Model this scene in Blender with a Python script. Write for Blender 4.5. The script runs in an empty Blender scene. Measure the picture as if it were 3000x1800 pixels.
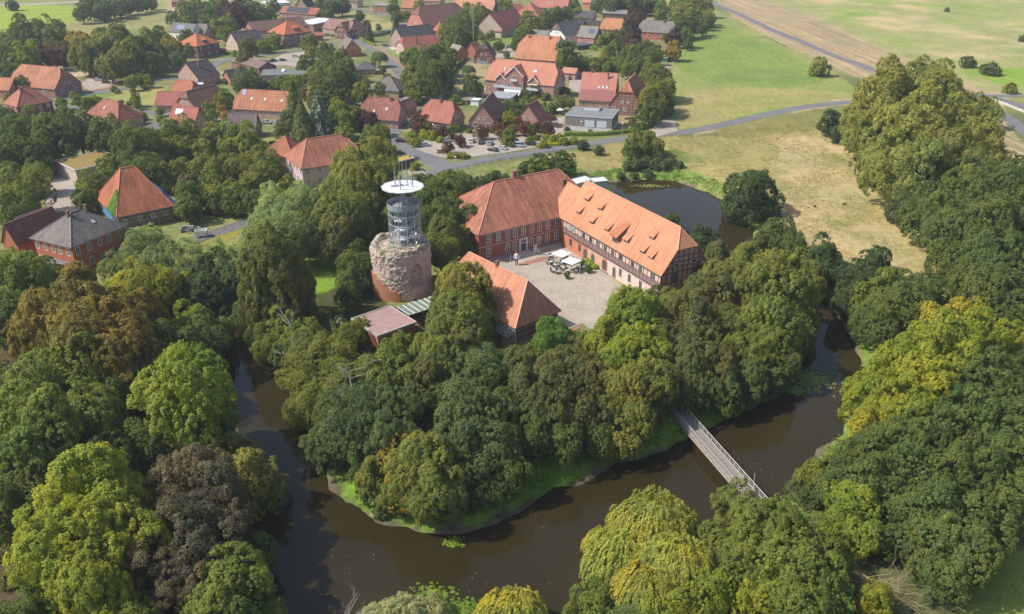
import bpy, math, random
import numpy as np
from mathutils import Vector, Matrix, noise

# ---------------------------------------------------------------- camera, sky, sun, exposure
SC = bpy.context.scene
COL = SC.collection
FPX, PITCH, CAMH = 2500.0, math.radians(26.3), 88.0
cam = bpy.data.cameras.new('camera')
cam.sensor_width = 36.0
cam.lens = 36.0 * FPX / 3000.0
cam.clip_start = 1.0
cam.clip_end = 12000.0
camo = bpy.data.objects.new('camera', cam)
COL.objects.link(camo)
camo.location = (0, 0, CAMH)
camo.rotation_euler = (math.pi / 2 - PITCH, 0, 0)
SC.camera = camo

SUN_EL = math.radians(47)
SUN_DIR = Vector((-1.0, -0.16, 0)).normalized()          # horizontal direction towards the sun
W = bpy.data.worlds.new("World")
SC.world = W
W.use_nodes = True
nt = W.node_tree
for n in list(nt.nodes):
    nt.nodes.remove(n)
wo = nt.nodes.new('ShaderNodeOutputWorld')
bg = nt.nodes.new('ShaderNodeBackground')
sky = nt.nodes.new('ShaderNodeTexSky')
sky.sky_type = 'NISHITA'
sky.sun_disc = False
sky.sun_elevation = SUN_EL
sky.sun_rotation = math.atan2(SUN_DIR.x, SUN_DIR.y)
sky.air_density = 1.0
sky.dust_density = 2.0
bg.inputs['Strength'].default_value = 0.125
nt.links.new(sky.outputs[0], bg.inputs[0])
nt.links.new(bg.outputs[0], wo.inputs[0])
sl = bpy.data.lights.new('sun', 'SUN')
sl.energy = 3.9
sl.angle = math.radians(0.5)
sl.color = (1.0, 0.95, 0.86)
so = bpy.data.objects.new('sun', sl)
COL.objects.link(so)
sd = Vector((SUN_DIR.x * math.cos(SUN_EL), SUN_DIR.y * math.cos(SUN_EL), math.sin(SUN_EL)))
so.rotation_euler = sd.to_track_quat('Z', 'Y').to_euler()
so.location = (0, 0, 200)
SC.view_settings.view_transform = 'Standard'
SC.view_settings.look = 'None'
SC.view_settings.gamma = 1.0
SC.view_settings.exposure = 0.42
SC.render.engine = 'CYCLES'

# ---------------------------------------------------------------- survey helpers: pixel of the photo -> place on the land
CP, SP = math.cos(PITCH), math.sin(PITCH)
def ray(u, v):
    a = (u - 1500) / FPX; b = (900 - v) / FPX
    return (a, CP + b * SP, -SP + b * CP)
def G(u, v, z=0.0):
    d = ray(u, v); t = (z - CAMH) / d[2]
    return (d[0] * t, d[1] * t)
def PJ(x, y, z):
    zz = z - CAMH
    d = y * CP - zz * SP; w = y * SP + zz * CP
    return (1500 + FPX * x / d, 900 - FPX * w / d, FPX / d)
RNG = random.Random(7)

# ---------------------------------------------------------------- object helpers
def tag(o, label=None, cat=None, group=None, kind=None):
    if label: o['label'] = label
    if cat: o['category'] = cat
    if group: o['group'] = group
    if kind: o['kind'] = kind
    return o
def empty(name, loc=(0, 0, 0), rz=0.0, parent=None):
    o = bpy.data.objects.new(name, None)
    o.empty_display_size = 0.5
    o.location = loc; o.rotation_euler = (0, 0, rz)
    COL.objects.link(o)
    if parent: o.parent = parent
    return o
def add_uv(me):
    n = len(me.loops)
    if n == 0: return
    co = np.empty(len(me.vertices) * 3, np.float32); me.vertices.foreach_get('co', co); co = co.reshape(-1, 3)
    li = np.empty(n, np.int32); me.loops.foreach_get('vertex_index', li)
    nr = np.empty(len(me.polygons) * 3, np.float32); me.polygons.foreach_get('normal', nr); nr = nr.reshape(-1, 3)
    lt = np.empty(len(me.polygons), np.int32); me.polygons.foreach_get('loop_total', lt)
    N = np.repeat(nr, lt, axis=0); P = co[li]
    flat = np.abs(N[:, 2]) > 0.97
    U = np.stack([-N[:, 1], N[:, 0], np.zeros(len(N), np.float32)], 1)
    l = np.linalg.norm(U, axis=1); l[l < 1e-6] = 1
    U = U / l[:, None]
    U[flat] = (1, 0, 0)
    V = np.cross(N, U); V[flat] = (0, 1, 0)
    uv = np.stack([(P * U).sum(1), (P * V).sum(1)], 1).astype(np.float32)
    me.uv_layers.new(name='UVMap').data.foreach_set('uv', uv.ravel())
class MB:
    def __init__(s): s.v = []; s.f = []; s.m = []
    def add(s, vs, fs, mi=0):
        b = len(s.v); s.v += [tuple(p) for p in vs]
        for f in fs: s.f.append([i + b for i in f]); s.m.append(mi)
    def box(s, x0, x1, y0, y1, z0, z1, mi=0, M=None):
        vs = [Vector((x, y, z)) for z in (z0, z1) for y in (y0, y1) for x in (x0, x1)]
        if M: vs = [M @ p for p in vs]
        s.add(vs, [(0, 2, 3, 1), (4, 5, 7, 6), (0, 1, 5, 4), (2, 6, 7, 3), (0, 4, 6, 2), (1, 3, 7, 5)], mi)
    def beam(s, a, b, w, h=None, mi=0, up=(0, 0, 1)):
        a = Vector(a); b = Vector(b); h = h or w
        d = (b - a); L = d.length
        if L < 1e-6: return
        d /= L; u = Vector(up)
        if abs(d.dot(u)) > 0.98: u = Vector((1, 0, 0))
        x = d.cross(u).normalized(); y = x.cross(d).normalized()
        vs = [p + x * sx * w / 2 + y * sy * h / 2 for p in (a, b) for sy in (-1, 1) for sx in (-1, 1)]
        s.add(vs, [(0, 2, 3, 1), (4, 5, 7, 6), (0, 1, 5, 4), (2, 6, 7, 3), (0, 4, 6, 2), (1, 3, 7, 5)], mi)
    def tube(s, pts, rs, n=8, mi=0, cap=True):
        pts = [Vector(p) for p in pts]; rings = []
        if not hasattr(rs, '__len__'): rs = [rs] * len(pts)
        b = len(s.v)
        for i, p in enumerate(pts):
            d = (pts[min(i + 1, len(pts) - 1)] - pts[max(i - 1, 0)]).normalized()
            u = Vector((1, 0, 0)) if abs(d.z) > 0.9 else Vector((0, 0, 1))
            x = d.cross(u).normalized(); y = d.cross(x).normalized()
            for k in range(n):
                a = 2 * math.pi * k / n
                s.v.append(tuple(p + (x * math.cos(a) + y * math.sin(a)) * rs[i]))
        for i in range(len(pts) - 1):
            for k in range(n):
                k2 = (k + 1) % n
                s.f.append([b + i * n + k, b + (i + 1) * n + k, b + (i + 1) * n + k2, b + i * n + k2]); s.m.append(mi)
        if cap:
            s.f.append([b + k for k in range(n)]); s.m.append(mi)
            s.f.append([b + (len(pts) - 1) * n + k for k in reversed(range(n))]); s.m.append(mi)
    def lathe(s, prof, n=16, mi=0, c=(0, 0)):
        b = len(s.v)
        for r, z in prof:
            for k in range(n):
                a = 2 * math.pi * k / n
                s.v.append((c[0] + r * math.cos(a), c[1] + r * math.sin(a), z))
        for i in range(len(prof) - 1):
            for k in range(n):
                k2 = (k + 1) % n
                s.f.append([b + i * n + k, b + i * n + k2, b + (i + 1) * n + k2, b + (i + 1) * n + k]); s.m.append(mi)
        s.f.append([b + k for k in reversed(range(n))]); s.m.append(mi)
        s.f.append([b + (len(prof) - 1) * n + k for k in range(n)]); s.m.append(mi)
    def mesh(s, name, mats):
        me = bpy.data.meshes.new(name)
        me.from_pydata(s.v, [], s.f)
        if not isinstance(mats, (list, tuple)): mats = [mats]
        for m in mats: me.materials.append(m)
        if len(mats) > 1: me.polygons.foreach_set('material_index', s.m)
        me.update(); add_uv(me)
        return me
    def build(s, name, mats, parent=None, color=None, smooth=False):
        me = s.mesh(name, mats)
        if smooth: me.polygons.foreach_set('use_smooth', [True] * len(me.polygons))
        return put(name, me, parent, color)
def put(name, me, parent=None, color=None, loc=None, rz=None, scale=None):
    o = bpy.data.objects.new(name, me)
    COL.objects.link(o)
    if parent: o.parent = parent
    if color: o.color = (color[0], color[1], color[2], color[3] if len(color) > 3 else 0.0)
    if loc is not None: o.location = loc
    if rz is not None: o.rotation_euler = (0, 0, rz)
    if scale is not None: o.scale = scale
    return o
def extrude_down(polys, t):
    """polys: list of point lists (shared corners repeated); returns solid verts, faces of thickness t downward"""
    key = {}; vs = []; fs = []
    for p in polys:
        f = []
        for q in p:
            k = (round(q[0], 3), round(q[1], 3), round(q[2], 3))
            if k not in key: key[k] = len(vs); vs.append(tuple(q))
            if not f or f[-1] != key[k]: f.append(key[k])
        if len(f) > 1 and f[0] == f[-1]: f.pop()
        if len(f) >= 3: fs.append(f)
    n = len(vs)
    out = list(vs) + [(x, y, z - t) for x, y, z in vs]
    of = [list(f) for f in fs] + [[i + n for i in reversed(f)] for f in fs]
    ed = {}
    for f in fs:
        for i in range(len(f)):
            a, b = f[i], f[(i + 1) % len(f)]
            if (b, a) in ed: ed[(b, a)] = None
            else: ed[(a, b)] = 1
    for (a, b), q in ed.items():
        if q: of.append([b, a, a + n, b + n])
    return out, of

# ---------------------------------------------------------------- materials
def newmat(name):
    m = bpy.data.materials.new(name); m.use_nodes = True
    t = m.node_tree
    b = t.nodes['Principled BSDF']
    return m, t, b
def N(t, typ, **k):
    n = t.nodes.new(typ)
    for a, v in k.items():
        if a == 'inp':
            for i, x in v.items(): n.inputs[i].default_value = x
        else: setattr(n, a, v)
    return n
def mixc(t, blend, fac, a, b):
    n = N(t, 'ShaderNodeMix', data_type='RGBA', blend_type=blend)
    for s, v in ((0, fac), (6, a), (7, b)):
        if isinstance(v, bpy.types.NodeSocket): t.links.new(v, n.inputs[s])
        elif isinstance(v, (int, float)) and s != 0: n.inputs[s].default_value = (v, v, v, 1)
        elif isinstance(v, (int, float)): n.inputs[s].default_value = v
        else: n.inputs[s].default_value = (v[0], v[1], v[2], 1)
    return n.outputs[2]
def ramp(t, fac, stops):
    n = N(t, 'ShaderNodeValToRGB')
    e = n.color_ramp.elements
    while len(e) < len(stops): e.new(0.5)
    for i, (p, c) in enumerate(stops):
        e[i].position = p; c = (c, c, c) if isinstance(c, (int, float)) else c
        e[i].color = (c[0], c[1], c[2], 1)
    t.links.new(fac, n.inputs[0])
    return n.outputs[0]
def noise_n(t, vec, scale, detail=3.0, rough=0.6, dist=0.0):
    n = N(t, 'ShaderNodeTexNoise', inp={'Scale': scale, 'Detail': detail, 'Roughness': rough, 'Distortion': dist})
    if vec is not None: t.links.new(vec, n.inputs['Vector'])
    return n.outputs['Fac']
def scaled(t, vec, s):
    n = N(t, 'ShaderNodeMapping'); n.inputs['Scale'].default_value = s
    t.links.new(vec, n.inputs[0]); return n.outputs[0]

def simple(name, col, rough=0.7, metal=0.0, spec=0.5, var=0.12, vs=1.5, objcol=False):
    m, t, b = newmat(name)
    tc = N(t, 'ShaderNodeTexCoord')
    nf = noise_n(t, tc.outputs['Object'], vs, 4)
    f = ramp(t, nf, [(0.25, 1 - var), (0.75, 1 + var)])
    base = col
    if objcol: base = N(t, 'ShaderNodeObjectInfo').outputs['Color']
    t.links.new(mixc(t, 'MULTIPLY', 1.0, base, f), b.inputs['Base Color'])
    b.inputs['Roughness'].default_value = rough
    b.inputs['Metallic'].default_value = metal
    b.inputs['Specular IOR Level'].default_value = spec
    return m

def roof_mat(name, mott=0.5, stripes=0.35, light=(0.55, 0.3, 0.18)):
    """clay tiles: pantile columns and courses, weather streaks down the slope and patches of paler tile"""
    m, t, b = newmat(name)
    uv = N(t, 'ShaderNodeUVMap').outputs[0]
    oi = N(t, 'ShaderNodeObjectInfo')
    addv = N(t, 'ShaderNodeVectorMath', operation='ADD')
    t.links.new(uv, addv.inputs[0]); 
    cm = N(t, 'ShaderNodeCombineXYZ'); mm = N(t, 'ShaderNodeMath', operation='MULTIPLY'); mm.inputs[1].default_value = 97.0
    t.links.new(oi.outputs['Random'], mm.inputs[0]); t.links.new(mm.outputs[0], cm.inputs[0]); t.links.new(mm.outputs[0], cm.inputs[1])
    t.links.new(cm.outputs[0], addv.inputs[1])
    v = addv.outputs[0]
    base = oi.outputs['Color']
    n1 = noise_n(t, scaled(t, v, (0.8, 0.22, 1)), 1.0, 4, 0.6)
    c = mixc(t, 'MULTIPLY', 1.0, base, ramp(t, n1, [(0.28, 1 - 0.32 * mott), (0.72, 1 + 0.22 * mott)]))
    n0 = noise_n(t, scaled(t, v, (0.12, 0.1, 1)), 1.0, 3, 0.5)
    c = mixc(t, 'MULTIPLY', 1.0, c, ramp(t, n0, [(0.3, 1 - 0.25 * mott), (0.7, 1 + 0.15 * mott)]))
    n2 = noise_n(t, scaled(t, v, (2.6, 0.8, 1)), 1.0, 3, 0.6)
    c = mixc(t, 'MIX', ramp(t, n2, [(0.57, 0.0), (0.68, 0.62 * mott)]), c, light)
    n3 = noise_n(t, scaled(t, v, (2.3, 0.9, 1)), 1.7, 3, 0.6)
    c = mixc(t, 'MULTIPLY', 1.0, c, ramp(t, n3, [(0.3, 1 - 0.45 * mott), (0.5, 1.0)]))
    n4 = noise_n(t, scaled(t, v, (1.9, 0.10, 1)), 1.0, 2, 0.5)
    c = mixc(t, 'MULTIPLY', 1.0, c, ramp(t, n4, [(0.36, 1 - 0.85 * stripes), (0.62, 1 + 0.55 * stripes)]))
    n5 = noise_n(t, scaled(t, v, (1.1, 0.33, 1)), 1.0, 3, 0.6)
    c = mixc(t, 'MIX', ramp(t, n5, [(0.60, 0.0), (0.68, 0.5 * mott)]), c, light)
    br = N(t, 'ShaderNodeTexBrick', inp={'Scale': 1.0, 'Mortar Size': 0.035, 'Brick Width': 0.30, 'Row Height': 0.36,
         'Color1': (1.06, 1.06, 1.06, 1), 'Color2': (0.86, 0.86, 0.86, 1), 'Mortar': (1 - stripes * 1.5,) * 3 + (1,)})
    br.offset = 0.0
    t.links.new(v, br.inputs['Vector'])
    c = mixc(t, 'MULTIPLY', 1.0, c, br.outputs['Color'])
    t.links.new(c, b.inputs['Base Color'])
    bp = N(t, 'ShaderNodeBump', inp={'Strength': 0.5, 'Distance': 0.06})
    t.links.new(br.outputs['Fac'], bp.inputs['Height']); bp.invert = True
    t.links.new(bp.outputs[0], b.inputs['Normal'])
    b.inputs['Roughness'].default_value = 0.75
    b.inputs['Specular IOR Level'].default_value = 0.3
    return m
M_TILE = roof_mat('clay_tiles', 0.55, 0.16)
M_TILE_OLD = roof_mat('weathered_clay_tiles', 0.95, 0.21, (0.56, 0.34, 0.25))
M_TILE_NEW = roof_mat('new_clay_tiles', 0.35, 0.12)

def wall_mat(name, brick=0.25):
    m, t, b = newmat(name)
    uv = N(t, 'ShaderNodeUVMap').outputs[0]
    base = N(t, 'ShaderNodeObjectInfo').outputs['Color']
    n1 = noise_n(t, uv, 0.7, 5, 0.65)
    c = mixc(t, 'MULTIPLY', 1.0, base, ramp(t, n1, [(0.3, 0.80), (0.7, 1.12)]))
    n2 = noise_n(t, scaled(t, uv, (2.5, 0.35, 1)), 1.0, 4, 0.6)
    c = mixc(t, 'MULTIPLY', 1.0, c, ramp(t, n2, [(0.3, 0.88), (0.6, 1.04)]))
    br = N(t, 'ShaderNodeTexBrick', inp={'Scale': 1.0, 'Mortar Size': 0.012, 'Brick Width': 0.25, 'Row Height': 0.08,
         'Color1': (1 + brick * .6,) * 3 + (1,), 'Color2': (1 - brick,) * 3 + (1,), 'Mortar': (1.0 + brick, 1.0 + brick, 1.0 + brick, 1)})
    t.links.new(uv, br.inputs['Vector'])
    c = mixc(t, 'MULTIPLY', 1.0, c, br.outputs['Color'])
    t.links.new(c, b.inputs['Base Color'])
    b.inputs['Roughness'].default_value = 0.85
    b.inputs['Specular IOR Level'].default_value = 0.25
    return m
M_BRICK = wall_mat('brick_wall', 0.22)
M_PLASTER = wall_mat('plaster_wall', 0.0)
M_FLAT = simple('roofing_felt', (0.1, 0.1, 0.1), 0.85, var=0.18, vs=0.5, objcol=True)
M_PAINT = simple('painted_surface', (1, 1, 1), 0.5, var=0.05, vs=2.0, objcol=True)
M_WOOD = simple('timber_beam', (1, 1, 1), 0.7, var=0.25, vs=3.0, objcol=True)
M_FRAME = simple('white_window_frame', (0.72, 0.70, 0.66), 0.5, var=0.05)
M_STEEL = simple('galvanised_steel', (0.36, 0.40, 0.44), 0.38, metal=0.75, var=0.15, vs=2)
M_RUBBER = simple('tyre_rubber', (0.02, 0.02, 0.02), 0.8)
M_CHIM = simple('chimney_brick', (0.22, 0.11, 0.08), 0.85, var=0.25, vs=4)
def glass_mat():
    m, t, b = newmat('window_glass')
    oi = N(t, 'ShaderNodeObjectInfo')
    c = ramp(t, oi.outputs['Random'], [(0.0, (0.02, 0.025, 0.03)), (0.7, (0.05, 0.06, 0.065)), (1.0, (0.2, 0.2, 0.19))])
    t.links.new(c, b.inputs['Base Color'])
    b.inputs['Roughness'].default_value = 0.12
    b.inputs['Specular IOR Level'].default_value = 0.8
    return m
M_GLASS = glass_mat()
def carpaint():
    m, t, b = newmat('car_paint')
    t.links.new(N(t, 'ShaderNodeObjectInfo').outputs['Color'], b.inputs['Base Color'])
    b.inputs['Roughness'].default_value = 0.3
    b.inputs['Metallic'].default_value = 0.25
    b.inputs['Coat Weight'].default_value = 0.6
    return m
M_CAR = carpaint()

def leaf_mat(name, transl=0.46, rough=0.55, patch=1.0):
    """foliage: object colour = leaf colour, object alpha = how much of the crown has turned brown"""
    m, t, b = newmat(name)
    oi = N(t, 'ShaderNodeObjectInfo'); ge = N(t, 'ShaderNodeNewGeometry'); tc = N(t, 'ShaderNodeTexCoord')
    base = mixc(t, 'MULTIPLY', 1.0, oi.outputs['Color'], (2.38, 2.32, 1.95))
    off = N(t, 'ShaderNodeVectorMath', operation='ADD'); mm = N(t, 'ShaderNodeMath', operation='MULTIPLY'); mm.inputs[1].default_value = 31.0
    cx = N(t, 'ShaderNodeCombineXYZ')
    t.links.new(oi.outputs['Random'], mm.inputs[0]); t.links.new(mm.outputs[0], cx.inputs[0]); t.links.new(mm.outputs[0], cx.inputs[2])
    t.links.new(tc.outputs['Object'], off.inputs[0]); t.links.new(cx.outputs[0], off.inputs[1])
    n1 = noise_n(t, off.outputs[0], 2.2, 3, 0.6)
    c = mixc(t, 'MULTIPLY', 1.0, base, ramp(t, n1, [(0.3, (0.74, 0.78, 0.8)), (0.7, (1.3, 1.22, 1.1))]))
    n1b = noise_n(t, off.outputs[0], 0.9, 2, 0.5)
    c = mixc(t, 'MULTIPLY', 1.0, c, ramp(t, n1b, [(0.32, (0.84, 0.92, 1.0)), (0.68, (1.24, 1.08, 0.92))]))
    # autumn patches
    n2 = noise_n(t, off.outputs[0], 1.6, 4, 0.7, 0.5)
    r2 = ramp(t, n2, [(0.42, 0.0), (0.62, 1.0)])
    mk = N(t, 'ShaderNodeMath', operation='MULTIPLY'); t.links.new(r2, mk.inputs[0]); t.links.new(oi.outputs['Alpha'], mk.inputs[1])
    c = mixc(t, 'MIX', mk.outputs[0], c, (0.21, 0.135, 0.045))
    c = mixc(t, 'MULTIPLY', 1.0, c, ramp(t, ge.outputs['Random Per Island'], [(0.0, 0.76), (0.5, 1.0), (1.0, 1.28)]))
    t.links.new(c, b.inputs['Base Color'])
    b.inputs['Roughness'].default_value = rough
    b.inputs['Specular IOR Level'].default_value = 0.25
    tr = N(t, 'ShaderNodeBsdfTranslucent')
    t.links.new(mixc(t, 'MULTIPLY', 1.0, c, (1.3, 1.35, 0.6)), tr.inputs[0])
    mx = N(t, 'ShaderNodeMixShader'); mx.inputs[0].default_value = transl
    t.links.new(b.outputs[0], mx.inputs[1]); t.links.new(tr.outputs[0], mx.inputs[2])
    t.links.new(mx.outputs[0], t.nodes['Material Output'].inputs[0])
    return m
M_LEAF = leaf_mat('foliage')
M_NEEDLE = leaf_mat('needles', 0.1, 0.7)
M_BARK = simple('bark', (0.10, 0.08, 0.06), 0.9, var=0.3, vs=4)
M_DEAD = simple('bare_wood', (0.45, 0.41, 0.36), 0.85, var=0.2, vs=4)
# ---------------------------------------------------------------- terrain
WZ = -3.0                                                   # level of the moat and the pond
WATER_PX = [(600, 905), (620, 960), (640, 1050), (660, 1150), (690, 1260), (705, 1400), (710, 1550), (740, 1700), (800, 1830), (900, 1960),
            (1100, 2000), (1400, 1960), (1640, 1850), (1790, 1740), (1900, 1640), (2040, 1560), (2160, 1530), (2260, 1490), (2330, 1420),
            (2400, 1330), (2470, 1250), (2520, 1130), (2515, 1020), (2480, 960), (2440, 905), (2395, 868), (2330, 810), (2270, 765),
            (2225, 725), (2203, 690), (2200, 655), (2165, 620), (2120, 592), (2077, 568), (2021, 542), (1965, 530), (1912, 527), (1850, 527), (1785, 532),
            (1775, 545), (1840, 600), (1930, 668), (2040, 745), (2120, 800), (2200, 850), (2290, 905), (2335, 970), (2345, 1050), (2318, 1112),
            (2262, 1172), (2215, 1199), (2180, 1210), (2140, 1228), (2080, 1262), (2010, 1290), (1955, 1312), (1890, 1345), (1800, 1366), (1740, 1385),
            (1660, 1430), (1565, 1478), (1490, 1510), (1440, 1535), (1370, 1556), (1290, 1556), (1200, 1548), (1120, 1530), (1050, 1495),
            (1000, 1455), (970, 1410), (955, 1370), (920, 1270), (875, 1170), (835, 1090), (800, 1020), (765, 965), (720, 925), (660, 895)]
WATER = np.array([G(u, v, WZ) for u, v in WATER_PX])
def smooth_poly(P, it=2):
    for _ in range(it):
        Q = np.roll(P, -1, axis=0)
        P = np.stack([0.75 * P + 0.25 * Q, 0.25 * P + 0.75 * Q], 1).reshape(-1, 2)
    return P
WATER = smooth_poly(WATER, 1)
def inside(P, X, Y):
    r = np.zeros(X.shape, bool); n = len(P)
    j = n - 1
    for i in range(n):
        xi, yi = P[i]; xj, yj = P[j]
        with np.errstate(divide='ignore', invalid='ignore'):
            c = ((yi > Y) != (yj > Y)) & (X < (xj - xi) * (Y - yi) / (yj - yi + 1e-12) + xi)
        r ^= c; j = i
    return r
def sdist(P, X, Y):
    d = np.full(X.shape, 1e9)
    for i in range(len(P)):
        a = P[i]; b = P[(i + 1) % len(P)]
        vx, vy = b - a; L = vx * vx + vy * vy + 1e-9
        t = np.clip(((X - a[0]) * vx + (Y - a[1]) * vy) / L, 0, 1)
        d = np.minimum(d, (X - a[0] - t * vx) ** 2 + (Y - a[1] - t * vy) ** 2)
    d = np.sqrt(d)
    return np.where(inside(P, X, Y), -d, d)
def vnoise(X, Y, s, seed=0):
    """cheap smooth value noise on arrays"""
    x = X / s + seed * 17.3; y = Y / s - seed * 9.1
    xi = np.floor(x); yi = np.floor(y); fx = x - xi; fy = y - yi
    fx = fx * fx * (3 - 2 * fx); fy = fy * fy * (3 - 2 * fy)
    def h(a, b):
        q = np.sin(a * 127.1 + b * 311.7 + seed * 74.7) * 43758.5453
        return q - np.floor(q)
    return (h(xi, yi) * (1 - fx) + h(xi + 1, yi) * fx) * (1 - fy) + (h(xi, yi + 1) * (1 - fx) + h(xi + 1, yi + 1) * fx) * fy
def height_arr(X, Y, d=None):
    if d is None: d = sdist(WATER, X, Y)
    dd = d + (vnoise(X, Y, 6, 3) - 0.5) * 2.4 + (vnoise(X, Y, 2.2, 5) - 0.5) * 1.1
    s = np.clip(dd / 11.0, 0, 1); s = 1 - (1 - s) ** 1.6
    h = WZ + 0.04 + s * 2.96
    far = np.clip(d / 60, 0, 1)
    h = np.where(dd > 0, np.minimum(h, 0.0), WZ - np.minimum(-dd * 0.35, 1.6))
    return h
def hz(x, y):
    return float(height_arr(np.array([x]), np.array([y]))[0])

def lines(lo, hi, flo, fhi, fine, coarse_growth):
    a = list(np.arange(flo, fhi + 1e-6, fine))
    s = fine; x = fhi
    while x < hi: s = min(s * coarse_growth, 400); x += s; a.append(x)
    s = fine; x = flo
    while x > lo: s = min(s * coarse_growth, 400); x -= s; a.insert(0, x)
    return np.array(a)
gx = lines(-9000, 9000, -150, 190, 1.25, 1.045)
gy = lines(-2500, 9000, 70, 420, 1.25, 1.03)
X, Y = np.meshgrid(gx, gy)
DW = sdist(WATER, X, Y)
Z = height_arr(X, Y, DW)
# what grows or lies where: colours of grass, straw, soil
C = np.empty(X.shape + (3,))
def pxpoly(pts, z=0.0): return np.array([G(u, v, z) for u, v in pts])
JX = X + (vnoise(X, Y, 6, 1) - 0.5) * 7; JY = Y + (vnoise(X, Y, 6, 2) - 0.5) * 7
def fill(pts, col, z=0.0, alpha=1.0, jit=True, nz=None):
    P = smooth_poly(pxpoly(pts, z), 1)
    m = inside(P, JX if jit else X, JY if jit else Y).astype(float) * alpha
    if nz: m = m * np.clip((vnoise(X, Y, nz[0], nz[1]) * 0.6 + vnoise(X, Y, nz[0] * .37, nz[1] + 5) * 0.4 - nz[2]) * 4, 0, 1)
    C[:] = C * (1 - m[..., None]) + np.array(col) * m[..., None]
GR_VILLAGE = (0.150, 0.165, 0.055)
C[:] = (0.16, 0.19, 0.07)
n = vnoise(X, Y, 40, 8)[..., None]
C[:] = C * (0.7 + 0.6 * n) + np.array((0.10, 0.07, 0.02)) * n
# far fields
fill([(2085, 0), (1980, -40), (2200, -120), (3400, -120), (3400, 290), (2920, 285), (2640, 205), (2440, 150), (2250, 60)], (0.31, 0.32, 0.125), jit=False)
fill([(2400, -60), (3400, -100), (3400, 280), (3000, 272), (2700, 170), (2450, 50), (2250, -20)], (0.25, 0.33, 0.075), nz=(34, 4, 0.42))
fill([(2400, -60), (3400, -100), (3400, 280), (3000, 265), (2700, 170), (2450, 50), (2250, -20)], (0.50, 0.40, 0.22), nz=(26, 12, 0.5), alpha=0.8)
fill([(2750, 190), (3400, 215), (3400, 290), (2950, 262)], (0.22, 0.33, 0.05))
fill([(2075, -8), (2180, -20), (2330, 30), (2560, 130), (2760, 215), (2880, 265), (2960, 268), (2930, 330), (2990, 420), (3100, 500), (3000, 520),
      (2880, 440), (2820, 330), (2560, 245), (2450, 205), (2380, 170), (2200, 85)], (0.40, 0.32, 0.19), jit=False)
fill([(2200, 40), (2330, 85), (2420, 118), (2570, 175), (2560, 215), (2420, 165), (2260, 95), (2120, 45)], (0.40, 0.31, 0.18))
STR = inside(smooth_poly(pxpoly([(2075, -8), (2180, -20), (2330, 30), (2560, 130), (2760, 215), (2880, 265), (2930, 300), (2990, 420), (3100, 500), (3000, 520), (2880, 440), (2820, 330), (2560, 245), (2450, 205), (2380, 170), (2200, 85)]), 1), X, Y).astype(float)
# right green meadow
fill([(2080, 20), (2180, 85), (2330, 150), (2480, 232), (2520, 285), (2500, 296), (2380, 300), (2200, 340), (2080, 366), (1985, 382), (1930, 400), (1925, 300), (1960, 240), (1985, 150), (2010, 60)], (0.25, 0.285, 0.085), jit=False)
fill([(2080, 60), (2180, 95), (2330, 165), (2360, 200), (2440, 240), (2300, 265), (2050, 240), (1980, 200), (2000, 130)], (0.18, 0.265, 0.055), alpha=0.7)
fill([(1985, 260), (2330, 262), (2520, 275), (2400, 300), (2200, 338), (2080, 366), (1985, 382), (1960, 330)], (0.32, 0.29, 0.105), alpha=0.75)
fill([(2060, 215), (2300, 200), (2350, 230), (2150, 245)], (0.15, 0.22, 0.06), alpha=0.5)
fill([(1990, 270), (2110, 262), (2140, 340), (2000, 378)], (0.36, 0.30, 0.15), alpha=0.6, nz=(9, 3, 0.4))
fill([(2120, 350), (2260, 318), (2300, 322), (2150, 358)], (0.17, 0.30, 0.04), alpha=0.7)
fill([(1990, 392), (2190, 352), (2380, 305), (2560, 275), (2560, 300), (2400, 322), (2200, 378), (2040, 400)], (0.40, 0.33, 0.18))
# rough meadow between road and moat
fill([(1250, 545), (1420, 500), (1560, 470), (1690, 440), (1900, 415), (2100, 385), (2460, 320), (2560, 480), (2700, 700), (2880, 960), (2950, 1120), (2600, 1080), (2450, 920),
      (2330, 800), (2230, 720), (2200, 650), (2080, 565), (1900, 520), (1800, 525), (1700, 540), (1500, 520)], (0.31, 0.275, 0.105))
fill([(2250, 420), (2460, 380), (2620, 560), (2800, 800), (2700, 850), (2500, 760), (2350, 700), (2260, 640), (2300, 540)], (0.43, 0.35, 0.18), alpha=0.9, nz=(16, 6, 0.22))
fill([(2250, 470), (2500, 480), (2620, 600), (2760, 760), (2600, 740), (2350, 640), (2280, 560)], (0.26, 0.27, 0.085), alpha=0.7, nz=(12, 9, 0.52))
fill([(2480, 440), (2560, 500), (2610, 620), (2700, 720), (2790, 850), (2740, 880), (2640, 720), (2560, 600), (2500, 520)], (0.42, 0.33, 0.13), alpha=0.6)
fill([(2060, 378), (2250, 335), (2480, 315), (2480, 380), (2250, 395), (2120, 410)], (0.20, 0.19, 0.06), alpha=0.8)
fill([(1690, 430), (2000, 405), (2000, 470), (1850, 490), (1700, 500)], (0.30, 0.25, 0.10), alpha=0.8, nz=(8, 7, 0.35))
fill([(1800, 450), (2050, 430), (2060, 500), (1880, 505)], (0.10, 0.17, 0.035), alpha=0.8, nz=(7, 2, 0.3))
# below the road, towards the castle
fill([(1260, 535), (1420, 500), (1600, 475), (1700, 470), (1720, 540), (1600, 560), (1300, 640), (1250, 600)], (0.15, 0.20, 0.05))
fill([(1400, 505), (1560, 478), (1640, 470), (1500, 530), (1400, 545)], (0.38, 0.30, 0.14), alpha=0.7, nz=(6, 3, 0.42))
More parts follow.
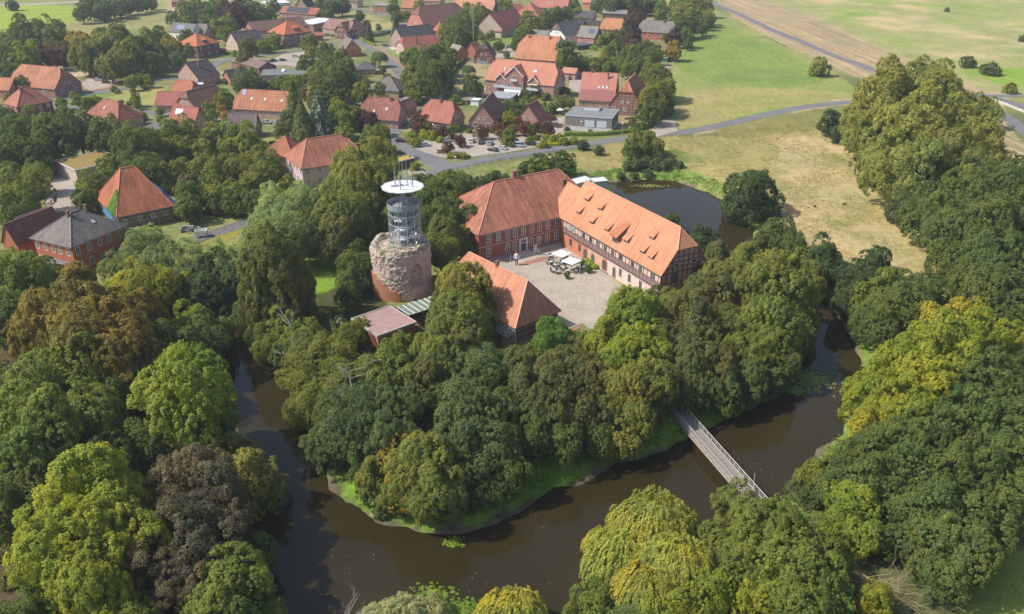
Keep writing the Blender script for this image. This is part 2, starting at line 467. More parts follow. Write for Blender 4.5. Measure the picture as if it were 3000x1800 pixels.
# top left
fill([(-600, 25), (100, 12), (225, 18), (222, 62), (150, 88), (60, 120), (-600, 160)], (0.26, 0.34, 0.045), jit=False)
fill([(140, 82), (250, 60), (420, 10), (540, -10), (560, 60), (500, 85), (380, 85), (270, 105), (170, 100)], (0.27, 0.26, 0.10), jit=False)
fill([(480, -10), (560, -5), (570, 30), (500, 60)], (0.42, 0.34, 0.19), alpha=0.8)
fill([(-600, 180), (30, 210), (120, 215), (200, 195), (330, 190), (500, 195), (520, 215), (380, 232), (250, 225), (150, 240), (-600, 330)], (0.46, 0.37, 0.27))
# village gardens, yards and drives
VIL = [(-300, 330), (120, 330), (450, 400), (700, 400), (1000, 400), (1200, 380), (1600, 400), (1930, 395), (1960, 240), (1980, 150), (1960, 60), (1900, 30), (1700, 10), (1300, -20), (600, -20), (560, 80), (520, 220), (-300, 230)]
fill(VIL, (0.21, 0.21, 0.085))
fill(VIL, (0.36, 0.30, 0.22), nz=(13, 21, 0.52), alpha=0.85)
fill(VIL, (0.13, 0.185, 0.05), nz=(10, 31, 0.5), alpha=0.75)
fill([(330, 275), (470, 245), (480, 290), (440, 312), (330, 300)], (0.30, 0.30, 0.10))
fill([(240, 270), (330, 275), (300, 320), (180, 318)], (0.17, 0.22, 0.055))
fill([(1050, 60), (1190, 70), (1175, 85), (1085, 90), (1060, 80)], (0.36, 0.31, 0.14))
fill([(1000, 28), (1140, 55), (1060, 62), (1000, 50)], (0.38, 0.32, 0.14), alpha=0.7)
fill([(1380, 190), (1420, 192), (1420, 235), (1390, 262), (1340, 260), (1335, 220)], (0.36, 0.30, 0.15), alpha=0.85)
fill([(1300, 190), (1380, 180), (1330, 230), (1310, 260)], (0.17, 0.22, 0.06))
fill([(1390, 112), (1530, 105), (1510, 130), (1400, 135)], (0.18, 0.24, 0.06))
fill([(1700, 140), (1830, 150), (1860, 185), (1760, 180)], (0.26, 0.25, 0.10))
fill([(1850, 350), (1940, 345), (1930, 385), (1700, 395), (1720, 372)], (0.36, 0.28, 0.15))
fill([(1140, 150), (1180, 148), (1180, 162), (1150, 165)], (0.14, 0.30, 0.04), alpha=0.9)
fill([(2000, 8), (2060, 12), (2050, 40), (1900, 30), (1700, 20)], (0.22, 0.25, 0.08))
# verge along the old road
fill([(560, 715), (760, 640), (780, 660), (640, 730)], (0.24, 0.23, 0.05))
# courtyard lawns, island floor
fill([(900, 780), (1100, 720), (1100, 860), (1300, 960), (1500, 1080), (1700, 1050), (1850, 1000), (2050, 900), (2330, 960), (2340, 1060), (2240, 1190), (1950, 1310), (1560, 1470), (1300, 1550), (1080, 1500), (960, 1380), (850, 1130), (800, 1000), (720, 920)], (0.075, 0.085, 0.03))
fill([(905, 760), (1040, 715), (1050, 760), (1010, 800), (1010, 850), (900, 860)], (0.19, 0.31, 0.035))
fill([(1640, 975), (1700, 950), (1760, 985), (1700, 1030)], (0.21, 0.2, 0.1))
# park floor lower left
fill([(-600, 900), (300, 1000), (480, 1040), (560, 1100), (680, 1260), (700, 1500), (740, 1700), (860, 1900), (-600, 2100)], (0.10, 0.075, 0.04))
fill([(150, 1690), (300, 1720), (330, 1800), (260, 1900), (60, 1900)], (0.36, 0.28, 0.17), alpha=0.9)
fill([(-50, 1340), (130, 1500), (60, 1560), (-50, 1560)], (0.22, 0.15, 0.09), alpha=0.6)
# lower right wood floor, lit grass
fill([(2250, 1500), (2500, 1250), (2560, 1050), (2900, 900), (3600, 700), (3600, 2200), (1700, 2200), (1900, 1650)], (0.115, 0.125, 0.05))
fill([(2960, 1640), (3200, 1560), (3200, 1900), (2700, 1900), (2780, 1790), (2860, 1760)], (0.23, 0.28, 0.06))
# wet shores: mud at the waterline, lush weeds above it
def band(lo, hi, col, alpha=1.0, mask=None, soft=0.8):
    d = DW + (vnoise(X, Y, 4, 11) - 0.5) * 1.6
    m = np.clip((d - lo) / soft, 0, 1) * np.clip((hi - d) / soft, 0, 1) * alpha
    if mask is not None: m = m * mask
    C[:] = C * (1 - m[..., None]) + np.array(col) * m[..., None]
isl = inside(pxpoly([(700, 900), (1100, 800), (2400, 850), (2420, 1150), (2000, 1330), (1300, 1620), (900, 1560)], WZ), X, Y)
band(0.1, 9.0, (0.17, 0.31, 0.035), 0.9, isl)
band(0.2, 7.0, (0.15, 0.25, 0.045), 0.8, ~isl)
band(-9, 0.45, (0.13, 0.105, 0.078), 0.95)
ny, nx = X.shape
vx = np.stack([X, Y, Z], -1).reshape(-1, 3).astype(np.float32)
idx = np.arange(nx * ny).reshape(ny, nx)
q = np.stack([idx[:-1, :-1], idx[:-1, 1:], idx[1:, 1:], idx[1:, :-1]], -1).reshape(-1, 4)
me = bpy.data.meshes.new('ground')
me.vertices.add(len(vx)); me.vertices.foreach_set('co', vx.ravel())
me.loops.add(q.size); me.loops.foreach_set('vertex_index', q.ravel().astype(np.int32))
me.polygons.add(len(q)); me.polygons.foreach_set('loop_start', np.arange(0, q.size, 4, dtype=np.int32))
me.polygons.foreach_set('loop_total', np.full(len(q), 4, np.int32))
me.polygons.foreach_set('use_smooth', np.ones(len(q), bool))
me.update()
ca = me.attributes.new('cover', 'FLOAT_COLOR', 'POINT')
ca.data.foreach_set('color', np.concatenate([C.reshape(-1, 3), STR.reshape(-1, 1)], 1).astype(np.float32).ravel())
m, t, b = newmat('grass_and_soil')
at = N(t, 'ShaderNodeAttribute', attribute_name='cover')
tc = N(t, 'ShaderNodeTexCoord'); o = tc.outputs['Object']
c = at.outputs['Color']
c = mixc(t, 'MULTIPLY', 1.0, c, ramp(t, noise_n(t, o, 0.045, 6, 0.62, 0.4), [(0.3, (0.80, 0.88, 0.85)), (0.7, (1.22, 1.10, 1.1))]))
c = mixc(t, 'MULTIPLY', 1.0, c, ramp(t, noise_n(t, o, 0.45, 5, 0.7), [(0.3, 0.72), (0.7, 1.22)]))
c = mixc(t, 'MIX', ramp(t, noise_n(t, o, 0.13, 5, 0.75, 0.8), [(0.54, 0.0), (0.70, 0.45)]), c, mixc(t, 'MULTIPLY', 1.0, c, (1.45, 1.22, 1.25)))
c = mixc(t, 'MIX', ramp(t, noise_n(t, o, 0.2, 4, 0.7, 0.5), [(0.56, 0.0), (0.68, 0.4)]), c, mixc(t, 'MULTIPLY', 1.0, c, (0.55, 0.72, 0.5)))
c = mixc(t, 'MULTIPLY', 1.0, c, ramp(t, noise_n(t, o, 2.6, 4, 0.7), [(0.3, 0.7), (0.7, 1.25)]))
mn = N(t, 'ShaderNodeMapping'); mn.inputs['Rotation'].default_value = (0, 0, 0.9); mn.inputs['Scale'].default_value = (0.5, 0.03, 1)
t.links.new(o, mn.inputs[0])
c = mixc(t, 'MULTIPLY', 1.0, c, ramp(t, noise_n(t, mn.outputs[0], 1.0, 4, 0.6), [(0.3, 0.9), (0.7, 1.1)]))
da = G(2170, 44); db = G(2437, 162); ms_ = N(t, 'ShaderNodeMapping'); ms_.inputs['Rotation'].default_value = (0, 0, -math.atan2(db[1] - da[1], db[0] - da[0])); ms_.vector_type = 'POINT'
t.links.new(o, ms_.inputs[0])
c2 = mixc(t, 'MULTIPLY', 1.0, c, ramp(t, noise_n(t, scaled(t, ms_.outputs[0], (0.006, 0.42, 1)), 1.0, 3, 0.6), [(0.35, (0.66, 0.68, 0.68)), (0.65, (1.2, 1.15, 1.1))]))
c = mixc(t, 'MIX', at.outputs['Alpha'], c, c2)
t.links.new(c, b.inputs['Base Color'])
b.inputs['Roughness'].default_value = 0.95
b.inputs['Specular IOR Level'].default_value = 0.1
bp = N(t, 'ShaderNodeBump', inp={'Strength': 0.6, 'Distance': 0.35})
t.links.new(noise_n(t, o, 1.4, 5, 0.75), bp.inputs['Height']); t.links.new(bp.outputs[0], b.inputs['Normal'])
me.materials.append(m)
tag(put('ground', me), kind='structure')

# ---------------------------------------------------------------- water
m, t, b = newmat('moat_water')
tc = N(t, 'ShaderNodeTexCoord'); o = tc.outputs['Object']
c = mixc(t, 'MIX', ramp(t, noise_n(t, o, 0.03, 4, 0.6), [(0.35, 0), (0.7, 1)]), (0.026, 0.020, 0.007), (0.036, 0.028, 0.011))
sp = N(t, 'ShaderNodeTexVoronoi', inp={'Scale': 0.9, 'Randomness': 1.0}); t.links.new(o, sp.inputs['Vector'])
spm = ramp(t, sp.outputs['Distance'], [(0.07, 1.0), (0.11, 0.0)])
spn = ramp(t, noise_n(t, o, 0.14, 3, 0.6), [(0.46, 0.0), (0.58, 0.9)])
k = N(t, 'ShaderNodeMath', operation='MULTIPLY'); t.links.new(spm, k.inputs[0]); t.links.new(spn, k.inputs[1])
c = mixc(t, 'MIX', k.outputs[0], c, (0.24, 0.20, 0.08))
t.links.new(c, b.inputs['Base Color'])
b.inputs['Roughness'].default_value = 0.04
b.inputs['IOR'].default_value = 1.33
bp = N(t, 'ShaderNodeBump', inp={'Strength': 0.06, 'Distance': 0.04})
t.links.new(noise_n(t, o, 0.9, 4, 0.6), bp.inputs['Height']); t.links.new(bp.outputs[0], b.inputs['Normal'])
WP = smooth_poly(pxpoly(WATER_PX, WZ), 1)
lo = WP.min(0) - 12; hi = WP.max(0) + 12
mb = MB(); mb.add([(lo[0], lo[1], WZ), (hi[0], lo[1], WZ), (hi[0], hi[1], WZ), (lo[0], hi[1], WZ)], [(0, 1, 2, 3)])
tag(mb.build('water', m), kind='structure')

# ---------------------------------------------------------------- roads, yards
def road_mat(name, c1, c2, sc=0.35, crack=0.0):
    m, t, b = newmat(name)
    o = N(t, 'ShaderNodeTexCoord').outputs['Object']
    c = mixc(t, 'MIX', ramp(t, noise_n(t, o, 0.12, 5, 0.65), [(0.35, 0), (0.65, 1)]), c1, c2)
    c = mixc(t, 'MULTIPLY', 1.0, c, ramp(t, noise_n(t, o, sc * 4, 5, 0.7), [(0.3, 0.86), (0.7, 1.1)]))
    if crack:
        v = N(t, 'ShaderNodeTexVoronoi', inp={'Scale': crack}); t.links.new(o, v.inputs['Vector'])
        c = mixc(t, 'MULTIPLY', 1.0, c, ramp(t, v.outputs['Distance'], [(0.0, 1.12), (0.6, 0.8)]))
    t.links.new(c, b.inputs['Base Color']); b.inputs['Roughness'].default_value = 0.9
    b.inputs['Specular IOR Level'].default_value = 0.2
    return m
M_ASPH = road_mat('asphalt', (0.155, 0.15, 0.155), (0.195, 0.19, 0.19))
M_PAVE = road_mat('paving', (0.33, 0.28, 0.235), (0.40, 0.34, 0.29), 0.8)
M_COBB = road_mat('cobbles', (0.41, 0.355, 0.285), (0.50, 0.435, 0.36), 0.8, 2.0)
M_RPAVE = road_mat('red_paving', (0.30, 0.15, 0.11), (0.36, 0.20, 0.15), 0.8)
M_CONC = road_mat('concrete', (0.50, 0.45, 0.38), (0.58, 0.52, 0.45), 0.8)
def curve_pts(pts, step=2.5):
    P = [np.array(p) for p in pts]
    out = []
    for i in range(len(P) - 1):
        p0 = P[max(i - 1, 0)]; p1 = P[i]; p2 = P[i + 1]; p3 = P[min(i + 2, len(P) - 1)]
        n = max(2, int(np.linalg.norm(p2 - p1) / step))
        for k in range(n):
            s = k / n
            out.append(0.5 * ((2 * p1) + (-p0 + p2) * s + (2 * p0 - 5 * p1 + 4 * p2 - p3) * s * s + (-p0 + 3 * p1 - 3 * p2 + p3) * s ** 3))
    out.append(P[-1]); return out
def ribbon(name, px, width, z, mat, label=None, off=0.0, thick=0.0):
    pts = curve_pts([G(u, v) for u, v in px])
    L = []; R = []
    for i, p in enumerate(pts):
        d = pts[min(i + 1, len(pts) - 1)] - pts[max(i - 1, 0)]
        d = d / (np.linalg.norm(d) + 1e-9); n = np.array((-d[1], d[0]))
        w = width if not hasattr(width, '__len__') else np.interp(i / (len(pts) - 1), np.linspace(0, 1, len(width)), width)
        L.append(p + n * (off + w / 2)); R.append(p + n * (off - w / 2))
    mb = MB(); n = len(pts)
    if thick:
        vs = [(a[0], a[1], z) for a in L] + [(a[0], a[1], z) for a in R]
        polys = [[vs[i], vs[n + i], vs[n + i + 1], vs[i + 1]] for i in range(n - 1)]
        v2, f2 = extrude_down(polys, thick); mb.add(v2, f2)
    else:
        mb.add([(a[0], a[1], z) for a in L] + [(a[0], a[1], z) for a in R], [(i, n + i, n + i + 1, i + 1) for i in range(n - 1)])
    return tag(mb.build(name, mat), label=label, kind='structure')
def sheet(name, px, z, mat, zp=0.0):
    P = [G(u, v, zp) for u, v in px]
    from mathutils.geometry import tessellate_polygon
    tr = tessellate_polygon([[Vector((p[0], p[1], 0)) for p in P]])
    mb = MB(); vs = [(p[0], p[1], z) for p in P]
    fs = []
    for a, b_, c_ in tr:
        n_ = (P[b_][0] - P[a][0]) * (P[c_][1] - P[a][1]) - (P[b_][1] - P[a][1]) * (P[c_][0] - P[a][0])
        fs.append((a, b_, c_) if n_ > 0 else (a, c_, b_))
    mb.add(vs, fs)
    return tag(mb.build(name, mat), kind='structure')
R_DYKE = [(2020, -22), (2093, 12), (2170, 44), (2259, 87), (2348, 122), (2437, 162), (2518, 190), (2578, 211), (2660, 236), (2760, 262), (2860, 280), (2906, 282), (3000, 281), (3200, 279)]
ribbon('road', R_DYKE, 6.0, 0.06, M_ASPH)
ribbon('road', [(2860, 282), (2900, 312), (2950, 345), (3000, 384), (3080, 450)], 6.0, 0.09, M_ASPH)
ribbon('concrete_strip', [(2890, 288), (2935, 302), (2990, 324), (3060, 352), (3120, 380)], 2.2, 0.35, M_CONC, thick=0.4)
ribbon('road', [(2905, 286), (2950, 298), (3010, 318), (3100, 348)], 5.0, 0.12, M_ASPH)
R_MAIN = [(1120, 560), (1170, 538), (1235, 517), (1290, 499), (1340, 486), (1400, 474), (1470, 462), (1531, 453), (1620, 438), (1700, 425), (1800, 411), (1900, 398),
          (2000, 388), (2081, 374), (2182, 351), (2283, 328), (2384, 311), (2485, 300), (2600, 293), (2720, 288), (2860, 284)]
ribbon('road', R_MAIN, 6.3, 0.05, M_ASPH)
ribbon('road', [(1180, 537), (1120, 562), (1040, 588), (950, 605), (850, 620), (749, 645), (650, 676), (567, 704), (490, 735), (400, 790)], 5.5, 0.07, M_ASPH)
ribbon('road', [(1300, 494), (1262, 466), (1215, 440), (1170, 415), (1130, 398), (1080, 386), (1000, 376), (880, 366), (782, 358), (640, 350), (610, 349), (540, 340), (430, 330), (350, 322), (250, 318), (172, 312)], [9, 9, 6, 6, 6, 5, 5, 5, 5], 0.08, M_ASPH)
ribbon('road', [(80, 345), (120, 322), (160, 302), (200, 288), (242, 279), (310, 268), (377, 256), (458, 236), (525, 226), (600, 205), (651, 180), (720, 168), (800, 158), (870, 148), (930, 138), (1000, 125), (1040, 112)], 5.5, 0.10, M_ASPH)
ribbon('road', [(900, 8), (1000, 20), (1054, 29), (1100, 38), (1151, 49), (1200, 62)], 6.0, 0.06, M_ASPH)
ribbon('road', [(1200, 62), (1160, 84), (1110, 98), (1040, 112), (1062, 129), (1108, 156), (1148, 189), (1172, 216), (1183, 240), (1188, 262), (1190, 300), (1180, 340), (1150, 395)], 5.8, 0.11, M_ASPH)
ribbon('sidewalk', [(1070, 122), (1120, 150), (1160, 180), (1185, 205), (1198, 235)], 1.8, 0.15, M_RPAVE, thick=0.2, off=0.6)
ribbon('sidewalk', [(1330, 470), (1400, 460), (1500, 444), (1570, 432)], 1.2, 0.14, M_PAVE, thick=0.2)
ribbon('road', [(-60, 14), (60, 14), (160, 10), (260, 4), (400, -4)], 12, 0.06, M_PAVE)
sheet('car_park', [(786, 182), (828, 160), (902, 151), (931, 158), (937, 188), (899, 206), (844, 193), (800, 194)], 0.13, M_PAVE)
sheet('car_park', [(1200, 430), (1250, 408), (1340, 392), (1480, 392), (1620, 398), (1700, 410), (1570, 430), (1396, 461), (1335, 468), (1290, 462), (1250, 450)], 0.14, M_PAVE)
sheet('car_park', [(235, 245), (260, 232), (330, 232), (370, 240), (310, 262), (262, 268)], 0.13, M_PAVE)
ribbon('sidewalk', [(262, 268), (310, 259), (370, 244), (420, 234)], 3.5, 0.15, M_RPAVE)
sheet('drive', [(1930, 348), (1980, 350), (1985, 385), (1925, 402), (1905, 390)], 0.12, M_PAVE)
sheet('drive', [(1625, 345), (1655, 345), (1650, 400), (1600, 402)], 0.12, M_PAVE)
sheet('drive', [(1670, 235), (1706, 232), (1712, 262), (1690, 272), (1665, 258)], 0.12, M_PAVE)
sheet('drive', [(1460, 148), (1520, 140), (1510, 168), (1450, 172)], 0.12, M_PAVE)
sheet('drive', [(1140, 140), (1190, 134), (1192, 142), (1150, 148)], 0.12, M_CONC)
sheet('yard', [(118, 520), (205, 510), (225, 560), (222, 620), (160, 625), (130, 600), (148, 570)], 0.12, M_PAVE)
sheet('courtyard', [(1400, 772), (1660, 716), (1760, 795), (1945, 930), (1900, 985), (1760, 990), (1706, 948), (1640, 975), (1600, 960), (1500, 880)], 0.06, M_COBB)
sheet('courtyard_path', [(1660, 718), (1672, 732), (1740, 790), (1830, 860), (1930, 935), (1945, 930), (1760, 792)], 0.075, M_PAVE)
sheet('courtyard_path', [(1520, 782), (1600, 764), (1610, 758), (1594, 752), (1520, 773)], 0.075, M_RPAVE)
sheet('courtyard_path', [(1640, 976), (1706, 950), (1700, 962), (1660, 978), (1740, 1040), (1722, 1045)], 0.05, M_RPAVE)
sheet('forecourt', [(1190, 505), (1225, 480), (1248, 512), (1215, 528)], 0.14, M_PAVE)

# painted bay lines of the front car park
mb = MB()
for k in range(7):
    a_ = G(1395 + k * 17, 461 - k * 2.2); b_2 = G(1378 + k * 17, 452 - k * 2.2)
    mb.beam((a_[0], a_[1], 0.155), (b_2[0], b_2[1], 0.155), 0.14, 0.012)
mk_ = mb.build('bay_markings', M_CONC); tag(mk_, kind='structure')
# faint wheel tracks across the far grassland and the sloping meadow
M_TRK = road_mat('worn_track', (0.34, 0.29, 0.16), (0.42, 0.35, 0.2), 0.5)
for px_ in ([(2170, -20), (2300, 20), (2480, 80), (2700, 160), (2900, 240), (3000, 262)], [(2640, -20), (2780, 20), (3000, 34), (3200, 50)]):
    for of_ in (-0.9, 0.9): ribbon('track', px_, 0.5, 0.045, M_TRK, off=of_)
# ---------------------------------------------------------------- houses
LAND = []                                                   # (short name, x, y) of landmarks, for the labels of plants
CAMP = Vector((0, 0, CAMH))
_win = {}
def win_meshes(w, h, style):
    k = (round(w, 2), round(h, 2), style)
    if k in _win: return _win[k]
    p = MB(); p.box(-w / 2, w / 2, -0.03, 0.02, -h / 2, h / 2)
    f = MB(); t = 0.11 if style != 'thin' else 0.07
    for a in (-1, 1):
        f.box(a * w / 2 - t / 2, a * w / 2 + t / 2, -0.07, 0.0, -h / 2 - t / 2, h / 2 + t / 2)
    f.box(-w / 2 + t / 2, w / 2 - t / 2, -0.07, 0.0, h / 2 - t / 2, h / 2 + t / 2)
    f.box(-w / 2 + t / 2, w / 2 - t / 2, -0.09, 0.0, -h / 2 - t / 2, -h / 2 + t / 2)
    f.box(-0.045, 0.045, -0.06, -0.028, -h / 2 + t / 2, h / 2 - t / 2)
    if style == 'cross':
        for zz in (0.0, h * 0.25, -h * 0.25):
            s = 0.045 if zz == 0 else 0.022
            for a in (-1, 1):
                f.box(a * w / 4 - w / 4 + 0.06, a * w / 4 + w / 4 - 0.06, -0.055, -0.031, zz - s, zz + s)
    _win[k] = (p.mesh('window', M_GLASS), f.mesh('frame', M_PAINT))
    return _win[k]
WHITE = (0.8, 0.78, 0.74)
def window(root, p, ang, w=1.1, h=1.3, style='plain', col=WHITE):
    """p = local point on the wall, ang = direction the wall faces"""
    a, b = win_meshes(w, h, style)
    rz = ang + math.pi / 2
    o = put('window', a, root, loc=p, rz=rz)
    put('frame', b, o, col)
    return o
def roof_shape(L, Wd, He, Hr, o, ends, hh):
    """ends: (left, right) each 'gable','half','hip'; ridge along x. returns dict with polys and height function data"""
    m = (Hr - He) / (Wd / 2.0)
    hw = Wd / 2.0
    def end(kind):
        if kind == 'gable': return dict(zh=Hr, yh=0.0, run=0.0)
        if kind == 'hip':
            run = hh if hh else min(hw, L / 2.0 - 0.3)
            return dict(zh=He, yh=hw, run=run)
        f = 0.58
        zh = He + (Hr - He) * f
        return dict(zh=zh, yh=hw * (1 - f), run=(Hr - zh) / 1.25)
    return m, hw, end(ends[0]), end(ends[1])
def house(name, label, A, B, C, He, Hr, ends=('half', 'half'), ridge='x', roof=(0.40, 0.15, 0.08), wall=(0.30, 0.16, 0.12),
          wallm=None, tile=None, over=0.35, wins='auto', timber=None, short=None, cat='house', chim=(), sky=(), z0=0.0, hh=None,
          rows=None, chimc=None, nwin=None, wh=1.3, ww=1.1, wstyle='plain', Lx=None, door=True, sideW=True):
    if isinstance(ends, str): ends = (ends, ends)
    a = Vector(G(*A, He)); b = Vector(G(*B, He))
    d = (b - a); L = d.length; d.normalize(); n = Vector((-d.y, d.x))
    if isinstance(C, tuple):
        c = Vector(G(*C, He))
        ca = c - a; cb = c - b
        q = ca if abs(ca.dot(d)) < abs(cb.dot(d)) else cb
        # share the error between the two measured edges
        ang1 = math.atan2(d.y, d.x); ang2 = math.atan2(q.y, q.x) - math.pi / 2
        df = (ang2 - ang1 + math.pi) % (2 * math.pi) - math.pi
        if abs(df) > math.pi / 2: df = 0
        wq = q.length / (q.length + L)
        base = a if q is ca else b
        ang = ang1 + df * (wq * 0.6)
        d = Vector((math.cos(ang), math.sin(ang))); n = Vector((-d.y, d.x))
        if base is b: a = b - d * L
        b = a + d * L
        Wd = abs(q.dot(n))
    else: Wd = float(C)
    if Lx: L = Lx; b = a + d * L
    cen = a + d * (L / 2) + n * (Wd / 2)
    ang = math.atan2(d.y, d.x)
    if ridge == 'x': LX, WY, rz = L, Wd, ang
    else: LX, WY, rz = Wd, L, ang + math.pi / 2
    root = empty(name, (cen.x, cen.y, z0), rz)
    tag(root, label, cat)
    if short: LAND.append((short, cen.x, cen.y))
    He -= z0; Hr -= z0
    x = LX / 2; wl = x - over; ww_ = WY / 2 - over
    info = dict(root=root, LX=LX, WY=WY, He=He, Hr=Hr, rz=rz, cen=cen, over=over, x=x)
    inv = Matrix.Rotation(-rz, 3, 'Z')
    cl = inv @ (CAMP - Vector((cen.x, cen.y, 0)))            # camera in local frame: which walls can be seen
    info['cl'] = cl
    if ends[0] == 'flat':
        mb = MB(); mb.box(-wl, wl, -ww_, ww_, -0.3, He - 0.35); mb.build('wall', wallm or M_BRICK, root, wall)
        mb = MB(); mb.box(-x, x, -WY / 2, WY / 2, He - 0.349, He - 0.1); mb.build('roof', M_FLAT, root, roof)
        mb = MB(); r = 0.25
        X2, Y2 = x + 0.02, WY / 2 + 0.02
        mb.box(-X2, X2, -Y2, -Y2 + r, He - 0.37, He + 0.05); mb.box(-X2, X2, Y2 - r, Y2, He - 0.37, He + 0.05)
        mb.box(-X2, -X2 + r, -Y2 + r, Y2 - r, He - 0.37, He + 0.05); mb.box(X2 - r, X2, -Y2 + r, Y2 - r, He - 0.37, He + 0.05)
        mb.build('roof_edge', M_PAINT, root, chimc or (0.35, 0.35, 0.35))
        Hw = He
        info.update(m=0, e0=None, e1=None)
    else:
        m, hw, e0, e1 = roof_shape(LX, WY, He, Hr, over, ends, hh)
        info.update(m=m, e0=e0, e1=e1)
        x0, x1 = -x, x
        r0, r1 = x0 + e0['run'], x1 - e1['run']
        polys = []
        for s in (-1, 1):
            p = [(x0, s * hw, He), (x1, s * hw, He), (x1, s * e1['yh'], e1['zh']), (r1, 0, Hr), (r0, 0, Hr), (x0, s * e0['yh'], e0['zh'])]
            if s == 1: p = p[::-1]
            polys.append(p)
        if e0['run']: polys.append([(x0, e0['yh'], e0['zh']), (x0, -e0['yh'], e0['zh']), (r0, 0, Hr)])
        if e1['run']: polys.append([(x1, -e1['yh'], e1['zh']), (x1, e1['yh'], e1['zh']), (r1, 0, Hr)])
        T = 0.22
        vs, fs = extrude_down(polys, T)
        mb = MB(); mb.add(vs, fs)
        rf = mb.build('roof', tile or M_TILE, root, roof)
        info['roof'] = rf
        # ridge and hip tiles
        mb = MB(); rc = [min(1, k * 1.12 + 0.02) for k in roof[:3]]
        mb.beam((r0, 0, Hr + 0.03), (r1, 0, Hr + 0.03), 0.3, 0.16)
        for xe, e, rr in ((x0, e0, r0), (x1, e1, r1)):
            if e['run']:
                for s in (-1, 1):
                    mb.beam((xe, s * e['yh'], e['zh'] + 0.02), (rr, 0, Hr + 0.04), 0.26, 0.14)
        mb.build('ridge_tiles', M_PAINT, rf, rc)
        # gutters
        for s in (-1, 1):
            mb = MB(); mb.beam((x0, s * (hw + 0.07), He - 0.12), (x1, s * (hw + 0.07), He - 0.12), 0.13, 0.13)
            mb.build('gutter', M_PAINT, rf, (0.16, 0.14, 0.13))
        Hw = He + m * over - T - 0.01                      # wall top along the long sides
        def ztop(y, xe_kind, xpos):
            z = Hr - m * abs(y) - T - 0.01
            e = e1 if xe_kind else e0
            if e['run']:
                sl = (Hr - e['zh']) / e['run']
                z = min(z, e['zh'] + sl * over - T - 0.01)
            return z
        mb = MB()
        ends_p = []
        for k, xp in ((0, -wl), (1, wl)):
            e = e1 if k else e0
            zt = ztop(0, k, xp)
            yb = max(0.0, (Hr - T - 0.01 - zt) / m)
            yb = min(yb, ww_)
            pts = [(xp, -ww_, -0.3), (xp, ww_, -0.3), (xp, ww_, min(Hw, zt))]
            if yb < ww_ - 0.01:
                if yb > 0.01: pts += [(xp, yb, zt), (xp, -yb, zt)]
                else: pts += [(xp, 0, zt)]
            pts += [(xp, -ww_, min(Hw, zt))]
            ends_p.append(pts)
            mb.add(pts, [list(range(len(pts))) if k else list(reversed(range(len(pts))))])
        for s in (-1, 1):
            p = [(-wl, s * ww_, -0.3), (wl, s * ww_, -0.3), (wl, s * ww_, Hw), (-wl, s * ww_, Hw)]
            mb.add(p, [(0, 1, 2, 3) if s < 0 else (3, 2, 1, 0)])
        mb.build('wall', wallm or M_BRICK, root, wall)
        info['ztop'] = ztop
    info['Hw'] = Hw; info['wl'] = wl; info['ww'] = ww_
    # timber framing
    if timber:
        tc_, sp_ = timber
        mb = MB(); e = 0.03
        def frame(o, dx, width, ztopf, fy):
            nn = max(2, int(width / sp_)); 
            for i in range(nn + 1):
                s = -width / 2 + width * i / nn
                zt = ztopf(s)
                mb.box(-0.11, 0.11, -e, 0.0, 0.0, zt - 0.02, M=Matrix.Translation(o + dx * s) @ fy)
            zz = 0.15; k = 0
            while zz < ztopf(0) - 0.3:
                lim = [s for s in np.linspace(-width / 2, width / 2, 41) if ztopf(s) > zz + 0.15]
                if len(lim) > 1:
                    s0, s1 = lim[0], lim[-1]
                    mb.box(s0, s1, -e - 0.012, -0.001, zz - 0.09, zz + 0.09, M=Matrix.Translation(o) @ fy)
                zz += 1.25; k += 1
        if cl.y < 0: frame(Vector((0, -ww_, 0)), Vector((1, 0, 0)), 2 * wl, lambda s: Hw, Matrix())
        if cl.y > 0: frame(Vector((0, ww_, 0)), Vector((-1, 0, 0)), 2 * wl, lambda s: Hw, Matrix.Rotation(math.pi, 4, 'Z'))
        for k, xp, rot, sg in ((1, wl, math.pi / 2, 1), (0, -wl, -math.pi / 2, -1)):
            if cl.x * sg > 0:
                frame(Vector((xp, 0, 0)), Vector((0, sg, 0)), 2 * ww_, lambda s, k=k, xp=xp: min(ztop(s, k, xp), Hr), Matrix.Rotation(rot, 4, 'Z'))
        mb.build('timber_frame', M_WOOD, root, tc_)
    # windows on the walls one can see
    if wins == 'auto':
        nr = rows or (2 if Hw > 5.2 else 1)
        hgt = min(Hw, 7.5)
        def row(face, width, kk):
            nn = nwin or max(2, int(width / 3.4))
            for r in range(nr):
                zc = hgt * ((r + 0.55) / nr)
                for i in range(nn):
                    s = -width / 2 + width * (i + 0.5) / nn + ((i * 7 + r * 3) % 3 - 1) * 0.15
                    if face == 'S': window(root, (s, -ww_ - 0.02, zc), -math.pi / 2, ww, wh, wstyle)
                    if face == 'N': window(root, (-s, ww_ + 0.02, zc), math.pi / 2, ww, wh, wstyle)
                    if face == 'E': window(root, (wl + 0.02, s, zc), 0, ww, wh, wstyle)
                    if face == 'W': window(root, (-wl - 0.02, -s, zc), math.pi, ww, wh, wstyle)
        if cl.y < 0: row('S', 2 * wl, 0)
        else: row('N', 2 * wl, 0)
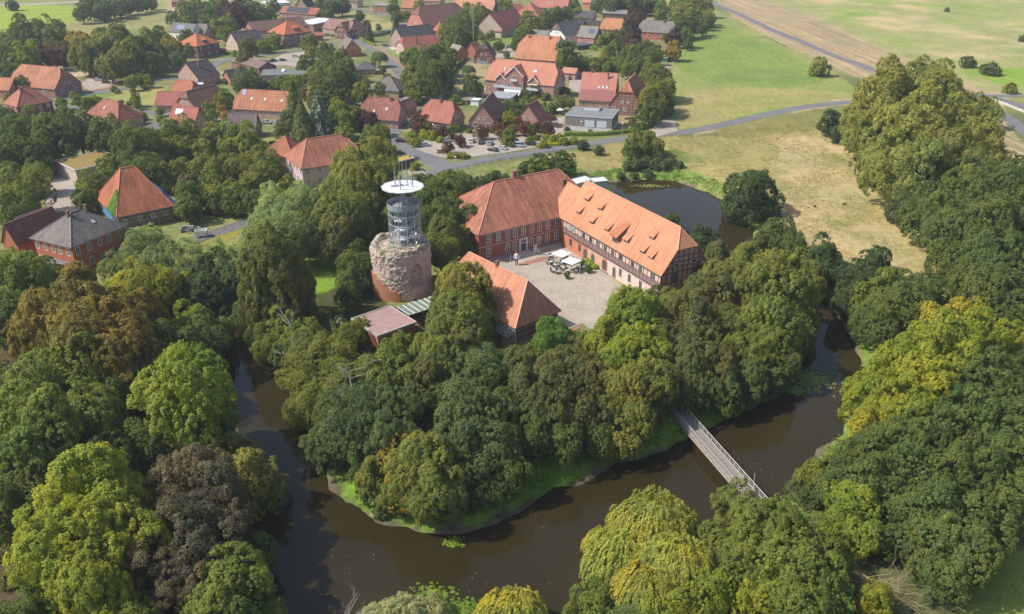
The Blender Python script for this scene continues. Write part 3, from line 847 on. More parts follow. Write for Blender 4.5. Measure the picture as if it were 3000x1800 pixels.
        if sideW:
            row('E' if cl.x > 0 else 'W', 2 * ww_, 1)
            k = 1 if cl.x > 0 else 0
            if ends[0] != 'flat' and ends[k] != 'hip' and Hr - He > 3.0:
                zc = Hw + 1.1
                for s in (-1.2, 1.2):
                    if abs(s) + 0.6 < WY / 2 * (1 - (zc + 0.6 - He) / (Hr - He)):
                        if k: window(root, (wl + 0.02, s, zc), 0, 0.9, 1.1, wstyle)
                        else: window(root, (-wl - 0.02, s, zc), math.pi, 0.9, 1.1, wstyle)
    sgn = -1 if cl.y < 0 else 1
    info['sgn'] = sgn
    for (fx, fy) in chim:                                   # fx -1..1 along the ridge, fy 0 ridge .. 1 eave on the seen side
        px_, py_ = fx * x, sgn * fy * WY / 2
        zt = Hr - abs(fy) * (Hr - He)
        mb = MB(); mb.box(px_ - .35, px_ + .35, py_ - .3, py_ + .3, zt - 0.8, max(zt + 1.0, Hr + 0.5)); mb.box(px_ - .42, px_ + .42, py_ - .37, py_ + .37, max(zt + 1.0, Hr + 0.5), max(zt + 1.0, Hr + 0.5) + .14)
        mb.build('chimney', M_CHIM, root)
    for (fx, fy) in sky: roof_panel(info, fx, fy, 0.8, 1.2, 'skylight', (0.55, 0.56, 0.58))
    return info
def slope_pt(info, px_, fy, side=None, lift=0.0):
    s = side if side is not None else info['sgn']
    return Vector((px_, s * fy * info['WY'] / 2, info['Hr'] - fy * (info['Hr'] - info['He']) + lift))
def roof_panel(info, fx, fy, w, h, name, col, side=None, mat=None):
    s = side if side is not None else info['sgn']
    p = slope_pt(info, fx * info['x'], fy, s)
    m = info['m']; a = math.atan(m)
    M = Matrix.Translation(p) @ Matrix.Rotation(0 if s < 0 else math.pi, 4, 'Z') @ Matrix.Rotation(a, 4, 'X')
    mb = MB(); mb.box(-w / 2, w / 2, -h / 2, h / 2, 0.02, 0.12, M=M)
    o = mb.build(name, M_PAINT if name != 'skylight' else M_GLASSY, info['root'], col)
    if name == 'skylight':
        mb = MB()
        for q in ((-w / 2 - .08, -w / 2, -h / 2 - .08, h / 2 + .08), (w / 2, w / 2 + .08, -h / 2 - .08, h / 2 + .08), (-w / 2, w / 2, -h / 2 - .08, -h / 2), (-w / 2, w / 2, h / 2, h / 2 + .08)):
            mb.box(q[0], q[1], q[2], q[3], 0.01, 0.15, M=M)
        mb.build('frame', M_PAINT, o, (0.2, 0.2, 0.21))
    return o
M_GLASSY = simple('skylight_glass', (0.5, 0.52, 0.55), 0.15, var=0.1, objcol=True)
M_SOLAR = simple('solar_cells', (0.02, 0.035, 0.09), 0.2, var=0.1)

OR = (0.55, 0.235, 0.125); OR2 = (0.52, 0.205, 0.11); RD = (0.40, 0.145, 0.10); PK = (0.46, 0.185, 0.15); BRN = (0.24, 0.12, 0.085); GRY = (0.17, 0.165, 0.16); BLK = (0.055, 0.055, 0.06)
SAL = (0.56, 0.25, 0.165); DRD = (0.25, 0.085, 0.065); BG = (0.24, 0.17, 0.14)
WB = (0.42, 0.265, 0.215); WBD = (0.33, 0.185, 0.15); WBe = (0.52, 0.41, 0.33); WW = (0.70, 0.68, 0.64); WRd = (0.42, 0.175, 0.125)

house('timbered_barn', 'half-timbered barn with orange half-hipped roof left of the street', (152, 262), (240, 243), (81, 235), 4.2, 12.4, 'half', 'y', OR2, (0.27, 0.13, 0.11), timber=((0.33, 0.28, 0.26), 2.2), short='the half-timbered barn', cat='barn', nwin=2, tile=M_TILE_OLD, wh=1.5)
house('brick_house', 'tall dark brick house with red roof and white chimney at the left edge', (48, 315), (156, 296), 13, 7.0, 13.5, 'hip', 'x', RD, (0.17, 0.07, 0.055), chim=((-0.3, 0.15),), short='the tall house at the left edge')
house('brick_house', 'red hipped-roof cottage with a band of white balcony below the trees', (257, 334), (346, 356), (404, 334), 4.2, 10.2, 'hip', 'x', (0.33, 0.12, 0.08), WB, chim=((0.55, 0.1),), sky=((-0.1, 0.45),), short='the red hipped cottage')
house('brick_house', 'long pink-roofed house beside the dark brown gabled roof', (451, 309), (548, 311), 10, 3.3, 8.2, 'gable', 'x', (0.38, 0.12, 0.095), WB, short='the pink-roofed long house')
house('brick_house', 'steep dark brown roof turned across, with a pale shingled gable', (512, 307), (576, 315), (628, 283), 3.4, 9.4, 'half', 'y', BRN, (0.35, 0.22, 0.17), short='the dark brown gabled roof')
house('brick_house', 'orange-red roof behind the pink-roofed long house', (498, 271), (556, 276), 10, 3.4, 8.4, 'half', 'x', (0.42, 0.155, 0.09), WB)
i6 = house('brick_house', 'red-roofed house with white solar panels on the roof', (489, 369), (567, 376), 10.5, 3.2, 10, 'gable', 'x', (0.44, 0.14, 0.105), WB, short='the house with white roof panels')
for k in range(3): roof_panel(i6, -0.55 + k * 0.18, 0.27, 1.0, 2.3, 'solar_panel', (0.75, 0.77, 0.8))
house('flat_annex', 'low annex with grey flat roof beside the house with white panels', (420, 374), (489, 377), 8, 3.0, 3.0, 'flat', 'x', (0.13, 0.13, 0.125), WB, cat='annex', nwin=3)
house('brick_house', 'small house with mossy brown-grey roof in front of the long orange roof', (661, 385), (749, 386), 9, 2.8, 8.8, 'gable', 'x', (0.20, 0.15, 0.135), WBD, short='the mossy brown-grey roof')
i8 = house('brick_house', 'long brick house with orange roof and four roof windows', (680, 319), (850, 329), 13, 3.5, 10.5, 'half', 'x', OR2, WB, tile=M_TILE_OLD, sky=((-0.42, 0.45), (0.05, 0.45), (0.62, 0.47)), short='the long orange-roofed house')
roof_panel(i8, -0.72, 0.16, 1.5, 2.6, 'solar_panel', (0.12, 0.15, 0.4))
house('brick_house', 'pink brick house with black gabled roof and balcony in the gable', (522, 214), (578, 229), (640, 216), 4.4, 10.6, 'gable', 'y', BLK, WB, chim=((-0.2, 0.4),), short='the black-roofed house')
i_pyr = house('brick_house', 'two-storey dark brick house with bright orange pyramid roof', (577, 137), (639, 123), (531, 127), 7.0, 12.5, 'hip', 'x', (0.50, 0.17, 0.07), (0.17, 0.10, 0.085), short='the orange pyramid-roofed house', over=0.6, nwin=3)
i11 = house('white_house', 'white house with grey roof and blue solar panel behind the trees', (493, 92), (562, 99), 10, 5, 10, 'gable', 'x', GRY, WW, wallm=M_PLASTER)
roof_panel(i11, -0.15, 0.45, 6.5, 3.4, 'solar_panel', (0.05, 0.09, 0.22))
house('grey_house', 'grey gabled house right of the white house with the blue panel', (562, 96), (600, 99), 10, 4.5, 9.5, 'half', 'x', (0.2, 0.17, 0.15), WBD)
house('gabled_house', 'beige gabled house with dark roof beside the round garden tree', (659, 126), (706, 134), (745, 118), 3.4, 10.2, 'gable', 'y', (0.10, 0.095, 0.1), WBe, wallm=M_PLASTER, short='the beige gabled house')
i_hall = house('town_hall', 'stately two-storey brick hall with bright orange hipped roof and eyebrow dormer', (833, 103), (914, 91), (788, 93), 7.6, 13.9, 'hip', 'x', (0.50, 0.155, 0.07), (0.25, 0.15, 0.13), over=0.6, chim=((0.25, 0.0),), short='the orange-roofed hall', cat='hall', nwin=4)
house('barn', 'long brown-roofed barn reaching out behind the orange-roofed hall', (742, 93), (902, 76), 14, 3.8, 9.0, 'gable', 'x', (0.235, 0.13, 0.10), WRd, cat='barn')
house('barn', 'low outbuilding with brown roof between the beige gable and the hall', (752, 121), (800, 117), 8, 3.4, 7.0, 'gable', 'x', (0.25, 0.15, 0.13), WBD, cat='outbuilding')
i15 = house('barn', 'long shed covered with black solar panels behind the hall', (816, 37), (925, 44), 13, 4.2, 8.0, 'gable', 'x', (0.40, 0.14, 0.09), WBD, cat='barn')
roof_panel(i15, -0.08, 0.48, 18.5, 6.2, 'solar_panel', (0.03, 0.035, 0.05))
house('warehouse', 'warehouse with pale bluish white flat roof', (918, 72), (990, 56), 17, 5, 5, 'flat', 'x', (0.62, 0.68, 0.72), WBD, wins=None, cat='warehouse')
house('brick_house', 'brownish pink half-hipped house with white-windowed cross gable', (942, 82), (1022, 93), 12, 4.8, 10.3, 'half', 'x', (0.30, 0.17, 0.14), WB, short='the brownish pink roof')
house('brick_house', 'dark brown half-hipped wing at the bend of the village street', (1016, 95), (1071, 84), 11, 4.8, 10.2, 'half', 'x', (0.22, 0.12, 0.10), (0.2, 0.10, 0.085))
house('brick_house', 'red brick house with grey-brown gable roof at the street bend', (1008, 150), (1060, 146), 13, 3.6, 9.6, 'gable', 'y', (0.2, 0.175, 0.155), WRd, short='the red brick street house')
house('bungalow', 'ochre bungalow with dark grey hipped roof', (1038, 205), (1102, 203), 11, 2.9, 6.0, 'hip', 'x', (0.14, 0.14, 0.14), (0.45, 0.29, 0.12), short='the ochre bungalow', cat='bungalow')
house('bungalow', 'house with grey hipped roof and balcony windows, ochre walls', (1078, 263), (1168, 268), 15, 3.3, 8.8, 'hip', 'x', (0.20, 0.185, 0.165), (0.42, 0.28, 0.14), chim=((0.0, 0.05),), short='the grey hipped house')
house('brick_house', 'farmhouse with worn red-brown roof and one wide white window', (1051, 349), (1167, 355), 13, 3.5, 11.0, 'half', 'x', (0.36, 0.135, 0.095), WB, sky=((0.32, 0.5), (-0.3, 0.62)), chim=((0.45, 0.12),), short='the worn red-brown roof', tile=M_TILE_OLD)
house('shed', 'small brown-roofed shed behind the worn red-brown farmhouse', (1190, 325), (1224, 311), 7, 3.2, 6.4, 'gable', 'x', (0.27, 0.12, 0.10), WBD, cat='shed', wins=None)
house('brick_house', 'square house with red half-hipped roof and dark chimney behind purple trees', (1227, 351), (1319, 364), 11.5, 3.4, 10.8, 'half', 'x', (0.42, 0.155, 0.11), WB, chim=((0.0, 0.1),), short='the red roof with dark chimney')
house('brick_house', 'brick house showing a tall pink gable with four white windows', (1373, 354), (1451, 359), (1462, 318), 3.2, 10.1, 'gable', 'y', (0.22, 0.11, 0.09), (0.36, 0.22, 0.18), nwin=2, short='the tall pink gable', ww=1.5, wh=1.4)
house('brick_house', 'small brick gable house with reddish roof right of the tall gable', (1508, 352), (1582, 361), 10, 3.0, 9.6, 'gable', 'y', (0.29, 0.12, 0.09), (0.36, 0.20, 0.16), nwin=2, short='the small brick gable')
house('garage', 'low garage with grey-brown flat roof right of the small brick gable', (1590, 357), (1632, 358), 7, 2.6, 2.6, 'flat', 'x', (0.21, 0.17, 0.15), WBD, cat='garage', wins=None)
# modern flat-roofed house
i = house('modern_house', 'modern grey timber house with flat roof and two white shutters', (1656, 337), (1794, 347), (1811, 321), 6.0, 6.0, 'flat', 'x', (0.20, 0.20, 0.195), (0.22, 0.215, 0.21), wallm=M_PLASTER, wins=None, chimc=(0.42, 0.44, 0.46), over=0.12, short='the modern flat-roofed house')
mb = MB(); mb.box(-i['wl'] - .03, i['wl'] + .03, -i['ww'] - .03, i['ww'] + .03, -0.2, 1.8); mb.build('plinth', M_PLASTER, i['root'], (0.62, 0.60, 0.56))
for xx in (0.5, 5.4):
    mb = MB(); mb.box(xx - 1.95, xx + 1.95, -i['ww'] - .14, -i['ww'] - .02, 1.9, 4.5); mb.build('shutter', M_PAINT, i['root'], (0.55, 0.58, 0.64))
mb = MB(); mb.box(-4, 2, 2.4, 2.6, 6.0, 6.8); mb.box(2, 2.2, 2.4, i['ww'], 6.0, 6.8); mb.build('parapet', M_PAINT, i['root'], (0.6, 0.62, 0.62))
house('timbered_house', 'half-timbered house with orange half-hipped roof beside the huge street tree', (1782, 306), (1880, 313), 24, 4.2, 14.0, 'half', 'y', OR2, (0.33, 0.17, 0.14), timber=((0.10, 0.07, 0.06), 1.7), short='the half-timbered house', nwin=3, wh=1.7, ww=1.3, wstyle='cross', tile=M_TILE_OLD)
i27 = house('farmhouse', 'wide farmhouse with pink roof above a darker old tile strip', (1694, 294), (1800, 299), 21, 3.4, 13.6, 'gable', 'x', (0.52, 0.215, 0.165), WB, sky=((0.05, 0.52), (0.27, 0.52), (0.49, 0.52)), chim=((-0.45, 0.0), (0.5, 0.2)), short='the pink-roofed farmhouse', tile=M_TILE_NEW)
roof_panel(i27, -0.02, 0.80, 14.8, 5.6, 'old_tile_strip', (0.26, 0.10, 0.085))
house('annex', 'low salmon-roofed annex between the apartments and the pink farmhouse', (1644, 213), (1686, 217), 6, 3.2, 5.4, 'gable', 'x', SAL, WB, cat='annex', wins=None)
i29 = house('farmhouse', 'huge farmhouse with broad orange roof behind the apartments', (1505, 171), (1640, 181), 22, 3.6, 14.6, 'half', 'x', OR, WRd, chim=((-0.6, 0.12), (0.3, 0.12), (0.75, 0.1)), short='the broad orange roof')
house('timbered_house', 'small half-timbered house with dark brown half-hipped gable', (1387, 167), (1447, 168), 12, 3.6, 11.2, 'half', 'y', (0.14, 0.085, 0.07), (0.38, 0.17, 0.12), timber=((0.12, 0.06, 0.05), 1.5), short='the small half-timbered house', nwin=2)
i31 = house('barn', 'large barn with pale blank gable and dark red roof', (1402, 77), (1471, 86), (1521, 67), 5.4, 14.4, 'gable', 'y', DRD, (0.46, 0.37, 0.31), wallm=M_PLASTER, cat='barn', wins=None, short='the pale-gabled barn')
house('lean_to', 'red lean-to with two roof windows under the pale barn gable', (1396, 84), (1468, 95), 4, 3.6, 4.8, 'gable', 'x', (0.36, 0.07, 0.06), (0.42, 0.36, 0.28), cat='lean-to', wins=None, sky=((-0.6, 0.5), (0.6, 0.5)))
house('outbuilding', 'windowless red brick shed with grey roof below the tall mast', (1333, 160), (1374, 156), 11, 4.0, 8.0, 'gable', 'y', (0.27, 0.235, 0.21), WRd, cat='shed', wins=None, short='the red brick shed')
house('outbuilding', 'narrow shed with ochre-orange tiled roof by the mast', (1362, 148), (1394, 151), 9, 3.6, 7.6, 'gable', 'y', (0.50, 0.22, 0.07), WRd, cat='shed', wins=None)
house('brick_house', 'broad low house with plain dark red hipped roof behind the big garden trees', (1188, 152), (1304, 142), 17, 3.4, 10.2, 'half', 'x', (0.34, 0.11, 0.085), (0.5, 0.35, 0.3), short='the dark red hipped roof', tile=M_TILE_NEW, chim=((-0.3, 0.5),))
house('gabled_house', 'brick gable house with charcoal roof and white ground floor', (1142, 108), (1180, 115), (1248, 96), 5.2, 11.0, 'gable', 'y', (0.085, 0.085, 0.09), (0.33, 0.25, 0.21), nwin=2, short='the charcoal-roofed house')
house('farmhouse', 'huge brick farmhouse with dark brown roof and long pale chimney', (1190, 66), (1252, 78), (1336, 56), 5.0, 16.5, 'half', 'y', (0.215, 0.105, 0.085), WRd, nwin=4, short='the huge dark brown roof')
house('brick_house', 'orange-roofed house with white dormer behind the dark farmhouse', (1174, 23), (1224, 25), 11, 4.2, 10, 'gable', 'x', (0.50, 0.2, 0.105), WB)
house('outbuilding', 'small orange hipped roof in front of the huge brown roof', (1264, 90), (1300, 92), 8, 4.2, 9.0, 'hip', 'y', OR2, WRd, cat='outbuilding', wins=None)
house('farmhouse', 'wide salmon-orange farmhouse roof at the top edge', (1320, 31), (1440, 38), 22, 4.4, 14, 'half', 'x', SAL, WB, tile=M_TILE_NEW, short='the salmon roof at the top edge')
house('brick_house', 'orange hipped farmhouse with brown side slope near the top edge', (1505, 45), (1577, 49), (1594, 37), 5.0, 12.5, 'hip', 'y', (0.45, 0.17, 0.10), WBD, short='the orange hipped farmhouse')
house('farmhouse', 'long salmon roof cut by the top edge of the picture', (1556, 22), (1662, 26), 18, 6.0, 14, 'gable', 'x', (0.47, 0.175, 0.13), WB, tile=M_TILE_NEW, sky=((-0.1, 0.6), (0.1, 0.6)))
house('cottage', 'small dark timber cottage with red roof near the top edge', (1482, 27), (1520, 34), 8, 3.6, 7.8, 'gable', 'y', (0.36, 0.12, 0.09), (0.08, 0.065, 0.06), cat='cottage')
house('brick_house', 'salmon-tiled brick house half hidden under a grey-roofed gable', (1598, 46), (1644, 48), 10, 6.0, 10.5, 'gable', 'x', (0.22, 0.21, 0.2), (0.45, 0.19, 0.12))
house('barn', 'shed with dark slate roof above orange house, right of the village lane', (1682, 52), (1738, 55), 9, 4, 8, 'gable', 'x', (0.09, 0.095, 0.105), WRd, cat='barn', short='the dark slate shed')
house('white_house', 'white-gabled house with dark slate roof behind the broad orange roof', (1605, 98), (1655, 107), 13, 4.4, 9.6, 'half', 'y', (0.085, 0.09, 0.1), WW, wallm=M_PLASTER, short='the white-gabled house', nwin=3)
house('grey_house', 'dark grey roof adjoining the white-gabled house', (1645, 92), (1706, 82), 10, 4.4, 9.2, 'gable', 'x', (0.12, 0.115, 0.115), WBD)
i46 = house('brick_house', 'brick house with grey roof and three dark solar panels', (1688, 108), (1742, 113), 12, 4.2, 10.2, 'gable', 'x', (0.25, 0.235, 0.215), WRd, short='the grey roof with three panels')
for k in range(3): roof_panel(i46, 0.22 + k * 0.2, 0.42, 1.5, 2.8, 'solar_panel', (0.03, 0.045, 0.12))
house('carport', 'dark flat-roofed carport in front of the grey panel roof', (1694, 133), (1741, 128), 8, 3.0, 3.0, 'flat', 'x', (0.10, 0.10, 0.10), (0.09, 0.08, 0.07), cat='carport', wins=None)
house('timbered_house', 'half-timbered house with plain orange roof between the garden trees', (1756, 86), (1824, 90), 13, 4.0, 10.4, 'half', 'x', OR, (0.40, 0.18, 0.12), timber=((0.1, 0.06, 0.05), 1.6), short='the orange roof between the trees')
house('brick_house', 'bright red brick house with long grey half-hipped roof', (1868, 93), (1974, 99), 13, 4.6, 11.0, 'half', 'x', (0.23, 0.21, 0.195), (0.44, 0.15, 0.10), wh=1.9, nwin=5, chim=((0.35, 0.15),), short='the long grey-roofed house')
house('shed', 'long low shed with grey corrugated roof near the far trees', (1764, 39), (1836, 42), 9, 4.4, 6.6, 'gable', 'x', (0.26, 0.25, 0.245), (0.13, 0.09, 0.08), cat='shed', wins=None)
house('carport', 'carport with pale grey flat roof in front of the apartments', (1428, 284), (1497, 289), (1516, 271), 3.0, 3.0, 'flat', 'x', (0.30, 0.31, 0.335), (0.13, 0.10, 0.08), cat='carport', wins=None, short='the pale grey carport')
house('garden_shed', 'small brown garden shed on the lawn', (1350, 291), (1372, 293), 4, 2.4, 2.4, 'flat', 'x', (0.22, 0.13, 0.09), (0.3, 0.14, 0.07), cat='garden shed', wins=None)
house('garden_shed', 'white box-shaped garden house beside the brown garden shed', (1374, 292), (1402, 295), 4.5, 2.5, 2.5, 'flat', 'x', (0.66, 0.72, 0.74), (0.66, 0.70, 0.72), cat='garden shed', wins=None)
house('warehouse', 'long workshop with brown corrugated roof and a row of light strips', (757, 201), (812, 193), (671, 179), 4.2, 6.6, 'gable', 'y', (0.21, 0.15, 0.145), (0.24, 0.12, 0.11), cat='workshop', wins=None, short='the brown workshop')
i55 = house('workshop', 'workshop with wide grey flat roof and a white roof dome', (762, 221), (905, 217), 15, 4.2, 4.2, 'flat', 'x', (0.155, 0.155, 0.145), (0.33, 0.27, 0.24), cat='workshop', wins=None, short='the grey flat workshop roof')
mb = MB(); mb.lathe([(1.6, 4.15), (1.5, 4.5), (0.1, 5.5)], 4, c=(-1, 2)); mb.build('roof_dome', M_PAINT, i55['root'], (0.68, 0.7, 0.7))
house('cottage', 'small black gabled cottage beside the round dark tree', (651, 224), (672, 232), 11, 3.2, 6.8, 'gable', 'y', (0.06, 0.06, 0.065), WRd, cat='cottage', wins=None)
house('gabled_house', 'beige gable with black roof at the top edge', (860, 26), (904, 28), 13, 3.4, 12, 'gable', 'y', (0.08, 0.08, 0.09), (0.36, 0.25, 0.2))
house('warehouse', 'white flat-roofed hall at the top edge left of the beige gable', (780, 12), (852, 8), 20, 4.2, 4.2, 'flat', 'x', (0.62, 0.66, 0.68), (0.5, 0.5, 0.5), cat='warehouse', wins=None)
house('shed', 'brown timber shed at the top edge beside the dry meadow', (500, 6), (556, 8), 10, 4, 6.5, 'gable', 'x', (0.23, 0.12, 0.10), (0.16, 0.09, 0.08), cat='shed', wins=None)
house('house', 'red brick house with grey flat roof and pale balcony at the top edge', (1090, 15), (1145, 17), 12, 5.5, 5.5, 'flat', 'x', (0.26, 0.23, 0.22), (0.4, 0.16, 0.11))
house('shed', 'salmon-walled shed beside the far green garden', (1706, 8), (1730, 9), 9, 5, 7.5, 'gable', 'x', SAL, SAL, cat='shed', wins=None)
house('brick_house', 'orange roof end peeking in at the left edge above the tall house', (-60, 262), (26, 266), 10, 4, 8.6, 'gable', 'x', OR2, WRd)

house('shed', 'small grey-roofed shed peeking over the long orange roof', (734, 262), (772, 263), 7, 3, 7, 'gable', 'x', (0.11, 0.11, 0.12), WBD, cat='shed', wins=None)
house('shed', 'small orange shed roof left of the worn red-brown roof', (974, 292), (1015, 293), 6, 3, 5, 'gable', 'x', OR2, WRd, cat='shed', wins=None)
house('shed', 'small red roof hidden among the trees by the grey workshop', (890, 276), (914, 279), 7, 3.4, 6.5, 'gable', 'x', RD, WRd, cat='shed', wins=None)
house('carport', 'small white flat canopy between the black roof and the brown gable', (564, 250), (598, 247), 5, 3, 3, 'flat', 'x', (0.68, 0.68, 0.68), WBD, cat='carport', wins=None)
house('garage', 'row of pale garage roofs behind the red roof with dark chimney', (1207, 292), (1240, 285), 6, 2.6, 2.6, 'flat', 'x', (0.36, 0.36, 0.38), (0.5, 0.48, 0.45), cat='garage', wins=None)
house('garage', 'reddish garage roof between the pale garages and the garden fence', (1243, 285), (1280, 279), 6, 2.7, 2.7, 'flat', 'x', (0.32, 0.16, 0.13), (0.4, 0.3, 0.26), cat='garage', wins=None)
house('garage', 'grey garage roof below the big garden trees', (1282, 281), (1300, 276), 6, 2.6, 2.6, 'flat', 'x', (0.42, 0.43, 0.45), (0.4, 0.38, 0.36), cat='garage', wins=None)
house('shed', 'brick shed with brown roof behind the big garden trees', (1288, 252), (1320, 240), 8, 3.2, 6.8, 'gable', 'x', BRN, WB, cat='shed', wins=None)
house('playhouse', 'tiny red playhouse left of the beige gabled house', (640, 148), (656, 149), 3, 2, 3, 'gable', 'x', (0.4, 0.06, 0.04), (0.45, 0.07, 0.05), cat='playhouse', wins=None)
house('outbuilding', 'long dark-roofed outbuilding with ochre wall below the slate shed', (1683, 68), (1754, 72), 6, 3.4, 5.2, 'gable', 'x', BLK, (0.5, 0.28, 0.1), cat='outbuilding', wins=None)
house('shed', 'small teal garden shed at the edge of the green meadow', (1934, 168), (1956, 170), 4, 2.4, 2.4, 'flat', 'x', (0.03, 0.22, 0.18), (0.03, 0.15, 0.13), cat='shed', wins=None)
house('cottage', 'low cottage with grey roof left of the white-gabled house', (1545, 100), (1600, 106), 9, 3.2, 5.6, 'gable', 'x', (0.24, 0.23, 0.22), WW, cat='cottage', wins=None)
house('porch', 'red-roofed porch on the right of the orange-roofed hall', (912, 105), (948, 103), 6, 3.4, 4.6, 'gable', 'x', (0.45, 0.15, 0.1), WBD, cat='annex', wins=None)
house('house', 'pink house with brown roof half hidden at the top edge behind the lane', (1000, 4), (1046, 6), 11, 4.5, 9, 'half', 'x', BRN, WBe)
house('house', 'salmon-roofed house at the top edge left of the dark farmhouse', (1226, 2), (1290, 4), 12, 4.5, 9.5, 'half', 'x', SAL, WB)
house('house', 'dark-roofed house at the top edge among trees', (940, 10), (985, 12), 11, 4.5, 9, 'gable', 'x', BLK, WBe)
# apartments with cross gables
i = house('apartment_house', 'large apartment house with salmon roof, three gables and balconies', (1420, 234), (1623, 253), 15, 6.0, 14.6, 'half', 'x', (0.56, 0.24, 0.155), (0.40, 0.235, 0.19), nwin=8, short='the apartment house', cat='apartment house', tile=M_TILE_NEW,
          sky=((-0.52, 0.42), (-0.34, 0.45), (-0.28, 0.45), (0.34, 0.42), (0.39, 0.42)))
r = i['root']
def cross_gable(info, fx, w, fyb, proj, He2, Hr2, roofc, wallc, name='cross_gable'):
    """gable house front standing out of the seen slope of a roof"""
    s = info['sgn']; px_ = fx * info['x']; ww_ = info['ww']; m = info['m']
    yf = -(ww_ + proj)
    def Yb(z): return -(info['Hr'] - z) / m                # where height z meets the main slope
    rr = info['root']
    mb = MB(); h = w / 2 - 0.3
    mb.add([(px_ - h, yf, 0), (px_ + h, yf, 0), (px_ + h, yf, He2 - 0.05), (px_, yf, Hr2 - 0.3), (px_ - h, yf, He2 - 0.05)], [(0, 1, 2, 3, 4)])
    for q in (-1, 1):
        p = [(px_ + q * h, yf, 0), (px_ + q * h, -ww_ + .3, 0), (px_ + q * h, min(Yb(He2) + 1, -0.5), He2 - 0.05), (px_ + q * h, yf, He2 - 0.05)]
        mb.add(p, [(0, 1, 2, 3) if q > 0 else (3, 2, 1, 0)])
    cg = mb.build('gable_wall', M_BRICK, rr, wallc)
    polys = []
    for q in (-1, 1):
        p = [(px_ + q * w / 2, yf - 0.4, He2), (px_ + q * w / 2, Yb(He2) + 0.3, He2), (px_, Yb(Hr2) + 0.3, Hr2), (px_, yf - 0.4, Hr2)]
        polys.append(p if q > 0 else p[::-1])
    vs, fs = extrude_down(polys, 0.2); mb = MB(); mb.add(vs, fs)
    rf = mb.build('gable_roof', M_TILE, rr, roofc)
    mb = MB()
    for q in (-1, 1): mb.beam((px_ + q * w / 2, yf - 0.46, He2 - 0.1), (px_, yf - 0.46, Hr2 - 0.1), 0.1, 0.36)
    mb.build('bargeboard', M_PAINT, rf, (0.72, 0.7, 0.68))
    return yf
GC = (0.42, 0.15, 0.09); GW = (0.33, 0.18, 0.145)
yf = cross_gable(i, -0.10, 9.5, 0.5, 1.4, 9.2, 13.6, GC, GW)
cx_ = -0.10 * i['x']
for dx, z, w_, h_ in ((-2.6, 5.0, 1.4, 2.1), (2.6, 5.0, 1.4, 2.1), (0, 8.4, 1.4, 2.0)): window(r, (cx_ + dx, yf - 0.02, z), -math.pi / 2, w_, h_)
mb = MB(); mb.box(cx_ - 4.3, cx_ + 4.3, yf - 2.0, yf, 3.4, 3.6); mb.build('balcony', M_PAINT, r, (0.5, 0.48, 0.46))
mb = MB(); mb.box(cx_ - 4.3, cx_ + 4.3, yf - 2.05, yf - 2.0, 3.6, 4.6); mb.build('balcony_rail', M_PAINT, r, (0.55, 0.56, 0.58))
mb = MB(); mb.box(cx_ - 1.6, cx_ + 1.6, yf - 1.2, yf, 6.8, 7.0); mb.box(cx_ - 1.6, cx_ + 1.6, yf - 1.25, yf - 1.2, 7.0, 8.0); mb.build('balcony', M_PAINT, r, (0.55, 0.55, 0.55))
mb = MB(); mb.add([(cx_ - 4.1, yf - 1.9, 3.3), (cx_ + 4.1, yf - 1.9, 3.3), (cx_ + 4.1, yf - 3.4, 1.2), (cx_ - 4.1, yf - 3.4, 1.2), (cx_ - 4.1, yf - 1.9, 3.22), (cx_ + 4.1, yf - 1.9, 3.22), (cx_ + 4.1, yf - 3.4, 1.12), (cx_ - 4.1, yf - 3.4, 1.12)], [(0, 3, 2, 1), (4, 5, 6, 7), (0, 1, 5, 4), (2, 3, 7, 6), (1, 2, 6, 5), (3, 0, 4, 7)]); mb.build('awning', M_PAINT, r, (0.68, 0.68, 0.70))
for fx, aw in ((-0.52, 0), (0.42, 1)):
    yf2 = cross_gable(i, fx, 5.8, 0.7, 0.4, 6.9, 9.6, GC, GW)
    c2 = fx * i['x']
    for dx in (-1.2, 1.2): window(r, (c2 + dx, yf2 - 0.02, 5.1), -math.pi / 2, 1.3, 2.0)
    mb = MB(); mb.box(c2 - 2.8, c2 + 2.8, yf2 - 2.0, yf2, 3.4, 3.6); mb.box(c2 - 2.8, c2 + 2.8, yf2 - 2.05, yf2 - 2.0, 3.6, 4.6); mb.build('balcony', M_PAINT, r, (0.58, 0.58, 0.6))
    if aw:
        mb = MB(); mb.box(c2 - 2.6, c2 - 0.2, yf2 - 2.6, yf2 - 2.5, 0.6, 3.1); mb.build('awning', M_PAINT, r, (0.7, 0.7, 0.7))
        mb = MB(); mb.box(c2 - 2.4, c2 + 2.4, yf2 - 2.0, yf2 - 0.3, 6.0, 6.08); mb.build('awning', M_PAINT, r, (0.6, 0.62, 0.3))

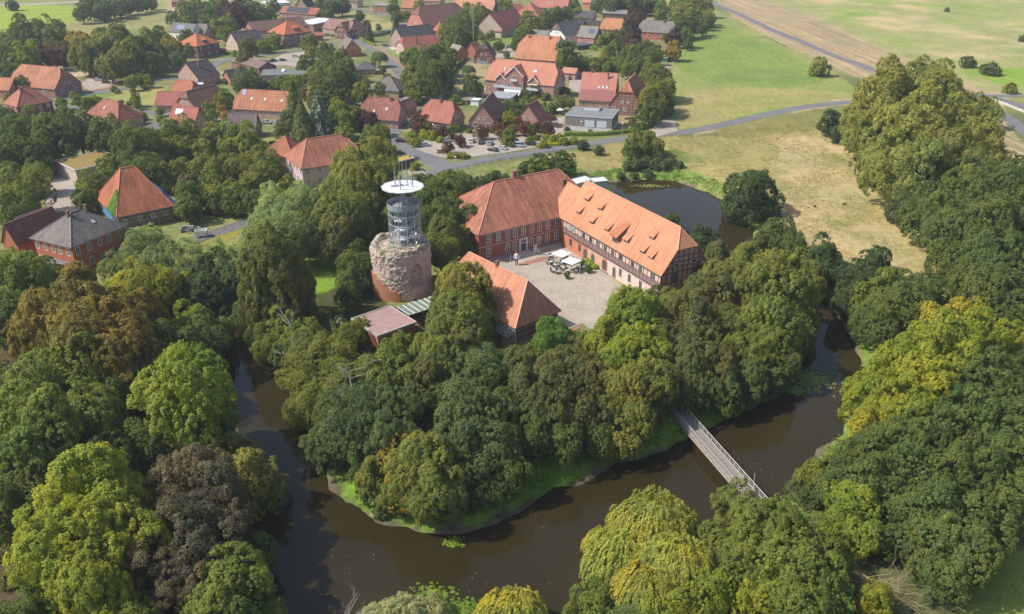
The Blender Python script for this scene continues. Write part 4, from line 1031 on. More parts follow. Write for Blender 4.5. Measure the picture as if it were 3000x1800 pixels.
# pyramid-roofed barn under repair, brick house, others at the left
i = house('pyramid_barn', 'old building with huge orange pyramid roof, ivy and blue scaffold rails', (340, 638), (514, 605), (256, 582), 4.6, 15.0, 'hip', 'x', (0.47, 0.15, 0.07), (0.30, 0.20, 0.15), tile=M_TILE_OLD, timber=((0.12, 0.1, 0.09), 2.4), cat='barn', short='the pyramid-roofed barn', over=0.7, hh=6.2)
r = i['root']; xL, wY = i['x'], i['WY'] / 2
iv = MB(); rr_ = random.Random(5)
for k in range(5200):
    a_ = rr_.random(); b_ = rr_.random() ** 0.7
    yy = -wY * 0.97 + (wY * 0.72) * b_ * (0.6 + 0.4 * rr_.random()) + abs(a_) * 2.0
    zz = i['He'] + (0.25 + 0.1 * rr_.random()) ; fr = rr_.random() ** 1.3
    xx = -xL + 6.2 * fr; zz = i['He'] + (i['Hr'] - i['He']) * fr
    lim = wY * (1 - fr)
    if abs(yy) > lim or fr > 0.55 or (yy > -lim + 9.5 * (1 - fr * 1.6)): continue
    s_ = 0.22
    n_ = Vector((-(i['Hr'] - i['He']), 0, 6.2)).normalized()
    t1 = n_.orthogonal().normalized(); t1 = (Matrix.Rotation(rr_.random() * 6.28, 3, n_) @ t1); t2 = n_.cross(t1)
    c_ = Vector((xx, yy, zz)) + n_ * (0.05 + 0.3 * rr_.random())
    tl = n_ * rr_.uniform(-.12, .12)
    iv.add([c_ - t1 * s_ + tl, c_ - t2 * s_, c_ + t1 * s_ - tl, c_ + t2 * s_], [(0, 1, 2, 3)])
iv.build('ivy', M_LEAF, r, (0.07, 0.14, 0.03))
def scaffold(parent, p0, p1, z, n):
    mb = MB(); p0 = Vector(p0); p1 = Vector(p1)
    for k in range(n + 1):
        p = p0.lerp(p1, k / n); mb.beam(p + Vector((0, 0, 0)), p + Vector((0, 0, z + 1.3)), 0.07)
    for zz in (z, z + 0.5, z + 1.0): mb.beam(p0 + Vector((0, 0, zz)), p1 + Vector((0, 0, zz)), 0.07)
    mb.beam(p0 + Vector((0, 0, z - 0.25)), p1 + Vector((0, 0, z - 0.25)), 0.9, 0.06)
    mb.build('scaffold', M_PAINT, parent, (0.05, 0.22, 0.42))
scaffold(r, (xL + 0.9, -wY, 0), (xL + 0.9, wY, 0), i['He'] + 0.1, 9)
scaffold(r, (-xL - 0.9, -wY, 0), (-xL - 0.9, -wY + 9, 0), i['He'] + 0.1, 5)
scaffold(r, (-xL + 2, wY + .9, 0), (xL, wY + .9, 0), i['He'] + 0.1, 6)
house('brick_villa', 'two-storey red brick house with grey hipped roof beside the pyramid roof', (207, 727), (364, 658), (111, 688), 7.6, 13.2, 'hip', 'x', (0.185, 0.17, 0.155), (0.40, 0.13, 0.07), tile=M_TILE_OLD, over=0.7, chim=((-0.25, 0.05), (0.35, 0.05)), sky=((0.2, 0.5),), cat='house', short='the grey hipped brick house', nwin=5, wh=1.9, ww=1.1)
house('flat_annex', 'low annex with dark flat roof in front of the grey hipped house', (115, 775), (212, 772), 8, 3.2, 3.2, 'flat', 'x', (0.15, 0.15, 0.155), (0.38, 0.14, 0.09), cat='annex', wins=None)
house('outbuilding', 'outbuilding with corrugated brown roof behind the grey hipped house', (98, 690), (192, 655), 11, 5.0, 9.0, 'gable', 'x', (0.17, 0.13, 0.11), (0.3, 0.12, 0.08), cat='outbuilding', wins=None)
house('brick_house', 'red brick gabled house at the left edge beside the grey hipped house', (2, 712), (50, 722), 15, 5.0, 10.5, 'gable', 'y', (0.20, 0.085, 0.065), (0.36, 0.13, 0.08), wins=None, short='the brick gable at the left edge')
house('flat_hall', 'pale hall with flat mossy yellow-brown roof among the trees', (219, 499), (362, 466), (172, 467), 4.8, 4.8, 'flat', 'x', (0.25, 0.17, 0.05), (0.50, 0.43, 0.37), wallm=M_PLASTER, wins=None, chimc=(0.6, 0.58, 0.55), cat='hall', short='the moss-roofed hall')
i = house('pink_villa', 'pale pink villa with weathered orange hipped roof and dark chimney', (881, 497), (1046, 472), (822, 456), 6.6, 13.6, 'hip', 'x', (0.44, 0.17, 0.10), (0.60, 0.46, 0.46), wallm=M_PLASTER, tile=M_TILE_OLD, over=0.6, chim=((0.5, 0.08),), cat='villa', short='the pink villa', wstyle='cross', wh=1.9, ww=1.3, Lx=24, hh=5.8)
house('pink_villa', 'side wing of the villa with plain orange hipped roof', (764, 455), (858, 462), 13, 6.2, 11.4, 'hip', 'x', (0.43, 0.155, 0.085), (0.60, 0.46, 0.46), wallm=M_PLASTER, cat='villa', chim=((0.45, 0.0),), wins=None, over=0.5)
house('kiosk', 'small flat-roofed kiosk with yellow moss at the road junction', (1160, 476), (1217, 462), 4.5, 3.0, 3.0, 'flat', 'x', (0.44, 0.33, 0.05), (0.16, 0.12, 0.1), cat='kiosk', wins=None, short='the mossy kiosk')
house('boathouse', 'small white flat-roofed cabin at the far corner of the pond', (1741, 534), (1784, 530), 4.5, 2.8, 2.8, 'flat', 'x', (0.62, 0.66, 0.67), (0.4, 0.44, 0.46), cat='cabin', wins=None, short='the white cabin by the pond')
house('boathouse', 'long low white roof between the castle wing and the pond cabin', (1688, 540), (1742, 526), 5, 2.4, 2.4, 'flat', 'x', (0.66, 0.67, 0.68), (0.5, 0.5, 0.5), cat='cabin', wins=None)
house('museum_building', 'low flat-roofed brick building with pinkish roof terrace and white rim', (1105, 985), (1219, 942), (1035, 931), 4.2, 4.2, 'flat', 'x', (0.34, 0.22, 0.20), (0.42, 0.17, 0.11), cat='pavilion', wins=None, chimc=(0.42, 0.40, 0.37), short='the flat-roofed pavilion')
# ---------------------------------------------------------------- the castle
def facade(info):
    """functions for the -y wall of a house: pixel column -> local x"""
    rz = info['rz']; d = Vector((math.cos(rz), math.sin(rz))); n = Vector((-d.y, d.x))
    p0 = info['cen'] - n * info['ww']
    def xat(u, z):
        k = (u - 1500) / FPX
        return (k * (p0.y * CP - (z - CAMH) * SP) - p0.x) / (d.x - k * d.y * CP)
    return xat
def on_slope(info, u, v):
    """pixel -> local (x, y, z) on the -y roof slope"""
    rz = info['rz']; R_ = Matrix.Rotation(-rz, 3, 'Z'); c = info['cen']
    o = R_ @ (CAMP - Vector((c.x, c.y, 0))); q = R_ @ Vector(ray(u, v)); m = info['m']
    # z = Hr + m*y
    t = (info['Hr'] + m * o.y - o.z) / (q.z - m * q.y)
    return o + q * t
AO = (0.36, 0.125, 0.07)
ia = house('castle_wing', 'castle wing with weathered dark orange hipped roof and rows of white windows', (1400, 691), (1658.6, 631.5), 24.5, 8.0, 16.8, ('hip', 'half'), 'x', (0.45, 0.175, 0.11), AO,
           wallm=M_PLASTER, tile=M_TILE_OLD, over=0.5, wins=None, Lx=36.5, cat='castle wing', short='the white-windowed castle wing', chim=())
r = ia['root']; xa = facade(ia); yw = -ia['ww']
z4 = lambda z: 1300 + z / 2.699
for zx in (357, 434, 506, 565, 630, 696, 757, 822, 898, 940):
    window(r, (xa(z4(zx), 6.2), yw - 0.02, 6.15), -math.pi / 2, 1.25, 2.25, 'cross')
for zx in (355, 505, 562, 692, 753, 818, 891, 948):
    window(r, (xa(z4(zx), 2.4), yw - 0.02, 2.45), -math.pi / 2, 1.25, 2.25, 'cross')
for yy in (-8, -4, 0, 4, 8):
    for zz in (2.45, 6.15): window(r, (-ia['wl'] - 0.02, yy, zz), math.pi, 1.25, 2.25, 'cross')
mb = MB(); mb.box(-ia['wl'] - .08, ia['wl'], yw - 0.1, yw - 0.003, 4.12, 4.42); mb.build('string_course', M_PAINT, r, (0.38, 0.36, 0.40))
mb = MB(); mb.box(-ia['wl'] - .08, ia['wl'], yw - 0.12, yw - 0.003, -0.2, 0.75); mb.build('plinth', M_PAINT, r, (0.28, 0.27, 0.30))
mb = MB(); mb.box(-ia['wl'] - .2, ia['wl'], yw - 0.3, yw - 0.003, 7.45, 7.68); mb.build('cornice', M_PAINT, r, (0.28, 0.24, 0.25))
dx_ = xa(z4(629), 1.8)
mb = MB(); mb.box(dx_ - 1.35, dx_ - 0.8, yw - 0.16, yw, 0.4, 4.05); mb.box(dx_ + 0.8, dx_ + 1.35, yw - 0.16, yw, 0.4, 4.05); mb.box(dx_ - 0.8, dx_ + 0.8, yw - 0.16, yw, 3.65, 4.05); mb.box(dx_ - 0.8, dx_ + 0.8, yw - 0.16, yw, 2.75, 3.0)
do = mb.build('door_surround', M_PAINT, r, (0.68, 0.64, 0.6))
mb = MB(); mb.box(dx_ - 0.8, dx_ + 0.8, yw - 0.06, yw - 0.01, 0.55, 2.75); mb.build('door', M_PAINT, r, (0.06, 0.08, 0.12))
for k in range(4):
    mb = MB(); mb.box(dx_ - 0.72 + k * 0.38, dx_ - 0.42 + k * 0.38, yw - 0.06, yw - 0.01, 3.05, 3.6); mb.build('fanlight', M_GLASS, do)
mb = MB()
for k in range(4): mb.box(dx_ - 1.8 - k * .3, dx_ + 1.8 + k * .3, yw - 1.6 - k * 0.45, yw - 0.13 + 0.001 * k, -0.1, 0.56 - k * 0.15)
mb.build('steps', M_CONC, r)
mb = MB()
for s in (-1, 1): mb.box(dx_ + s * 3.1 - .35, dx_ + s * 3.1 + .35, yw - 3.2, yw - 1.2, 0, 1.0)
mb.build('stair_cheek', M_CONC, r)
mb = MB(); xr0, xr1 = dx_ + 2.2, xa(1655, 1)
mb.box(xr0, xr1, yw - 1.5, yw - 0.13, 0, 0.55)
mb.build('ramp', M_CONC, r)
mb = MB()
for zz in (0.9, 1.25, 1.6): mb.beam((xr0, yw - 1.45, zz), (xr1, yw - 1.45, zz), 0.06)
k = xr0
while k < xr1: mb.beam((k, yw - 1.45, 0.5), (k, yw - 1.45, 1.6), 0.07); k += 1.5
mb.build('ramp_railing', M_PAINT, r, (0.10, 0.12, 0.12))
for (u, v, h_) in ((1508, 519, 1.6), (1652, 540, 1.3)):
    p = on_slope(ia, u, v)
    p.x = max(-ia['x'] + 1, min(ia['x'] - 1, p.x))
    if h_ == 1.6: p = Vector((p.x, 0.4, ia['Hr']))
    mb = MB(); mb.box(p.x - .55, p.x + .55, p.y - .45, p.y + .45, p.z - 1.5, p.z + h_); mb.box(p.x - .68, p.x + .68, p.y - .58, p.y + .58, p.z + h_, p.z + h_ + .2); mb.build('chimney', M_CHIM, r)
# the half-timbered wing
ib = house('castle_wing', 'castle wing with bright orange roof full of small dormers over a half-timbered storey', (1658.6, 639), (1937.3, 810), (2059.5, 765), 8.0, 17.6, ('gable', 'half'), 'x', (0.60, 0.275, 0.15), (0.56, 0.30, 0.22),
           wallm=M_PLASTER, tile=M_TILE, over=0.5, wins=None, cat='castle wing', short='the half-timbered castle wing')
r = ib['root']; xb = facade(ib); yw = -ib['ww']; wl = ib['wl']
# lower storey: orange plaster fading in fields to pale pink, upper storey timber proud of it
def field(x0, x1, z0, z1, col, nm='plaster_field', e=0.02):
    mb = MB(); mb.box(x0, x1, yw - e, yw - 0.001, z0, z1); mb.build(nm, M_PLASTER, r, col)
xs = [-wl, xb(z4(1135), 2), xb(z4(1250), 2), wl]
field(xs[0], xs[1], 0, 4.35, (0.52, 0.21, 0.12)); field(xs[1] + .001, xs[2], 0, 4.35, (0.60, 0.36, 0.27), e=0.022); field(xs[2] + .001, xs[3], 0, 4.35, (0.66, 0.50, 0.45), e=0.018)
mb = MB(); mb.box(-wl, wl, yw - 0.3, yw - 0.003, 4.4, 7.7); up = mb.build('upper_storey', M_PLASTER, r, (0.60, 0.43, 0.36))
BM = (0.13, 0.085, 0.08)
mb = MB()
for z_, h_ in ((4.42, 0.34), (5.45, 0.16), (5.95, 0.16), (7.5, 0.2)): mb.box(-wl, wl, yw - 0.36, yw - 0.3, z_ - h_ / 2, z_ + h_ / 2)
k = -wl
while k <= wl: mb.box(k - .1, k + .1, yw - 0.37, yw - 0.3, 4.5, 7.6); k += 1.42
k = -wl + .2
while k <= wl: mb.box(k - .12, k + .12, yw - 0.55, yw - 0.03, 4.18, 4.38); k += 0.95
mb.build('timber_frame', M_WOOD, up, BM)
mb = MB(); mb.box(-wl, wl, yw - 0.33, yw - 0.301, 4.62, 5.85); mb.build('timber_panels', M_WOOD, up, (0.26, 0.17, 0.17))
ga = (0.07, 0.09, 0.085)
for zx in (1005, 1037): window(r, (xb(z4(zx), 6.6), yw - 0.38, 6.7), -math.pi / 2, 0.85, 1.45, 'cross', (0.62, 0.66, 0.6))
for zx in (1115, 1170, 1228, 1286, 1345, 1407, 1502, 1563, 1664): window(r, (xb(z4(zx), 6.6), yw - 0.38, 6.7), -math.pi / 2, 1.05, 1.45, 'plain', (0.16, 0.16, 0.15))
for zx in (1005, 1075, 1397, 1468, 1555, 1655): window(r, (xb(z4(zx), 2.2), yw - 0.03, 2.5), -math.pi / 2, 1.0, 1.9, 'cross', (0.14, 0.13, 0.12) if zx < 1100 else (0.2, 0.2, 0.19))
def arch(xc, z0, w, h, nm, surround):
    n = 10; pts = [(-w / 2, z0), (w / 2, z0), (w / 2, z0 + h - w / 2)]
    pts += [(math.cos(a) * w / 2, z0 + h - w / 2 + math.sin(a) * w / 2) for a in [math.pi * k / n for k in range(1, n)]] + [(-w / 2, z0 + h - w / 2)]
    def pr(s, y0, y1):
        cz = z0 + h / 2
        vs = [(xc + a * s, y, cz + (b - cz) * (s if b > z0 else 1)) for y in (y0, y1) for a, b in pts]; m_ = len(pts)
        mb.add(vs, [list(range(m_)), list(reversed(range(m_, 2 * m_)))] + [(k, m_ + k, m_ + (k + 1) % m_, (k + 1) % m_) for k in range(m_)])
    mb = MB(); pr(1.32, yw - 0.1, yw - 0.02); o = mb.build('arch_surround', M_BRICK, r, surround)
    mb = MB(); pr(1.0, yw - 0.14, yw - 0.101); mb.build(nm, M_PAINT, o, ga)
arch(xb(z4(1120), 1.5), 0.1, 1.5, 3.0, 'arched_door', (0.45, 0.16, 0.10)); arch(xb(z4(1180), 2), 0.9, 1.2, 2.0, 'arched_window', (0.45, 0.16, 0.10))
arch(xb(z4(1272), 1.6), 0.1, 1.8, 3.2, 'arched_door', (0.45, 0.16, 0.10)); arch(xb(z4(1348), 1.6), 0.3, 1.1, 2.6, 'arched_window', (0.45, 0.34, 0.31))
# gable end
mb = MB(); ww_ = ib['ww']; X1 = wl
zt = ib['ztop'](0, 1, wl)
gm = MB()
def gz(s): return min(ib['Hr'] - ib['m'] * abs(s) - 0.25, zt)
k = -ww_
while k <= ww_ + .01:
    gm.box(X1 + .0, X1 + .05, k - .12, k + .12, 4.4, max(gz(k), 4.9) - 0.02); k += 1.5
for z_ in (4.45, 5.3, 7.9, 9.1, 10.3, 11.6):
    lim = min(ww_, (ib['Hr'] - 0.25 - z_ - 0.15) / ib['m'])
    if z_ < zt: gm.box(X1, X1 + .062, -lim, lim, z_ - 0.13, z_ + 0.13)
for s in (-1, 1):
    gm.beam((X1 + .06, s * ww_ * .98, 4.6), (X1 + .06, s * (ww_ - 1.6), 7.8), 0.16, 0.05); gm.beam((X1 + .06, s * 3.4, 8.0), (X1 + .06, s * 2.3, 10.3), 0.14, 0.05)
gm.build('gable_timber_frame', M_WOOD, r, (0.10, 0.065, 0.06))
mb = MB(); mb.box(X1 + .001, X1 + .018, -ww_, ww_, -0.1, 4.35); mb.build('plaster_field', M_PLASTER, r, (0.36, 0.22, 0.18))
for s in (-2.6, 3.4): window(r, (X1 + .05, s, 6.5), 0, 1.4, 2.0, 'plain', (0.12, 0.13, 0.12))
for s in (-2.6, 2.6): window(r, (X1 + .05, s, 9.7), 0, 1.2, 0.9, 'plain', (0.55, 0.6, 0.56))
for s in (-3.5, 0.5, 4): window(r, (X1 + .05, s, 2.2), 0, 1.0, 1.6, 'plain', (0.4, 0.4, 0.4))
# dormers
def dormer(info, u, v, w=1.9, h=0.95, m2f=0.55, gable=False):
    p = on_slope(info, u, v); m = info['m']; m2 = m * m2f; dy = h / (m - m2)
    x0, x1 = p.x - w / 2, p.x + w / 2; y0 = p.y; z0 = p.z
    root = info['root']
    mb = MB()
    B = (y0 + dy, z0 + m * dy)
    mb.add([(x0, y0, z0 - .3), (x1, y0, z0 - .3), (x1, y0, z0 + h), (x0, y0, z0 + h), (x0, B[0], B[1]), (x1, B[0], B[1])], [(0, 1, 2, 3), (1, 5, 2), (0, 3, 4)])
    d = mb.build('dormer', M_WOOD, root, (0.2, 0.14, 0.12))
    o = 0.2
    ps = [(x0 - o, y0 - .35, z0 + h - .35 * m2 + .06), (x1 + o, y0 - .35, z0 + h - .35 * m2 + .06), (x1 + o, B[0] + .2, B[1] + .2 * m2 + .1), (x0 - o, B[0] + .2, B[1] + .2 * m2 + .1)]
    vs, fs = extrude_down([ps], 0.14); mb = MB(); mb.add(vs, fs); mb.build('dormer_roof', M_TILE, d, info['roof'].color[:3])
    mb = MB(); mb.box(x0 + .25, x1 - .25, y0 - .05, y0 - .01, z0 + .12, z0 + h - .1); mb.build('dormer_window', M_GLASS, d)
for zx, zy in ((1130, 375), (1062, 475), (1232, 447), (1165, 553), (1285, 612), (1437, 702), (1640, 676), (1566, 787), (1630, 832)):
    dormer(ib, z4(zx), 450 + zy / 2.699)
p = on_slope(ib, z4(1352), 450 + 705 / 2.699)
h_ = 2.3; w_ = 2.4; dyy = h_ / (ib['m'] * .5)
mb = MB(); B_ = (p.y + dyy, p.z + ib['m'] * dyy)
mb.add([(p.x - w_ / 2, p.y, p.z - .3), (p.x + w_ / 2, p.y, p.z - .3), (p.x + w_ / 2, p.y, p.z + h_), (p.x - w_ / 2, p.y, p.z + h_), (p.x - w_ / 2, B_[0], B_[1]), (p.x + w_ / 2, B_[0], B_[1])], [(0, 1, 2, 3), (1, 5, 2), (0, 3, 4)])
d_ = mb.build('hoist_dormer', M_WOOD, r, (0.22, 0.14, 0.12))
m2 = ib['m'] * .5
ps = [(p.x - w_ / 2 - .3, p.y - .7, p.z + h_ - .7 * m2), (p.x + w_ / 2 + .3, p.y - .7, p.z + h_ - .7 * m2), (p.x + w_ / 2 + .3, B_[0] + .2, B_[1] + .2 * m2 + .1), (p.x - w_ / 2 - .3, B_[0] + .2, B_[1] + .2 * m2 + .1)]
vs, fs = extrude_down([ps], 0.16); mb = MB(); mb.add(vs, fs); mb.build('dormer_roof', M_TILE, d_, (0.50, 0.19, 0.10))
mb = MB(); mb.box(p.x - .7, p.x + .7, p.y - .06, p.y - .01, p.z + .3, p.z + 2.0); mb.build('dormer_window', M_GLASS, d_)
dormer(i_hall, 868, 88, 4.2, 1.3, .35); dormer(i_pyr, 600, 124, 3.2, 1.3, .35)
# connecting roof between the two wings
mb = MB(); L0 = -ib['x']
vs, fs = extrude_down([[(L0 - 6.5, -ib['WY'] / 2, 8.0), (L0 + 0.4, -ib['WY'] / 2, 8.0), (L0 + 0.4, -1.4, 15.6), (L0 - 6.5, -1.4, 15.6)], [(L0 + 0.4, -1.4, 15.6), (L0 + 0.4, ib['WY'] / 2, 8.0), (L0 - 6.5, ib['WY'] / 2, 8.0), (L0 - 6.5, -1.4, 15.6)]], 0.2)
mb.add(vs, fs); mb.build('link_roof', M_TILE, r, (0.60, 0.275, 0.15))
mb = MB(); mb.box(L0 - 6.2, L0 + 0.5, -ib['ww'], ib['ww'], -0.2, 7.9); mb.build('link_wall', M_PLASTER, r, AO)
# the third wing (barn)
ic = house('castle_barn', 'single-storey wing with orange hipped roof and timbered end facing the moat', (1509.3, 963), (1644.6, 910.5), 28.5, 3.8, 11.7, ('hip', 'hip'), 'y', (0.59, 0.255, 0.155), (0.24, 0.10, 0.08), wallm=M_BRICK, tile=M_TILE, over=0.6, wins=None,
           cat='castle wing', short='the orange-roofed barn wing', timber=((0.30, 0.29, 0.29), 3.0), hh=3.9, chim=((-0.0, 0.0),), z0=0.0)
p_ = G(1498, 835, 8.5)
# glazed porch on its left side
r = ic['root']; mb = MB()
cl = ic['cl']; s = 1 if cl.y > 0 else -1
xw = -ic['wl'] if cl.x < 0 else ic['wl']
for k in range(9):
    xk = xw * (1 - 0.055 * k) if True else 0
    mb.beam((xk, s * ic['ww'], 3.3), (xk, s * (ic['ww'] + 2.2), 1.9), 0.14); mb.beam((xk, s * (ic['ww'] + 0.05), 0), (xk, s * (ic['ww'] + 0.05), 3.4), 0.2)
mb.beam((xw, s * (ic['ww'] + 2.2), 1.9), (xw * .56, s * (ic['ww'] + 2.2), 1.9), 0.12)
mb.build('white_pergola', M_PAINT, r, (0.68, 0.68, 0.68))
mb = MB(); mb.box(min(xw, xw * .5), max(xw, xw * .5), min(s * ic['ww'], s * (ic['ww'] + 3.2)), max(s * ic['ww'], s * (ic['ww'] + 3.2)), -0.3, 0.12); mb.build('brick_terrace', M_RPAVE, r)

# ---------------------------------------------------------------- ruined round keep
TX, TY = G(1184, 848, 0)
TX -= 0.3
def ruin():
    root = empty('round_keep', (TX, TY, 0)); tag(root, 'massive ruined round stone keep with a crumbling rim', 'ruin'); LAND.append(('the ruined keep', TX, TY))
    n, mz = 220, 64; H_ = 12.6; R0 = 7.15
    vs = []; fs = []; mi = []
    for j in range(mz + 1):
        for i in range(n):
            a = 2 * math.pi * i / n; zf = j / mz
            z = -0.5 + (H_ + 0.5) * zf
            c, s = math.cos(a), math.sin(a)
            q = Vector((c * 2.2, s * 2.2, z * 0.35))
            big = noise.noise(q * 0.6) * 0.5 + noise.noise(q * 1.5) * 0.26
            fine = noise.noise(q * 4.0 * 1.0) * 0.22 + noise.noise(q * 9.0) * 0.13 + noise.noise(q * 19) * 0.07
            # brick facing survives low on the left, plaster left high
            ad = (a - math.radians(218) + math.pi) % (2 * math.pi) - math.pi
            top = 6.2 - 2.6 * max(0, ad * 1.3 + .3) + noise.noise(q * 2) * 0.6
            brick = (z < top) and (-1.4 < ad < 0.95)
            rr = R0 + big * 0.42 + (0.0 if brick else fine * 1.0 - 0.08)
            if brick: rr = R0 + 0.3
            ad2 = (a - math.radians(308) + math.pi) % (2 * math.pi) - math.pi
            if abs(ad2) < 0.2 and 3.2 < z < 9.0 - (ad2 / 0.2) ** 2 * 1.6: rr -= 1.0
            if zf > 0.9: rr -= (zf - 0.9) * 4.5
            if j == mz: z += noise.noise(q * 1.4) * 0.9
            vs.append((rr * c, rr * s, z))
            if j < mz and True: mi.append(1 if brick else 0)
    for j in range(mz):
        for i in range(n):
            fs.append([j * n + i, j * n + (i + 1) % n, (j + 1) * n + (i + 1) % n, (j + 1) * n + i])
    b = len(vs); rings = 8
    for k in range(1, rings):
        rr = (1 - k / rings)
        for i in range(n):
            a = 2 * math.pi * i / n; v0 = vs[mz * n + i]
            f = 1 - k / rings
            z = v0[2] * (1 if k < 2 else 0) + (0 if k < 2 else H_ - 0.7 + noise.noise(Vector((v0[0] * f, v0[1] * f, 3)) * .8) * 0.5)
            vs.append((v0[0] * f, v0[1] * f, z))
    def ridx(k, i): return (mz * n + i % n) if k == 0 else b + (k - 1) * n + i % n
    for k in range(rings - 1):
        for i in range(n): fs.append([ridx(k, i), ridx(k, i + 1), ridx(k + 1, i + 1), ridx(k + 1, i)]); mi.append(0)
    vs.append((0, 0, H_ - 0.6)); c0 = len(vs) - 1
    for i in range(n): fs.append([ridx(rings - 1, i), ridx(rings - 1, i + 1), c0]); mi.append(0)
    m, t, b_ = newmat('rubble_stone')
    o = N(t, 'ShaderNodeTexCoord').outputs['Object']
    c = mixc(t, 'MIX', ramp(t, noise_n(t, o, 0.8, 6, 0.7), [(0.35, 0), (0.65, 1)]), (0.46, 0.36, 0.305), (0.66, 0.555, 0.485))
    vo = N(t, 'ShaderNodeTexVoronoi', inp={'Scale': 2.6}); t.links.new(o, vo.inputs['Vector'])
    c = mixc(t, 'MULTIPLY', 1.0, c, ramp(t, vo.outputs['Distance'], [(0.0, 1.12), (0.75, 0.72)]))
    ms = N(t, 'ShaderNodeSeparateXYZ'); t.links.new(o, ms.inputs[0])
    gr = N(t, 'ShaderNodeMath', operation='GREATER_THAN'); gr.inputs[1].default_value = 11.5; t.links.new(ms.outputs[2], gr.inputs[0])
    g2 = N(t, 'ShaderNodeMath', operation='MULTIPLY'); t.links.new(gr.outputs[0], g2.inputs[0]); t.links.new(ramp(t, noise_n(t, o, 0.6, 4, 0.7), [(0.45, 0), (0.6, 0.8)]), g2.inputs[1])
    c = mixc(t, 'MIX', g2.outputs[0], c, (0.15, 0.16, 0.06))
    t.links.new(c, b_.inputs['Base Color']); b_.inputs['Roughness'].default_value = 0.95; b_.inputs['Specular IOR Level'].default_value = 0.1
    bp = N(t, 'ShaderNodeBump', inp={'Strength': 0.8, 'Distance': 0.25}); t.links.new(noise_n(t, o, 3.2, 6, 0.7), bp.inputs['Height']); t.links.new(bp.outputs[0], b_.inputs['Normal'])
    m2, t, b2 = newmat('old_brick_facing')
    o = N(t, 'ShaderNodeTexCoord').outputs['Object']
    c = mixc(t, 'MIX', ramp(t, noise_n(t, o, 1.1, 5, 0.7), [(0.35, 0), (0.65, 1)]), (0.42, 0.17, 0.08), (0.34, 0.16, 0.10))
    t.links.new(c, b2.inputs['Base Color']); b2.inputs['Roughness'].default_value = 0.9
    me = bpy.data.meshes.new('stone_wall'); me.from_pydata(vs, [], fs); me.materials.append(m); me.materials.append(m2)
    me.polygons.foreach_set('material_index', mi); me.update()
    put('stone_wall', me, root)
ruin()
